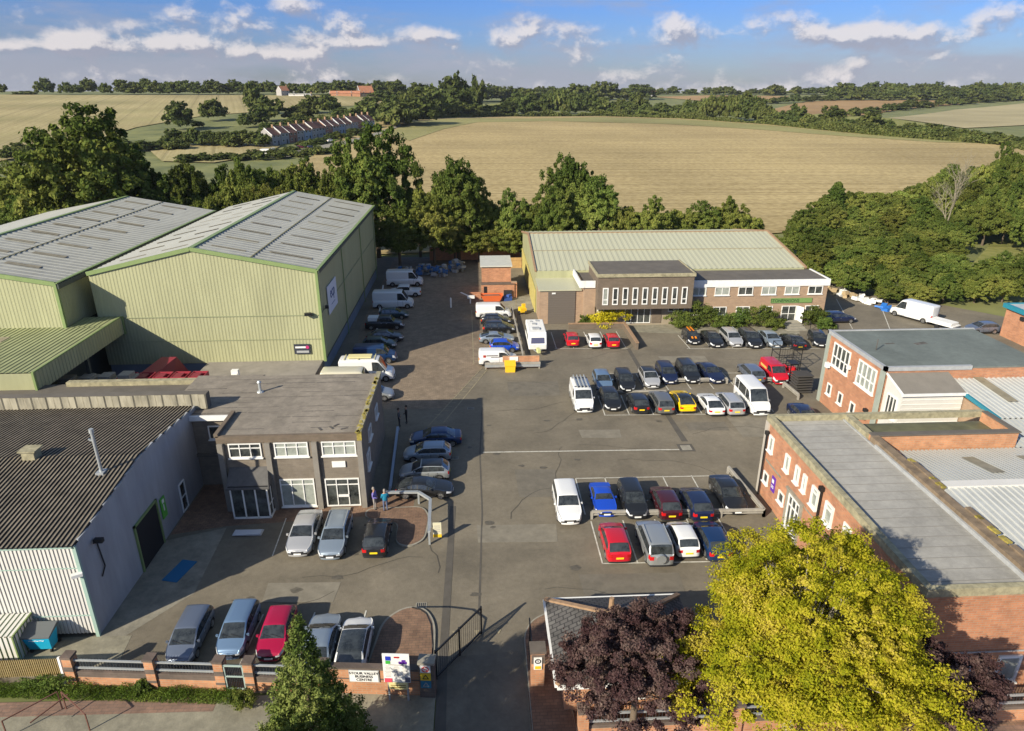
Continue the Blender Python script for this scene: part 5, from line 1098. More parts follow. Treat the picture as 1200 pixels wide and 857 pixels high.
def vehicle(kind, x, y, head, col, label, cat='car', group='cars parked on the site', roofc=None, rails=False, name='parked_car', scale=1.0, extra=None):
    if kind not in PROTO: PROTO[kind] = car_proto(kind)
    V = PROTO[kind]; ME = V['ME']; c = PC[col]
    t = thing(name, label, cat, (x,y,.012), head, group); t.scale = (scale,)*3
    def part(key, nm, par=t, loc=(0,0,0)):
        o = bpy.data.objects.new(nm, ME[key]); COL.objects.link(o); o.parent = par; o.location = loc; return o
    b = part('body','body'); wmat(b,0,c)
    for k,nm in (('windscreen','windscreen'),('rear_window','rear_window'),('side_window_l','side_window'),('side_window_r','side_window'),('headlight_l','headlight'),('headlight_r','headlight'),('tail_light_l','tail_light'),('tail_light_r','tail_light')):
        if k in ME: part(k,nm)
    if 'roof_panel' in ME:
        o = part('roof_panel','roof_panel'); wmat(o,0,PC[roofc] if roofc in PC else (roofc or c))
    for k in ('mirror_l','mirror_r'): wmat(part(k,'wing_mirror'),0,c)
    part('door_seam','door_seam'); part('door_handle','door_handle'); part('wiper','wiper')
    part('plate_f','number_plate'); part('plate_r','number_plate')
    for cx in (V['xf'],V['xr']):
        for s in (1,-1):
            w = part('tyre','wheel',t,(cx,s*(V['W']/2-.13),V['r'])); part('rim','rim',w,(0,s*.012,0))
    def pm(nm, mb, m):
        me = bpy.data.meshes.new(nm); me.from_pydata(mb.v,[],mb.f); me.materials.append(m); o = bpy.data.objects.new(nm,me); COL.objects.link(o); o.parent = t; return o
    if rails:
        for s in (1,-1): pm('roof_rail',MB().bar((V['wt']-.1,s*V['W']/2*V['rw']*.93,V['H']+.04),(V['rr']+.2,s*V['W']/2*V['rw']*.93,V['H']+.03),.05,.05),M_galv if rails is True else M_dark)
    if extra: extra(V,pm)
    return t
U_, D_, R_, L_ = PI/2, -PI/2, 0., PI
def rp(px, py, z): return G(px, py, z)
def ladder(V,pm):
    b = MB()
    for s in (-.55,-.18,.18,.55): b.tube((V['wt']-.2,s,V['H']+.16),(V['T']+.1,s,V['H']+.16),.07,.07,6)
    pm('roof_pipes',b,M_galv); b = MB()
    for x in (V['wt']-.5,V['T']+.6): b.bar((x,-.8,V['H']+.07),(x,.8,V['H']+.07),.06,.06)
    pm('roof_rack',b,M_dark)
def rack(V,pm):
    b = MB(); 
    for x in (V['wt']-.4,(V['wt']+V['T'])/2,V['T']+.6): b.bar((x,-.85,V['H']+.08),(x,.85,V['H']+.08),.06,.06)
    b.obox(((V['wt']+V['T'])/2+.1,0,V['H']+.17),(2.6,1.1,.1)); pm('roof_rack',b,MATS['cream_sign'])
def stripes(V,pm):
    b = MB()
    for s in (-.22,.22):
        b.obox(((V['wt']+V['rr'])/2,s,V['H']+.03),(V['wt']-V['rr'],.2,.02)); b.bar((V['cowl']+.05,s,V['zb']+.1),(V['F']-.3,s,V['zb']-.03),.2,.03)
    pm('bonnet_stripes',b,mat('stripe_orange',(.8,.25,.01),.4))
def spare(V,pm): pm('spare_wheel_cover',MB().tube((V['T']-.08,.1,.95),(V['T']-.28,.1,.95),.36,.34,16),PC['silver'])
def side_print(txtcol=(.4,.05,.05)):
    def f(V,pm):
        b = MB()
        for s in (1,-1):
            b.obox((-.7,s*(V['W']/2*.975),V['zb']+.28),(1.3,.03,.1),0,0,s*-.06).obox((-.3,s*(V['W']/2*.985),V['zb']+.08),(1.1,.03,.07),0,0,s*-.06)
        pm('side_lettering',b,mat('livery_grey',(.12,.1,.11),.5))
        b = MB()
        for s in (1,-1): b.obox((-1.6,s*(V['W']/2*.975),V['zb']+.2),(.3,.03,.3),0,0,s*-.06)
        pm('side_emblem',b,mat('livery_red',(.4,.04,.03),.5))
    return f
def gold_print(V,pm):
    b = MB()
    for s in (1,-1): b.obox((-.9,s*(V['W']/2*.985),V['zb']+.1),(1.6,.03,.3),0,0,s*-.06)
    pm('side_lettering',b,mat('livery_gold',(.65,.45,.12),.5))
def whitedeck(V,pm): pm('load_cover',MB().obox((-1.3,0,1.45),(1.7,1.3,.5)),M_white)
gF = 'cars nose in along the front boundary wall'; gO = 'cars before the office front'; gS = 'cars parked sideways along the office wall'; gV = 'vehicles in the shade of the big green shed'; gI = 'vehicles beside the lane rail'
g3 = 'cars in the three bays below the delivery bay'; gT = 'cars in front of the stonemason works'; gM = 'vehicles in the middle parking block'; gL = 'cars in the lower parking block'
CARS = [
 ('mpv',221,725,1.6,D_,'bluegrey','dull blue grey people carrier, leftmost of the cars at the front boundary wall',gF,{'scale':.93}),
 ('mpv',278,718,1.6,D_,'lblue','bright pale blue people carrier behind the slatted pedestrian gate',gF,{'scale':.93}),
 ('hatch',323,724,1.45,D_,'crimson','crimson hatchback partly hidden by the conifer tip',gF,{'scale':.93}),
 ('saloon',373,742,1.4,U_,'sblue','pale silver saloon just right of the conifer, tail to the wall',gF,{}),
 ('hatch',414,742,1.45,U_,'white','white hatchback with dark glass roof behind the name sign',gF,{'roofc':M_carglass}),
 ('saloon',356,611,1.4,D_,'lsilver','pale silver saloon facing the camera, left of the pair before the office',gO,{}),
 ('estate',393,611,1.5,D_,'sblue','silver blue estate with roof rails, right of the pair before the office',gO,{'rails':True}),
 ('hatch',441,616,1.48,U_,'black','black hatchback with yellow rear plate beside the forecourt island',gO,{}),
 ('saloon',511,503,1.4,L_+.03,'dblue','dark blue fastback saloon, farthest of the four sideways cars by the office',gS,{}),
 ('hatch',502,520,1.45,L_,'sblue','pale blue silver hatchback, second of the four sideways cars by the office',gS,{}),
 ('hatch',499,541,1.45,L_,'silver','silver hatchback with dark roof, third of the four sideways cars by the office',gS,{'roofc':'black'}),
 ('coupe',494,562,1.3,R_-.06,'black','black coupe facing right beside the forecourt rail',gS,{}),
 ('van_l',471,316,2.6,R_,'white','farthest tall white van in the shade of the green shed',gV,{}),
 ('pickup',473,334,1.75,L_,'white','low white pickup squeezed between the two tall white vans',gV,{}),
 ('van_l',457,340,2.6,R_,'white','nearer tall white van in the shade, above the row of dark cars',gV,{}),
 ('hatch',460,361,1.45,R_,'teal','dark blue green hatchback just below the nearer tall white van',gV,{}),
 ('pickup',451,370,1.75,R_,'black','black pickup with a white load cover in the shade of the green shed',gV,{'extra':whitedeck}),
 ('saloon',450,387,1.4,R_,'black','plain black saloon in the shade below the black pickup',gV,{}),
 ('hatch',443,395,1.45,R_,'grn','very dark green hatchback above the long dark blue van',gV,{}),
 ('van_m',435,404,2.05,R_,'dblue','long dark blue van beside the roof rack van in the shade',gV,{}),
 ('van_l',425,419,2.55,R_,'white','white van with cream roof rack whose nose catches the sun',gV,{'extra':rack}),
 ('van_l',405,434,2.4,R_,'cream','cream roofed long van half hidden behind the office roof',gV,{}),
 ('hatch',436,452,1.45,R_,'silver','silver car with only its nose showing past the office corner',gV,{}),
 ('van_m',575,356,1.95,R_,'white','white van at the top of the row beside the lane rail',gI,{}),
 ('hatch',580,368,1.45,R_,'black','black car tucked below the topmost white van of the lane row',gI,{}),
 ('mpv',583,376,1.6,R_,'black','second black car of the lane row, showing red tail lights',gI,{}),
 ('coupe',580,389,1.35,R_,'sblue','silver blue coupe halfway down the lane row',gI,{}),
 ('small',590,398,1.45,R_,'blue','vivid blue small car between silver coupe and white lettered van',gI,{}),
 ('van_s',580,409,1.86,R_,'white','white van with side lettering behind the low island wall',gI,{'extra':side_print()}),
 ('small',670,390,1.45,U_,'red','left red small car right of the caravan',g3,{}),
 ('small',696,391.5,1.45,U_,'white','white small car between the two red ones',g3,{}),
 ('small',717,391.5,1.45,U_,'red','right red small car beside the low brown wall',g3,{}),
 ('small',810,387,1.45,D_,'black','black small car with two orange stripes over bonnet and roof',gT,{'extra':stripes}),
 ('saloon',835,389.5,1.4,D_,'black','plain black saloon next to the striped small car',gT,{}),
 ('estate',857,387,1.5,D_,'lsilver','pale silver estate third in the row before the stonemason works',gT,{'rails':True}),
 ('suv',879,388,1.6,D_,'black','black off roader between the two silver cars before the stonemason works',gT,{}),
 ('saloon',903,389.5,1.4,D_,'sblue','silver blue saloon facing the camera near the entrance steps',gT,{}),
 ('saloon',930,392,1.4,U_,'black','black saloon with yellow rear plate at the end of the stonemason row',gT,{}),
 ('hatch',959,389,1.45,D_-.2,'black','dark hatchback half hidden by the rear brick block corner',gT,{}),
 ('estate',981,365,1.5,R_,'navy','dark estate in the shade at the end of the stonemason works',gT,{}),
 ('hatch',706,437,1.45,D_,'lblue','light blue hatchback at the left end of the upper middle row',gM,{}),
 ('mpv',732,436,1.55,D_,'black','black people carrier second from left in the upper middle row',gM,{}),
 ('hatch',761,433.5,1.45,D_,'lsilver','silver hatchback with black roof in the upper middle row',gM,{'roofc':'black'}),
 ('mpv',781,428,1.5,D_,'navy','dark navy car right of the silver one with black roof',gM,{}),
 ('suv',806,425,1.65,D_,'black','large black off roader behind the left end of the timber rail',gM,{}),
 ('saloon',832,428,1.4,D_+.12,'navy','navy blue saloon right of the large black off roader',gM,{}),
 ('estate',882,428,1.5,U_,'bluegrey','blue grey estate showing its tail, left of the red van',gM,{}),
 ('van_s',907,424,1.8,D_,'red','bright red small van with gold side print',gM,{'extra':gold_print,'scale':.98}),
 ('van_m',681,450,2.0,D_,'white','white van carrying a load of pipes on its roof',gM,{'extra':ladder}),
 ('hatch',715,458,1.45,D_,'black','black hatchback facing the camera right of the pipe laden van',gM,{}),
 ('hatch',748,462,1.45,U_,'black','black hatchback showing a yellow plate in the lower middle row',gM,{}),
 ('estate',776,462,1.45,U_,'grey','mid grey car left of the yellow convertible',gM,{}),
 ('coupe',801,462,1.3,U_,'yellow','yellow convertible with black soft top',gM,{'roofc':'black'}),
 ('coupe',834,465,1.35,U_,'white','white coupe right of the yellow convertible',gM,{}),
 ('estate',857,463,1.5,U_,'lsilver','silver estate between the white coupe and the white minibus',gM,{'rails':True}),
 ('minibus',882,448,2.4,D_,'white','tall white minibus at the right end of the lower middle row',gM,{}),
 ('saloon',944,478,1.42,D_,'navy','dark blue car mostly hidden behind the brick parapet',gM,{}),
 ('suv',664,574,1.62,D_,'white','white off roader standing outside the rail left of the lower block',gL,{}),
 ('sports',706,573,1.2,D_,'blue','vivid blue sports car in the lower block',gL,{}),
 ('mpv',741,571,1.55,D_,'black','black people carrier between the blue sports car and the maroon car',gL,{}),
 ('hatch',781,577,1.45,U_,'maroon','maroon hatchback with tail to the timber rail',gL,{}),
 ('hatch',817,578,1.45,U_,'navy','navy hatchback with yellow plate right of the maroon one',gL,{}),
 ('saloon',854,567,1.42,D_,'black','black saloon in the railed corner bay by the brick building',gL,{}),
 ('hatch',721,622,1.45,U_,'red','bright red hatchback below the timber rail',gL,{}),
 ('suv',768,622,1.62,U_,'silver','silver off roader with a round spare wheel cover',gL,{'rails':True,'extra':spare}),
 ('small',801,619,1.45,U_,'white','white small hatchback right of the spare wheel off roader',gL,{}),
 ('hatch',836,621,1.42,U_,'dblue','dark blue hatchback partly under the yellow tree',gL,{}),
]
for i,(k,px,py,z,h,c,l,g,kw) in enumerate(CARS):
    x,y = G(px,py,z*1.03)
    kind_off = {'hatch':.1,'small':.1,'saloon':.05,'coupe':.2,'sports':.3,'estate':.25,'suv':.2,'mpv':.15,'van_s':.35,'van_m':.4,'van_l':.4,'minibus':.4,'pickup':-.1}[k]
    x += math.cos(h)*kind_off; y += math.sin(h)*kind_off
    van = k.startswith('van') or k == 'minibus'
    vehicle(k,x,y,h,c,l,'van' if van else 'pickup' if k == 'pickup' else 'car',g,name='parked_van' if van else 'pickup_truck' if k == 'pickup' else 'parked_car',**kw)
# white van by the bushes, with trailer and grey car
vehicle('van_l',61.9,90.6,R(118),'white','large white van standing alone by the debris line and bushes','van',None,name='parked_van',scale=1.)
vehicle('hatch',67.5,84.2,R(180),'bluegrey','blue grey car half hidden beyond the rear brick block roof','car',None)
t = thing('flatbed_trailer','low white flat trailer stacked with sheets behind the lone white van','trailer',(63.4,86.2,0)); MB().obox((63.4,86.2,.75),(2.,3.6,.12),R(28)).obox((63.4,86.2,1.0),(1.8,3.,.3),R(28)).build('deck',M_white,t)
for s in (-1,1): MB().tube((63.4+s*.9-.1,86.2,.3),(63.4+s*.9+.1,86.2,.3),.3,.3,12).build('wheel',M_rubber,t)
# caravan
x,y = 7.3,82.4
t = thing('caravan','white touring caravan with wide tinted front window and yellow drawbar cover','caravan',(x,y,0))
b = MB(); ys = [(-3.05,.55,.62),(-3.1,.9,1.3),(-2.75,2.1,2.2),(-2.4,2.55,2.55),(2.6,2.6,2.6),(2.95,2.4,2.4),(3.05,1.2,.9)]
prof = [(-3.1,.5),(-3.2,1.2),(-2.85,2.15),(-2.45,2.55),(2.65,2.6),(3.,2.35),(3.05,.5)]
n = len(prof); vs = []
for s,ins in ((-1.12,0),(1.12,0)): vs += [(x+s,y+a,z) for a,z in prof]
b.add(vs,[tuple(range(n-1,-1,-1)),tuple(range(n,2*n))]+[(k,(k+1)%n,n+(k+1)%n,n+k) for k in range(n)])
bo = b.build('body',M_white,t); bo.data.polygons[0].use_smooth = False
bv = bo.modifiers.new('bevel','BEVEL'); bv.width = .12; bv.segments = 3
w = Vector((0,-3.2+2.85,0))
MB().add([(x-.85,y-3.16,1.32),(x+.85,y-3.16,1.32),(x+.8,y-2.93,2.02),(x-.8,y-2.93,2.02)],[(0,1,2,3)]).build('front_window',mat('tinted_glass',(.08,.08,.13),.1,spec=.8),t)
b = MB()
for yy in (-1.6,.2,1.6): b.box(x-1.15,y+yy,1.35,x-1.11,y+yy+.9,1.95)
for yy in (-1.6,1.6): b.box(x+1.11,y+yy,1.35,x+1.15,y+yy+.9,1.95)
b.build('side_window',M_carglass,t)
MB().obox((x-.1,y-1.2,2.66),(.9,.7,.14)).obox((x-.2,y+.6,2.66),(.5,.5,.12)).obox((x+.3,y+1.9,2.66),(.4,.4,.1)).obox((x-.5,y+1.7,2.64),(.3,.3,.08)).build('rooflight',M_lead,t)
MB().bar((x-.5,y-3.1,.5),(x,y-4.3,.5),.08,.08).bar((x+.5,y-3.1,.5),(x,y-4.3,.5),.08,.08).build('drawbar',M_galv,t); MB().obox((x,y-4.,.75),(.35,.7,.5),.2).build('hitch_cover',mat('pale_yellow_cover',(.6,.6,.25),.7),t)
for s in (-1,1): MB().tube((x+s*1.0-.1,y+.1,.33),(x+s*1.0+.1,y+.1,.33),.33,.33,14).build('wheel',M_rubber,t)

# ------------------------------------------------------------------ people
M_skin = mat('skin',(.42,.24,.16),.6); M_hair = mat('hair_grey',(.25,.22,.19),.9); M_hair2 = mat('hair_dark',(.05,.035,.025),.9)
def person(x, y, face, top, leg, label, bend=0., arm=(0,0), hair=M_hair, bare=False, s=1.05):
    J = [(0,0,.98),(0,0,1.2),(0,0,1.42),(0,.0,1.54),(.02,0,1.66),(.0,0,1.78),
         (0,.1,.93),(.02,.11,.5),(-.02,.12,.09),(.14,.13,.04),(0,-.1,.93),(.02,-.11,.5),(-.02,-.12,.09),(.14,-.13,.04),
         (0,.2,1.42),(.0,.26,1.15),(.12+arm[0]*.2,.24-.1*arm[0],.95+arm[0]*.25),(.17+arm[0]*.25,.2-.14*arm[0],.88+arm[0]*.3),(0,-.2,1.42),(0,-.26,1.15),(.12+arm[1]*.2,-.24+.1*arm[1],.95+arm[1]*.25),(.17+arm[1]*.25,-.2+.14*arm[1],.88+arm[1]*.3)]
    E = [(0,1),(1,2),(2,3),(3,4),(4,5),(0,6),(6,7),(7,8),(8,9),(0,10),(10,11),(11,12),(12,13),(2,14),(14,15),(15,16),(16,17),(2,18),(18,19),(19,20),(20,21)]
    rad = [.14,.145,.15,.055,.1,.085,.095,.065,.045,.045,.095,.065,.045,.045,.075,.05,.038,.035,.075,.05,.038,.035]
    me = bpy.data.meshes.new('skel'); me.from_pydata(J,E,[]); o = bpy.data.objects.new('skel',me); COL.objects.link(o)
    o.modifiers.new('skin','SKIN'); o.modifiers.new('sub','SUBSURF').levels = 1
    for i,r_ in enumerate(rad): d = me.skin_vertices[0].data[i]; d.radius = (r_,r_*(1.25 if i in (1,2) else 1)); d.use_root = (i == 0)
    dg = bpy.context.evaluated_depsgraph_get(); m2 = bpy.data.meshes.new_from_object(o.evaluated_get(dg)); bpy.data.objects.remove(o)
    m2.name = 'body'; m2.materials.clear()
    for m in (M_skin,top,leg,M_dark): m2.materials.append(m)
    for p in m2.polygons:
        c = p.center; p.use_smooth = True
        armv = abs(c.y) > .19 and c.z < 1.4 and c.z > .8
        if c.z < .1: i = 3
        elif armv: i = 0 if (c.z < 1.02 or (bare and c.z < 1.2)) else 1
        elif c.z < .97: i = 2
        elif c.z < 1.5: i = 1
        else: i = 0
        p.material_index = i
    t = thing('person',label,'person',(x,y,.1),face,None); t.scale = (s,s,s)
    b = bpy.data.objects.new('body',m2); COL.objects.link(b); b.parent = t
    h = MB(); n = 10
    for j in range(5):
        for k in range(n): a = 2*PI*k/n; ph = j*PI/2/4*.95; h.v.append((-.02+.118*math.cos(a)*math.cos(ph),.105*math.sin(a)*math.cos(ph),1.74+.15*math.sin(ph)-(.05 if math.cos(a) < 0 and j == 0 else 0)))
    for j in range(4):
        for k in range(n): h.f.append([j*n+k,j*n+(k+1)%n,(j+1)*n+(k+1)%n,(j+1)*n+k]); h.m.append(0)
    h.f.append([4*n+k for k in range(n)]); h.m.append(0); ho = h.build('hair',hair,None,True); ho.parent = t
    return t
person(-8.2,45.75,-.3,mat('shirt_lilac',(.2,.16,.45),.8),mat('trousers_stone',(.3,.27,.25),.9),'person in lilac top and stone trousers standing at the office corner',arm=(0,.6))
person(-7.35,45.45,1.9,mat('jacket_teal',(.01,.2,.32),.8),mat('jeans_blue',(.1,.13,.22),.9),'person in bright teal jacket and jeans leaning by the rail',arm=(.9,.6))
person(-7.75,59.9,.0,mat('coat_grey',(.08,.08,.09),.8),mat('trousers_dark',(.02,.02,.025),.9),'person in grey coat standing in the office shadow',hair=M_hair2)
person(-7.1,60.5,3.4,mat('jumper_black',(.015,.015,.018),.8),MATS['trousers_dark'],'person in black clothes facing the grey coated one in the shadow',hair=M_hair2,arm=(.6,0))

# ------------------------------------------------------------------ vegetation
def leaf_mesh(name, P, size, mats, N=None, seed=0, aspect=.55, flat=0.):
    rng = np.random.default_rng(seed); n = len(P)
    d = rng.normal(size=(n,3)); 
    if N is not None: d = d*.75+N
    if flat: d[:,2] += flat
    d /= np.linalg.norm(d,axis=1)[:,None]+1e-9
    a = np.cross(d, rng.normal(size=(n,3))); a /= np.linalg.norm(a,axis=1)[:,None]+1e-9; b = np.cross(d,a)
    s = (size*(.55+.9*rng.random(n)))[:,None] if np.isscalar(size) else size[:,None]
    v = np.stack([P-a*s, P-b*s*aspect, P+a*s, P+b*s*aspect],1).reshape(-1,3)
    me = bpy.data.meshes.new(name); me.vertices.add(4*n); me.vertices.foreach_set('co', v.astype(np.float32).ravel())
    me.loops.add(4*n); me.loops.foreach_set('vertex_index', np.arange(4*n,dtype=np.int32)); me.polygons.add(n)
    me.polygons.foreach_set('loop_start', np.arange(0,4*n,4,dtype=np.int32))
    try: me.polygons.foreach_set('loop_total', np.full(n,4,dtype=np.int32))
    except Exception: pass
    me.update(calc_edges=True)
    for m in mats: me.materials.append(m)
    return me
def lump(u, seed, amp=.14):
    r = np.random.default_rng(seed+1000); f = np.ones(len(u))
    for k in range(7):
        w = r.normal(size=3); w *= (1.6+k*.75)/np.linalg.norm(w); f += amp*(1-.09*k)*.55*np.sin(u@w*1.6+r.random()*6.28)
    return f
def crown_pts(rng, n, R3, z0, npuff, pr=(.2,.38), lobes=0, low=.25, fill=.2, seed=1, amp=.16):
    """leaves gathered in many small sprays over a lumpy crown of radii R3 centred at z0"""
    u = rng.normal(size=(npuff,3)); u /= np.linalg.norm(u,axis=1)[:,None]; u[:,2] = np.where(u[:,2] < -low, -u[:,2]*rng.random(npuff), u[:,2])
    L = lump(u, seed, amp); rad = (.5+.45*rng.random(npuff)**.5)*L; c = u*rad[:,None]; pr_ = pr[0]+(pr[1]-pr[0])*rng.random(npuff)**1.5
    k = rng.integers(0,npuff,n); w = rng.normal(size=(n,3)); w /= np.linalg.norm(w,axis=1)[:,None]
    r = pr_[k]*(.25+.75*rng.random(n)**.5)*(1+.35*(rng.random(n) < .12)); 
    P = c[k]+w*r[:,None]*np.array([1,1,.75])+u[k]*(pr_[k]*.6*rng.random(n))[:,None]
    m = int(n*fill); q = rng.normal(size=(m,3)); q /= np.linalg.norm(q,axis=1)[:,None]; P[:m] = q*(rng.random(m)**.4*.62)[:,None]; w[:m] = q
    N = w*.7+u[k]*.5+np.array([0,0,.35])
    P = P*np.array(R3)+np.array([0,0,z0])
    return P, N, c*np.array(R3)+np.array([0,0,z0])
def trunk_mb(h, r, tips, rng, m=0):
    b = MB(); b.tube((0,0,0),(0,0,h*.45),r,r*.7,9,m); fork = (0,0,h*.4); b.tube(fork,(0,0,h*.85),r*.7,r*.15,7,m)
    for t in tips:
        z = rng.uniform(.32,.6)*h; mid = (t[0]*.45,t[1]*.45,lerp(z,t[2],.6)); b.tube((0,0,z),mid,r*.4,r*.22,6,m); b.tube(mid,tuple(t),r*.22,r*.05,5,m)
    return b
L_oak = leafmat('oak_leaves',[(.045,.075,.017),(.09,.13,.028),(.17,.2,.045),(.27,.27,.075)],.3,.03)
L_mid = leafmat('mixed_leaves',[(.065,.095,.022),(.125,.165,.036),(.215,.24,.055),(.32,.3,.09)],.35,.05)
L_far = leafmat('far_leaves',[(.055,.075,.024),(.1,.125,.036),(.18,.185,.058)],.25,.03)
L_yel = leafmat('yellow_leaves',[(.17,.2,.015),(.34,.34,.018),(.52,.45,.04),(.6,.48,.11)],.42)
L_pur = leafmat('copper_leaves',[(.045,.024,.026),(.08,.045,.045),(.13,.085,.075),(.22,.16,.13)],.25)
L_con = leafmat('conifer_needles',[(.03,.055,.014),(.09,.13,.03),(.19,.23,.06),(.3,.32,.1)],.2)
L_shr = leafmat('shrub_leaves',[(.05,.08,.02),(.1,.14,.03),(.17,.2,.05)],.3,.05)
L_gold = leafmat('golden_leaves',[(.4,.36,.02),(.6,.52,.03),(.7,.6,.06)],.3)
L_grass = leafmat('grass_blades',[(.06,.1,.015),(.12,.18,.03),(.2,.25,.05)],.3)
def hero_tree(name, label, cat, x, y, R3, zc, n, leaf, lm_, seed, h, r, npuff, pr, bark=M_bark, low=.3, fill=.12, limbs=10, aspect=.6, z=0., amp=.16):
    rng = np.random.default_rng(seed); P,w,c = crown_pts(rng,n,R3,zc,npuff,pr,low=low,fill=fill,seed=seed,amp=amp)
    t = thing(name,label,cat,(x,y,z)); me = leaf_mesh('crown',P,leaf,[lm_],w,seed,aspect); o = bpy.data.objects.new('crown',me); COL.objects.link(o); o.parent = t
    prng = random.Random(seed); idx = prng.sample(range(len(c)),min(limbs,len(c))); 
    tb = trunk_mb(h,r,[c[k]*np.array([.92,.92,.97]) for k in idx],prng); o = tb.build('trunk',bark,None,True); o.parent = t; o.location = (0,0,0)
    return t
hero_tree('yellow_tree','large golden green maple in full leaf overhanging the right brick building','tree',14.2,23.1,(6.0,5.3,4.1),6.95,290000,.056,L_yel,5,11,.3,1300,(.04,.105),M_barkL,low=.5,fill=.02,limbs=90,amp=.26)
hero_tree('copper_tree','dark copper leaved tree over the gatehouse roof','tree',7.2,24.5,(3.5,3.1,2.9),4.9,110000,.058,L_pur,9,8,.2,420,(.05,.13),low=.5,fill=.06,limbs=30)
hero_tree('copper_tree','dark copper leaved tree before the right brick building, behind the golden one','tree',19.9,22.0,(3.2,2.5,3.0),4.7,70000,.06,L_pur,12,6.6,.18,260,(.06,.15),low=.6,fill=.06,limbs=24)
hero_tree('offframe_shadow_tree','unseen leafy tree below the view, added for its shadow on the access road','tree',-9.9,15.7,(4.4,3.5,3.4),6.3,46000,.12,L_mid,31,8,.2,150,(.1,.2),low=.5,fill=.15,limbs=12)  # out of view; added and sized so its shadow darkens the access road
# conifer
rng = np.random.default_rng(3); t = thing('conifer','broad cone shaped conifer in front of the boundary wall','tree',(-7.45,22.15,0))
Hc = 10.7; P = []; Nn = []
nb = 340
for k in range(nb):
    f = (k+.5)/nb; zz = Hc*(1-f**.62*.93); rad = .1+3.75*(1-zz/Hc)**1.03*rng.uniform(.68,1.16); a = k*2.39996; m = int(90+420*f)
    s = rng.random(m)**.4; rr_ = rad*(.3+.7*s); da = rng.normal(size=m)*.085*(1.25-s)/(.35+s); px = np.cos(a+da)*rr_; py = np.sin(a+da)*rr_
    pz = zz-.42*rr_+.28*rr_**1.2*s+rng.normal(size=m)*.09; P.append(np.stack([px,py,pz],1)+rng.normal(size=(m,3))*.07); Nn.append(np.tile([np.cos(a),np.sin(a),.9],(m,1)))
P = np.concatenate(P); Nn = np.concatenate(Nn); me = leaf_mesh('crown',P,.07,[L_con],Nn*.7,4,.4); o = bpy.data.objects.new('crown',me); COL.objects.link(o); o.parent = t
o = MB().tube((0,0,0),(0,0,Hc*.95),.16,.02,8).build('trunk',M_bark,None,True); o.parent = t
# tree prototypes shared by the belt and the scrub
PR = []
for i,(R3,zc,pf,n) in enumerate([((1.,1.,.78),1.02,280,44000),((1.,.94,.9),1.12,330,44000),((.8,.85,1.1),1.3,240,40000),((1.15,1.,.62),.75,300,42000)]):
    rng = np.random.default_rng(40+i); P,w,c = crown_pts(rng,n,R3,zc,pf,(.06,.15),low=.45,fill=.1,seed=i+20,amp=.2)
    me = leaf_mesh('crown',P,.029,[L_oak],w,i,.65)
    prng = random.Random(i); tb = trunk_mb(1.5,.06,[c[k] for k in prng.sample(range(len(c)),8)],prng)
    tm = bpy.data.meshes.new('trunk'); tm.from_pydata(tb.v,[],tb.f); tm.materials.append(M_bark); PR.append((me,tm))
# pine proto
rng = np.random.default_rng(77); Q = []; W_ = []
for k in range(60):
    f = (k+.5)/60; zz = 2.6*(1-.8*f); rad = (.08+.8*f**.8)*rng.uniform(.7,1.15); a = k*2.4; m = 220; s = rng.random(m)**.6
    ctr = np.array([np.cos(a)*rad*.6,np.sin(a)*rad*.6,zz]); v = rng.normal(size=(m,3)); v /= np.linalg.norm(v,axis=1)[:,None]; Q.append(ctr+v*np.array([.28*rad+.08,.28*rad+.08,.1])*1.2); W_.append(v)
PINE = leaf_mesh('crown',np.concatenate(Q),.05,[L_oak],np.concatenate(W_),3,.5)
def belt_tree(name, label, x, y, s, p, lm_=None, group=None, cat='tree', rz=None, z=None, sz=1.):
    z = hgt(x,y) if z is None else z
    t = thing(name,label,cat,(x,y,z),random.random()*6.28 if rz is None else rz,group); t.scale = (s,s,s*sz)
    me,tm = (PINE,PR[0][1]) if p == 9 else PR[p]
    o = bpy.data.objects.new('crown',me); COL.objects.link(o); o.parent = t
    if lm_: wmat(o,0,lm_)
    o = bpy.data.objects.new('trunk',tm); COL.objects.link(o); o.parent = t
    return t
random.seed(99)
def at(px, Y): v = ray(px, 200); return v[0]*Y/v[1]
def topz(py, Y): return CH-(py-108.5)/867.*Y*1.0
def place(px, py, Y, p, wpx, label, lm_=None, group=None, name='broadleaf_tree', cat='tree', zh=None):
    """a tree at ground distance Y under photo column px whose top reaches row py"""
    x = at(px,Y); zt = topz(py,Y); base = hgt(x,Y); s = wpx*Y/867./2/1.02; natural = {0:1.9,1:2.1,2:2.5,3:1.45,9:2.65}[p]
    hh = zt-base
    if hh/(natural*s) < .85: s = max(hh/(natural*.85), s*.55)
    sink = .22*s if group else 0.
    return belt_tree(name,label,x,Y,s,p,lm_,group,cat,z=base-sink,sz=(hh+sink)/(natural*s))
place(108,124,132,1,158,'huge spreading oak rising behind the two green sheds',L_oak,name='oak_tree')
place(165,172,138,0,60,'darker oak shoulder right of the huge spreading oak',L_oak,name='oak_tree')
place(437,144,134,1,104,'tall dense oak above the back corner of the big green shed',L_oak,name='oak_tree')
place(535,173,131,2,88,'leggy irregular oak standing against the stubble field',L_oak,name='oak_tree')
place(505,228,127,1,70,'lower oak between the dense one and the leggy one',L_mid,name='oak_tree')
place(462,240,124,0,80,'dark tree in shade behind the vans at the lane end',L_oak,name='oak_tree')
place(665,170,138,2,70,'tall dark tree topping the belt behind the stonemason shed',L_oak)
place(682,190,137,1,64,'broad shoulder of foliage right of the tallest belt tree',L_oak)
place(700,206,133,1,70,'rounded tree right of the dark pine',L_mid)
place(650,215,130,0,60,'rounded tree left of the dark pine',L_oak)
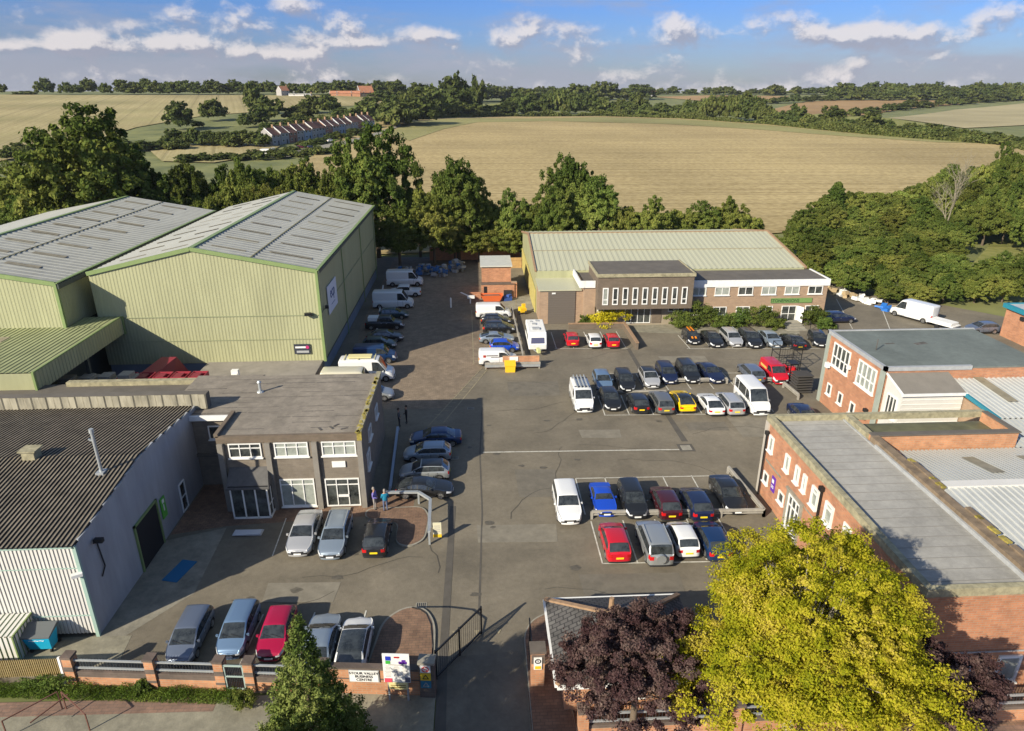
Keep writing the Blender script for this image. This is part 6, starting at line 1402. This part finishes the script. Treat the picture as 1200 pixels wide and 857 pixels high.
for px,py,w,p,l in [(598,222,52,0,'tree at the left end of the belt beside the leggy oak'),(622,228,48,3,'small tree left of the pine in the belt'),(575,240,46,1,'low tree just right of the leggy oak'),(738,234,50,3,'first low tree right of the rounded belt tree'),(768,232,54,0,'second low tree right of the rounded belt tree'),(800,240,50,3,'paler low tree in the middle of the belt'),(830,236,52,1,'bushy tree toward the right of the belt'),(860,233,54,0,'bushy tree near the right end of the belt'),(884,246,40,3,'last low bush of the belt above the shed roof corner')]:
    place(px,py,131+random.uniform(-2,3),p,w,l,L_mid)
for px,py,w,Y,l in [(560,262,60,129,'hedge mass under the leggy oak'),(600,258,60,130,'hedge mass left of the stonemason shed'),(640,268,60,129,'hedge mass behind the stonemason shed left end'),(530,262,50,130,'yellowing shrub at the lane end')]:
    place(px,py,Y,3,w,l,L_mid,None,'hedge_shrub','shrub')
belt_tree('hedge_shrub','ivy covered shrub hanging over the red boundary wall',2,133,4.,3,L_mid,None,'shrub'); 
for px,py,w,Y,p,lm_,l in [(20,182,90,150,0,L_mid,'bright bushy tree at the left edge behind the sheds'),(60,205,70,140,3,L_mid,'low bush left of the huge oak'),(-10,230,80,125,3,L_oak,'dark bush at the left edge beside the green shed'),(40,240,80,128,3,L_mid,'shrub mass just above the left green shed roof'),(95,225,80,128,0,L_oak,'dark shrub mass under the huge oak'),(150,222,70,126,3,L_mid,'green shrub above the left shed ridge end'),(215,178,70,135,2,L_mid,'pale thin crowned tree right of the huge oak'),(250,212,70,130,3,L_mid,'yellow green shrub above the valley between the sheds'),(280,186,62,134,0,L_mid,'yellow green tree left of the olive tree'),(312,200,60,130,3,L_mid,'small green shrub above the big shed ridge'),(345,180,80,140,2,L_mid,'olive coloured thin tree left of the dense oak'),(380,200,56,136,0,L_oak,'dark tree at the left shoulder of the dense oak'),(190,205,60,131,0,L_oak,'dark tree behind the pale thin crowned one')]:
    place(px,py,Y,p,w,l,lm_)
for px,py,w,Y,l in [(228,196,60,137,'olive tree between the huge oak and the valley of the sheds'),(262,190,58,139,'rounded tree behind the valley of the two sheds'),(298,178,60,141,'rounded olive tree behind the big shed, left of centre'),(325,184,56,139,'rounded tree behind the big shed, right of centre'),(362,186,60,141,'rounded tree behind the big shed near the dense oak'),(405,196,56,131,'small dark tree in front of the dense oak'),(488,205,60,134,'rounded tree between dense oak and leggy oak'),(560,210,50,133,'slender tree right of the leggy oak'),(30,215,80,133,'bush bank at the left edge above the shed roof'),(128,196,70,137,'dense green tree filling the foot of the huge oak'),(180,205,60,134,'green tree right of the huge oak foot')]:
    place(px,py,Y,random.choice([0,1,3]),w,l,random.choice([L_oak,L_mid]))
# scrub slope on the right: each crown a thing
outline = [(905,285),(930,262),(955,238),(985,214),(1010,228),(1050,224),(1080,212),(1110,200),(1140,190),(1175,172),(1215,166),(1260,160)]
def scrub_top(px): return pl([(-a,b) for a,b in sorted(outline)], -px)
k = 0
random.seed(5)
for row,(Y,drop,step) in enumerate([(182,0,30),(174,8,30),(166,18,28),(157,30,28),(148,46,28),(139,64,28),(131,84,29),(123,104,30),(116,122,31),(109,140,32),(103,156,34),(98,172,36)]):
    px = 900+random.uniform(0,16)+row*3
    while px < 1250:
        X = at(px,Y); grow = 108.5+30*867/Y; tp = scrub_top(px); py = min(tp+drop*(1.0 if px > 960 else .75)+random.uniform(-9,9), grow-random.uniform(24,40))
        if py >= tp-6 and X > 50.+max(0,(109-Y))*.85 and not (1150 < px < 1235 and 250 < py < 296 and Y < 150):
            p = random.choice([0,1,3,0,1,2]); place(px,py,Y,p,step*random.uniform(1.25,2.1),'leafy bush of the dense scrub slope at the right',random.choice([L_oak,L_mid,L_mid]),'bushes of the right hand scrub slope','scrub_bush','bush'); k += 1
        px += step*random.uniform(.8,1.15)
place(985,214,165,9,62,'dark pointed pine at the left crest of the scrub slope',L_oak,name='pine_tree')
x = at(1125,146); t = thing('bare_tree','grey brown leafless tree among the green bushes of the scrub slope','tree',(x,146,0)); b = MB(); random.seed(3)
def limb(p, d, L, r, k):
    q = p
    for s_ in range(3):
        d = (d+Vector((random.uniform(-.28,.28),random.uniform(-.28,.28),random.uniform(-.1,.2)))).normalized(); n_ = q+d*L/3; b.tube(q,n_,r*(1-.2*s_),r*(.8-.2*s_),5); q = n_
        if k > 0:
            for _ in range(2): limb(q,(d+Vector((random.uniform(-.9,.9),random.uniform(-.9,.9),random.uniform(-.2,.6)))).normalized(),L*.62,r*.5,k-1)
limb(Vector((0,0,0)),Vector((.1,0,1)),9.,.2,3)
o = b.build('trunk',mat('bleached_bark',(.23,.2,.14),.9),None); o.parent = t
# shrubs by the works
def shrub(x, y, R3, n, leaf, lm_, seed, label, nm='garden_shrub'):
    rng = np.random.default_rng(seed); P,w,c = crown_pts(rng,n,R3,R3[2]*.7,40,(.18,.35),low=.5,fill=.2,seed=seed)
    me = leaf_mesh(nm,P,leaf,[lm_],w,seed,.6); o = bpy.data.objects.new(nm,me); COL.objects.link(o); o.location = (x,y,0); tag(o,label,'shrub')
for i,(x,y,R3,lm_,l) in enumerate([(17.6,89.0,(2.5,1.,1.5),L_gold,'bright golden shrub under the dark upper box'),(14.9,89.3,(1.,.8,1.),L_shr,'small green shrub left of the golden shrub'),(27.6,87.8,(2.2,1.3,1.4),L_shr,'green shrub left of the works front garden'),(30.6,88.6,(2.6,1.2,2.0),L_shr,'tall green shrub under the left lower windows'),(33.4,87.6,(1.4,1.,1.1),L_shr,'low pale shrub behind the silver estate'),(35.6,88.2,(2.,1.1,1.5),L_shr,'brownish green shrub in the middle of the works front garden'),(38.6,88.,(2.2,1.1,1.7),L_shr,'spreading shrub beside the entrance steps'),(40.6,87.2,(1.2,.9,.9),L_shr,'low shrub at the foot of the steps'),(46.6,88.6,(1.8,1.,1.6),L_shr,'green shrub at the right end of the works front'),(47.4,86.8,(1.2,.9,.9),L_gold if False else L_shr,'low rounded lime shrub by the corner of the works')]):
    shrub(x,y,R3,5000,.09,lm_,200+i,l)
for i,(x,y,l) in enumerate([(-12.7,27.6,'small dark evergreen bush left of the pedestrian gate'),(-23.5,29.3,'bramble tangle at the foot of the reed screen'),(-18.4,29.0,'little dark weed clump against the orange wall base')]):
    shrub(x,y,[(.7,.5,.7),(1.6,.5,.6),(.5,.3,.35)][i],2500,.05,L_shr if i else L_oak,300+i,l,'small_bush')
rng = np.random.default_rng(8); n = 26000; s = rng.random(n)*(9.2+8)-8; off = -.2-rng.random(n)*.95
P = np.stack([A.x+D.x*s-(-D.y)*-off*0+(-D.y)*off*1., A.y+D.y*s+D.x*off, rng.random(n)**1.5*(.18+.2*(np.sin(s*2.3)>.2))],1)
me = leaf_mesh('verge_grass',P,.05,[L_grass],None,1,.3); o = bpy.data.objects.new('verge_grass',me); COL.objects.link(o); o['kind'] = 'stuff'; tag(o,'strip of bright grass along the foot of the boundary wall','grass')

# ------------------------------------------------------------------ far country: hedgerow trees, houses
FP = []
for i in range(4):
    rng = np.random.default_rng(140+i); P,w,c = crown_pts(rng,2200,(1.,1.,[.75,.9,1.,.6][i]),[1.0,1.1,1.2,.75][i],40,(.15,.35),low=.6,fill=.25,seed=i+60,amp=.12)
    FP.append(leaf_mesh('far_tree',P,.12,[L_far],w,i,.8))
fn = 0
def far_tree(x, y, s, label, group, p=None, sz=1., name='hedgerow_tree', cat='tree'):
    global fn; fn += 1
    p = random.randrange(4) if p is None else p
    o = bpy.data.objects.new(name,FP[p]); COL.objects.link(o); o.location = (x,y,hgt(x,y)-.15*s); o.rotation_euler = (0,0,random.random()*6.28); o.scale = (s,s,s*sz); return tag(o,label,cat,group)
def far_at(px, ground_py, w, h_, label, group, p=None, **kw):
    X,Y,Z = GT(px,ground_py); d = Y
    s = w*d/867./2; nat = [1.75,1.95,2.15,1.3]; p = random.randrange(4) if p is None else p
    hh = h_*d/867.; return far_tree(X,Y,s,label,group,p,hh/(nat[p]*s),**kw)
random.seed(31)
# hedge along the top of the stubble field
edge = [(425,152),(440,149),(470,141.5),(520,138.5),(600,137),(700,136.5),(800,139.5),(900,146.5),(1000,157),(1080,164),(1185,171.5),(1250,190)]
def epy(px, E_=None): return pl([(-a,b) for a,b in (E_ or edge)], -px)
px = 452
while px < 1215:
    h_ = 19+6*math.sin(px*.031)+random.uniform(-3,4)
    if px > 900: h_ = 12+random.uniform(-2,5)
    if px > 1000: h_ = 10+random.uniform(-2,5)
    far_at(px,epy(px)-1.2,random.uniform(17,26),h_,'leafy tree in the hedge along the far edge of the stubble field','hedge trees along the far edge of the stubble field'); px += random.uniform(7,11)
for px,h_,w in [(500,34,40),(536,44,36),(560,40,20),(530,30,40),(470,26,34),(488,30,30),(610,26,30),(745,24,24),(828,22,30),(870,30,30),(885,28,26),(932,24,22),(972,26,30),(1017,24,26),(850,26,24),(648,24,28),(690,24,30)]:
    far_at(px,epy(px)-3,w,h_,'taller tree rising out of the hedge along the far edge of the stubble field','taller trees of the far field hedge')
rng = np.random.default_rng(5); hp = [GT(x_,epy(x_)) for x_ in range(450,1216,6)]; seg = rng.integers(0,len(hp)-1,60000); f_ = rng.random(60000); H3 = np.array(hp)
P = H3[seg]*(1-f_)[:,None]+H3[seg+1]*f_[:,None]; P[:,1] += 3+rng.normal(size=60000)*1.6; P[:,2] += rng.random(60000)**.8*(3.6+1.6*np.sin(P[:,0]*.11)+np.sin(P[:,0]*.37))
me = leaf_mesh('field_hedge',P,.75,[L_far],None,5,.8); o = bpy.data.objects.new('field_hedge',me); COL.objects.link(o); o['kind'] = 'stuff'; tag(o,'continuous undergrowth of the hedge along the far edge of the stubble field','hedge')
# second and third lines
def linerow(E_, x0, x1, step, w, h_, label, group, jitter=.0):
    px = x0
    while px < x1:
        far_at(px,epy(px,E_)+random.uniform(-jitter,jitter),random.uniform(*w),random.uniform(*h_),label,group); px += step*random.uniform(.75,1.25)
linerow([(440,119),(600,119),(760,117),(900,119)],448,760,15,(18,32),(12,22),'tree of the second hedge line beyond the stubble field','second hedge line trees')
linerow([(560,112),(700,111),(960,111)],560,1010,17,(12,22),(5,10),'distant low tree on the skyline in the centre','centre skyline trees')
linerow([(1000,137),(1060,128.5),(1165,119.5),(1230,116)],700+80,790,20,(10,12),(5,6),'distant small tree in a thin hedge near the skyline','distant hedge trees')
linerow([(960,137),(1000,137),(1060,128.5),(1165,119.5),(1230,116)],1000,1215,17,(14,24),(7,12),'round tree in the hedge between the brown field and the pale one','brown field hedge trees')
linerow([(850,123),(935,121),(960,118.5),(1165,118.5)],845,975,13,(10,18),(6,12),'tree in the thin hedge left of the brown field','thin hedge trees')
linerow([(940,145),(1100,160),(1220,176)],1000,1215,13,(16,26),(9,15),'bush in the sloping hedge below the pale far field','sloping hedge bushes',2)
for px,gy,w,h_ in [(112+726,112,12,9),(855,112,12,10),(905,112,20,12),(912,111,14,10),(875,113,10,7)]: far_at(px,gy,w,h_,'round tree on the right centre skyline','right centre skyline trees')
# left skyline
for px,w,h_,l in [(4,10,12,'skyline tree cut by the left edge'),(30,22,5,'low flat bush on the left skyline'),(54,18,17,'round skyline tree, first large one from the left'),(79,14,13,'skyline tree left of the close pair'),(90,12,11,'small skyline tree right of its taller twin'),(104,16,17,'tall skyline tree in the left group'),(124,13,12,'small round skyline tree standing apart'),(143,18,16,'skyline tree at the start of the left wood')]:
    far_at(px,111,w,h_,l,None)
linerow([(140,111),(480,111.5)],150,258,8,(14,22),(11,17),'tree of the left skyline wood','left skyline wood trees')
linerow([(140,110.5),(480,111)],266,470,8,(14,22),(10,16),'tree of the dark wood behind the farm','dark wood trees behind the farm')
# wood on the right hill
linerow([(975,115),(1060,114.5),(1220,114)],985,1215,8.5,(15,24),(11,18),'tree of the long wood on the right hill','right hill wood trees',1.)
linerow([(975,118),(1220,117.5)],975,1215,11,(15,22),(10,14),'tree of the front row of the wood on the right hill','right hill wood front trees',.6)
# field and village trees
for px,gy,w,h_,l in [(212,153,31,31,'round field tree above the pasture'),(253,142,28,24,'round field tree left of the small one near the terrace'),(287,150,16,16,'small round tree left of the terrace'),(299,135,20,34,'tall narrow tree above the terrace left end'),(318,143,34,28,'wide tree above the terrace left end'),(303,148,24,20,'bushy tree touching the terrace left end'),(352,141,38,18,'flat topped tree behind the terrace'),(367,133,26,20,'tree behind the middle of the terrace'),(385,134,28,22,'darker tree behind the middle of the terrace'),(435,141,42,26,'big dark tree behind the right end of the terrace'),(465,148,46,28,'big tree right of the terrace'),(490,146,40,30,'big tree at the corner of the stubble field'),(232,150,14,8,'small bush by the allotments'),(400,138,24,12,'low tree behind the terrace right half')]:
    far_at(px,gy,w,h_,l,None)
linerow([(318,184),(360,172),(430,156)],322,440,9,(13,20),(6,9),'garden tree in front of the terraced houses','garden trees of the terrace',1.5)
linerow([(300,158),(440,138)],312,436,10,(16,24),(9,14),'tree behind the terraced houses','trees behind the terrace',2)
linerow([(200,172),(330,172)],205,318,9,(18,26),(14,20),'bush in the thick hedge left of the terrace','thick hedge bushes left of the terrace',2)
linerow([(230,190),(330,186),(400,178),(430,170)],215,400,10,(14,20),(7,11),'dark bush in the hedge below the village lane','dark bushes below the village lane',1.5)
linerow([(0,188),(60,178),(170,176),(230,180)],10,215,13,(18,28),(9,15),'bush at the foot of the hill field','bushes at the foot of the hill field',3)

def house(x, y, rz, w, d, eh, rh, roofm, wallm, label, group=None, name='terraced_house', cat='house'):
    z = hgt(x,y); t = thing(name,label,cat,(x,y,z),rz,group)
    def pb(nm, b, m, par=t): o = b.build(nm,m,None); o.parent = par; return o
    b = MB(); b.add([(-w/2,-d/2,-1),(w/2,-d/2,-1),(w/2,d/2,-1),(-w/2,d/2,-1),(-w/2,-d/2,eh),(w/2,-d/2,eh),(w/2,d/2,eh),(-w/2,d/2,eh),(-w/2,0,eh+rh),(w/2,0,eh+rh)],[(0,1,5,4),(1,2,6,9,5),(2,3,7,6),(3,0,4,8,7)]); pb('wall',b,wallm)
    b = MB().add([(-w/2-.1,-d/2-.4,eh-.25),(w/2+.1,-d/2-.4,eh-.25),(w/2+.1,0,eh+rh+.05),(-w/2-.1,0,eh+rh+.05),(-w/2-.1,d/2+.4,eh-.25),(w/2+.1,d/2+.4,eh-.25)],[(0,1,2,3),(3,2,5,4)]); ro = pb('roof',b,roofm)
    pb('chimney',MB().box(w/2-.5,-.5,eh+rh-.6,w/2+.5,.5,eh+rh+1.6),M_ridge,ro)
    pb('gable_trim',MB().bar((-w/2-.1,-d/2-.4,eh-.15),(-w/2-.1,0,eh+rh+.15),.35,.3),M_white,ro)
    for zz in (1.,3.7):
        for xx in (-w*.25,w*.22):
            if zz < 2 and xx > 0: pb('door',MB().box(xx-.5,-d/2-.06,-.2,xx+.5,-d/2-.02,2.1),M_dark); continue
            f = pb('window',MB().box(xx-.75,-d/2-.08,zz,xx+.75,-d/2-.02,zz+1.3),M_white); pb('pane',MB().box(xx-.62,-d/2-.12,zz+.12,xx+.62,-d/2-.09,zz+1.18),M_glass,f)
    return t
a0 = GT(312,171); a1 = GT(432,150); n = 15
wallc = [M_render,mat('grey_render',(.3,.3,.3),.9),mat('brick_far',(.3,.15,.1),.9),M_render,mat('blue_render',(.3,.36,.42),.9)]
for i in range(n):
    f = (i+.5)/n; x = lerp(a0[0],a1[0],f); y = lerp(a0[1],a1[1],f); rz = math.atan2(a1[1]-a0[1],a1[0]-a0[0]); w = math.hypot(a1[0]-a0[0],a1[1]-a0[1])/n
    house(x,y,rz,w*1.0,8.5+(i%3)*.5,5.2+(i%2)*.5,3.3,M_tileR,wallc[i%5],('%s terraced house with brown red roof in the village row' % (['leftmost','second','third','fourth','fifth','sixth','seventh','eighth','ninth','tenth','eleventh','twelfth','thirteenth','fourteenth','rightmost'][i])),'terraced houses along the village lane')
for px,gy,rz,w,d,eh,rh,rm,wm,l,nm,ct in [(332,112.5,.9,11,9,5.5,4.5,M_tileO,M_render,'white gabled house with orange roof on the skyline before the dark wood','farm_house','house'),(405,113,0,34,9,3,2.5,M_tileO,M_brickR,'long low orange roofed barn left of the tall orange roof','farm_barn','barn'),(428,113.,.5,17,13,4,7,M_tileO,M_brickD,'tall steep orange barn roof on the skyline','farm_barn','barn'),(352,113,0,24,6,2.2,.6,M_greyroof,M_whiteclad,'long low pale shed right of the white gabled house','farm_shed','shed'),
   (718,113,0,14,9,4,4,M_tileO,M_render,'distant white house with red roof, left of the skyline group','distant_house','house'),(735,113,.4,12,9,4,3,M_tileO,M_render,'distant small red roofed house in the middle of the skyline group','distant_house','house'),(762,113,0,17,9,4.5,4,M_tileR,M_render,'distant wide red roofed house at the right of the skyline group','distant_house','house')]:
    X,Y,Z = GT(px,gy); house(X,Y,rz,w,d,eh,rh,rm,wm,l,None,nm,ct)
for i,(px,py,c,l) in enumerate([(352,176,'crimson','small red car parked below the terrace'),(365,176,'navy','small dark car parked below the terrace right of the red one'),(388,168,'white','small white car parked before the middle of the terrace'),(322,179,'white','small white car at the left end of the village lane')]):
    X,Y,Z = GT(px,py); t = vehicle('hatch',X,Y,.6,c,l,'car',None); t.location.z = hgt(X,Y)+.7
X,Y,Z = GT(313,183); tt = single(MB().box(X-3,Y,Z,X+3,Y+4,Z+3),'white_hut',M_white,'small white hut beside the village lane below the terrace','hut')

# ------------------------------------------------------------------ light, sky, camera
az = math.atan2(8.92,7.87)         # light travels toward +x +y
EL = R(28)
dirv = Vector((math.sin(az)*math.cos(EL), math.cos(az)*math.cos(EL), -math.sin(EL)))
sun = bpy.data.lights.new('sun','SUN'); sun.energy = 4.6; sun.angle = R(.55); sun.color = (1.,.915,.75)
so = bpy.data.objects.new('sun',sun); COL.objects.link(so); so.rotation_euler = dirv.to_track_quat('-Z','Y').to_euler()
wd = bpy.data.worlds.new('World'); sc.world = wd; wd.use_nodes = True; nt = wd.node_tree; bg = nt.nodes['Background']
sky = nt.nodes.new('ShaderNodeTexSky'); sky.sky_type = 'NISHITA'; sky.sun_disc = False; sky.sun_elevation = EL; sky.sun_rotation = math.atan2(-dirv.x,-dirv.y); sky.air_density = 1.; sky.dust_density = .6; sky.ozone_density = 2.
SKY_S = .105
tc = nt.nodes.new('ShaderNodeTexCoord'); sx = nt.nodes.new('ShaderNodeSeparateXYZ'); lk(nt,tc.outputs['Generated'],sx.inputs[0])
def math_(op,a,b=None,c=None,clamp=False):
    n = nt.nodes.new('ShaderNodeMath'); n.operation = op; n.use_clamp = clamp
    for i,v in enumerate((a,b,c)):
        if v is None: continue
        if isinstance(v,(int,float)): n.inputs[i].default_value = v
        else: lk(nt,v,n.inputs[i])
    return n.outputs[0]
def vcomb(x,y,z):
    n = nt.nodes.new('ShaderNodeCombineXYZ')
    for i,v in enumerate((x,y,z)):
        if isinstance(v,(int,float)): n.inputs[i].default_value = v
        else: lk(nt,v,n.inputs[i])
    return n.outputs[0]
azi = math_('ARCTAN2',sx.outputs[0],sx.outputs[1]); ele = math_('ARCSINE',sx.outputs[2])
def cloud(dz, da=0.):
    e2 = math_('ADD',ele,dz); n = nt.nodes.new('ShaderNodeTexNoise'); n.noise_dimensions = '3D'
    lk(nt,vcomb(math_('MULTIPLY',math_('ADD',azi,da),14.),math_('MULTIPLY',e2,19.),3.7),n.inputs['Vector']); n.inputs['Scale'].default_value = 1.; n.inputs['Detail'].default_value = 10; n.inputs['Roughness'].default_value = .6; n.inputs['Distortion'].default_value = .1
    return n.outputs['Fac'], e2
blobs = [(345,38,62,26),(345,18,26,12),(1010,56,90,12),(220,62,50,9),(120,60,45,12),(160,45,25,8),(500,47,45,10),(600,55,40,10),(665,40,60,14),(760,8,50,9),(800,48,30,14),(900,38,60,12),(960,52,60,10),(1150,12,45,10),(1100,50,70,12),(30,5,40,8),(430,58,40,7),(1185,38,40,10),(330,70,60,8),(60,66,60,8)]
def density(dz,da=0.):
    f,e2 = cloud(dz,da); tot = f
    for (px,py,sx_,sy_) in blobs:
        a0 = math.atan((px-600)/867.)+YAW; e0 = (108.5-py)/867.
        p1 = math_('POWER',math_('MULTIPLY',math_('SUBTRACT',math_('ADD',azi,da),a0),867./sx_),2.); p2 = math_('POWER',math_('MULTIPLY',math_('SUBTRACT',e2,e0),867./sy_),2.)
        gsn = math_('MULTIPLY',math_('EXPONENT',math_('MULTIPLY',math_('ADD',p1,p2),-1.)),.2); tot = math_('ADD',tot,gsn)
    low = math_('MULTIPLY',math_('SUBTRACT',.062,e2),1.3); tot = math_('ADD',tot,math_('MAXIMUM',low,-.1))
    return tot
d0 = density(0.); d1 = density(.008,-.006)
cov = nt.nodes.new('ShaderNodeMapRange'); cov.interpolation_type = 'SMOOTHSTEP'; cov.inputs[1].default_value = .54; cov.inputs[2].default_value = .76; lk(nt,d0,cov.inputs[0])
lit = nt.nodes.new('ShaderNodeMapRange'); lit.inputs[1].default_value = -.03; lit.inputs[2].default_value = .06; lk(nt,math_('SUBTRACT',d0,d1),lit.inputs[0])
cc = nt.nodes.new('ShaderNodeMix'); cc.data_type = 'RGBA'; lk(nt,lit.outputs[0],cc.inputs[0])
CS = .62
cc.inputs[6].default_value = (.36*CS*10,.37*CS*10,.455*CS*10,1); cc.inputs[7].default_value = (.82*CS*10,.76*CS*10,.75*CS*10,1)
# blue of the clear sky strengthened with height above the haze line
tint = nt.nodes.new('ShaderNodeValToRGB'); el_ = tint.color_ramp.elements; el_[0].position = 0; el_[0].color = (.36,.385,.54,1); el_[1].position = 1; el_[1].color = (.25,.41,.8,1)
m_ = nt.nodes.new('ShaderNodeMapRange'); m_.inputs[1].default_value = 0.; m_.inputs[2].default_value = .12; lk(nt,ele,m_.inputs[0]); lk(nt,m_.outputs[0],tint.inputs[0]); hi = nt.nodes.new('ShaderNodeMapRange'); hi.inputs[1].default_value = .15; hi.inputs[2].default_value = .6; lk(nt,ele,hi.inputs[0])
mu = nt.nodes.new('ShaderNodeMix'); mu.data_type = 'RGBA'; mu.blend_type = 'MULTIPLY'; mu.inputs[0].default_value = 1.; lk(nt,sky.outputs[0],mu.inputs[6]); t2 = nt.nodes.new('ShaderNodeMix'); t2.data_type = 'RGBA'; t2.inputs[7].default_value = (1.,.92,.86,1); lk(nt,hi.outputs[0],t2.inputs[0]); lk(nt,tint.outputs[0],t2.inputs[6]); lk(nt,t2.outputs[2],mu.inputs[7])
bn = nt.nodes.new('ShaderNodeTexNoise'); lk(nt,vcomb(math_('MULTIPLY',azi,5.),math_('MULTIPLY',ele,22.),9.1),bn.inputs['Vector']); bn.inputs['Scale'].default_value = 1.; bn.inputs['Detail'].default_value = 7; bn.inputs['Roughness'].default_value = .6
bm_ = nt.nodes.new('ShaderNodeMapRange'); bm_.interpolation_type = 'SMOOTHSTEP'; bm_.inputs[1].default_value = .38; bm_.inputs[2].default_value = .68; bm_.inputs[4].default_value = .75; lk(nt,math_('ADD',bn.outputs['Fac'],math_('MULTIPLY',math_('SUBTRACT',.05,ele),2.2)),bm_.inputs[0])
bk = nt.nodes.new('ShaderNodeMix'); bk.data_type = 'RGBA'; lk(nt,bm_.outputs[0],bk.inputs[0]); lk(nt,mu.outputs[2],bk.inputs[6]); bk.inputs[7].default_value = (.385*CS*10,.405*CS*10,.5*CS*10,1)
fin = nt.nodes.new('ShaderNodeMix'); fin.data_type = 'RGBA'; lk(nt,math_('MULTIPLY',cov.outputs[0],.82),fin.inputs[0]); lk(nt,bk.outputs[2],fin.inputs[6]); lk(nt,cc.outputs[2],fin.inputs[7])
lk(nt,fin.outputs[2],bg.inputs[0]); bg.inputs[1].default_value = SKY_S
hz = MB().box(-4500,-300,-31,4500,4500,72).build('haze', None or mat('haze_dummy',(1,1,1)), kind='stuff')
hm = bpy.data.materials.new('haze_air'); hm.use_nodes = True; hn = hm.node_tree
for n_ in list(hn.nodes): hn.nodes.remove(n_)
ho_ = hn.nodes.new('ShaderNodeOutputMaterial'); pv = hn.nodes.new('ShaderNodeVolumePrincipled'); pv.inputs['Color'].default_value = (.78,.85,.95,1); pv.inputs['Density'].default_value = .000045; lk(hn,pv.outputs[0],ho_.inputs['Volume'])
hz.data.materials.clear(); hz.data.materials.append(hm)
cam = bpy.data.cameras.new('camera'); co = bpy.data.objects.new('camera',cam); COL.objects.link(co); sc.camera = co
cam.sensor_width = 36; cam.lens = CF/1200*36; cam.clip_end = 20000; cam.clip_start = .5
co.location = (0,0,CH); co.rotation_euler = (PI/2-TH,0,-YAW)
sc.view_settings.view_transform = 'Standard'; sc.view_settings.look = 'None'; sc.view_settings.exposure = .66; sc.view_settings.gamma = 1; sc.view_settings.use_curve_mapping = False
sc.cycles.max_bounces = 5; sc.cycles.diffuse_bounces = 2; sc.cycles.glossy_bounces = 2; sc.cycles.transmission_bounces = 2; sc.cycles.volume_bounces = 0; sc.cycles.transparent_max_bounces = 4
print('far trees',fn,'objects',len(bpy.data.objects))
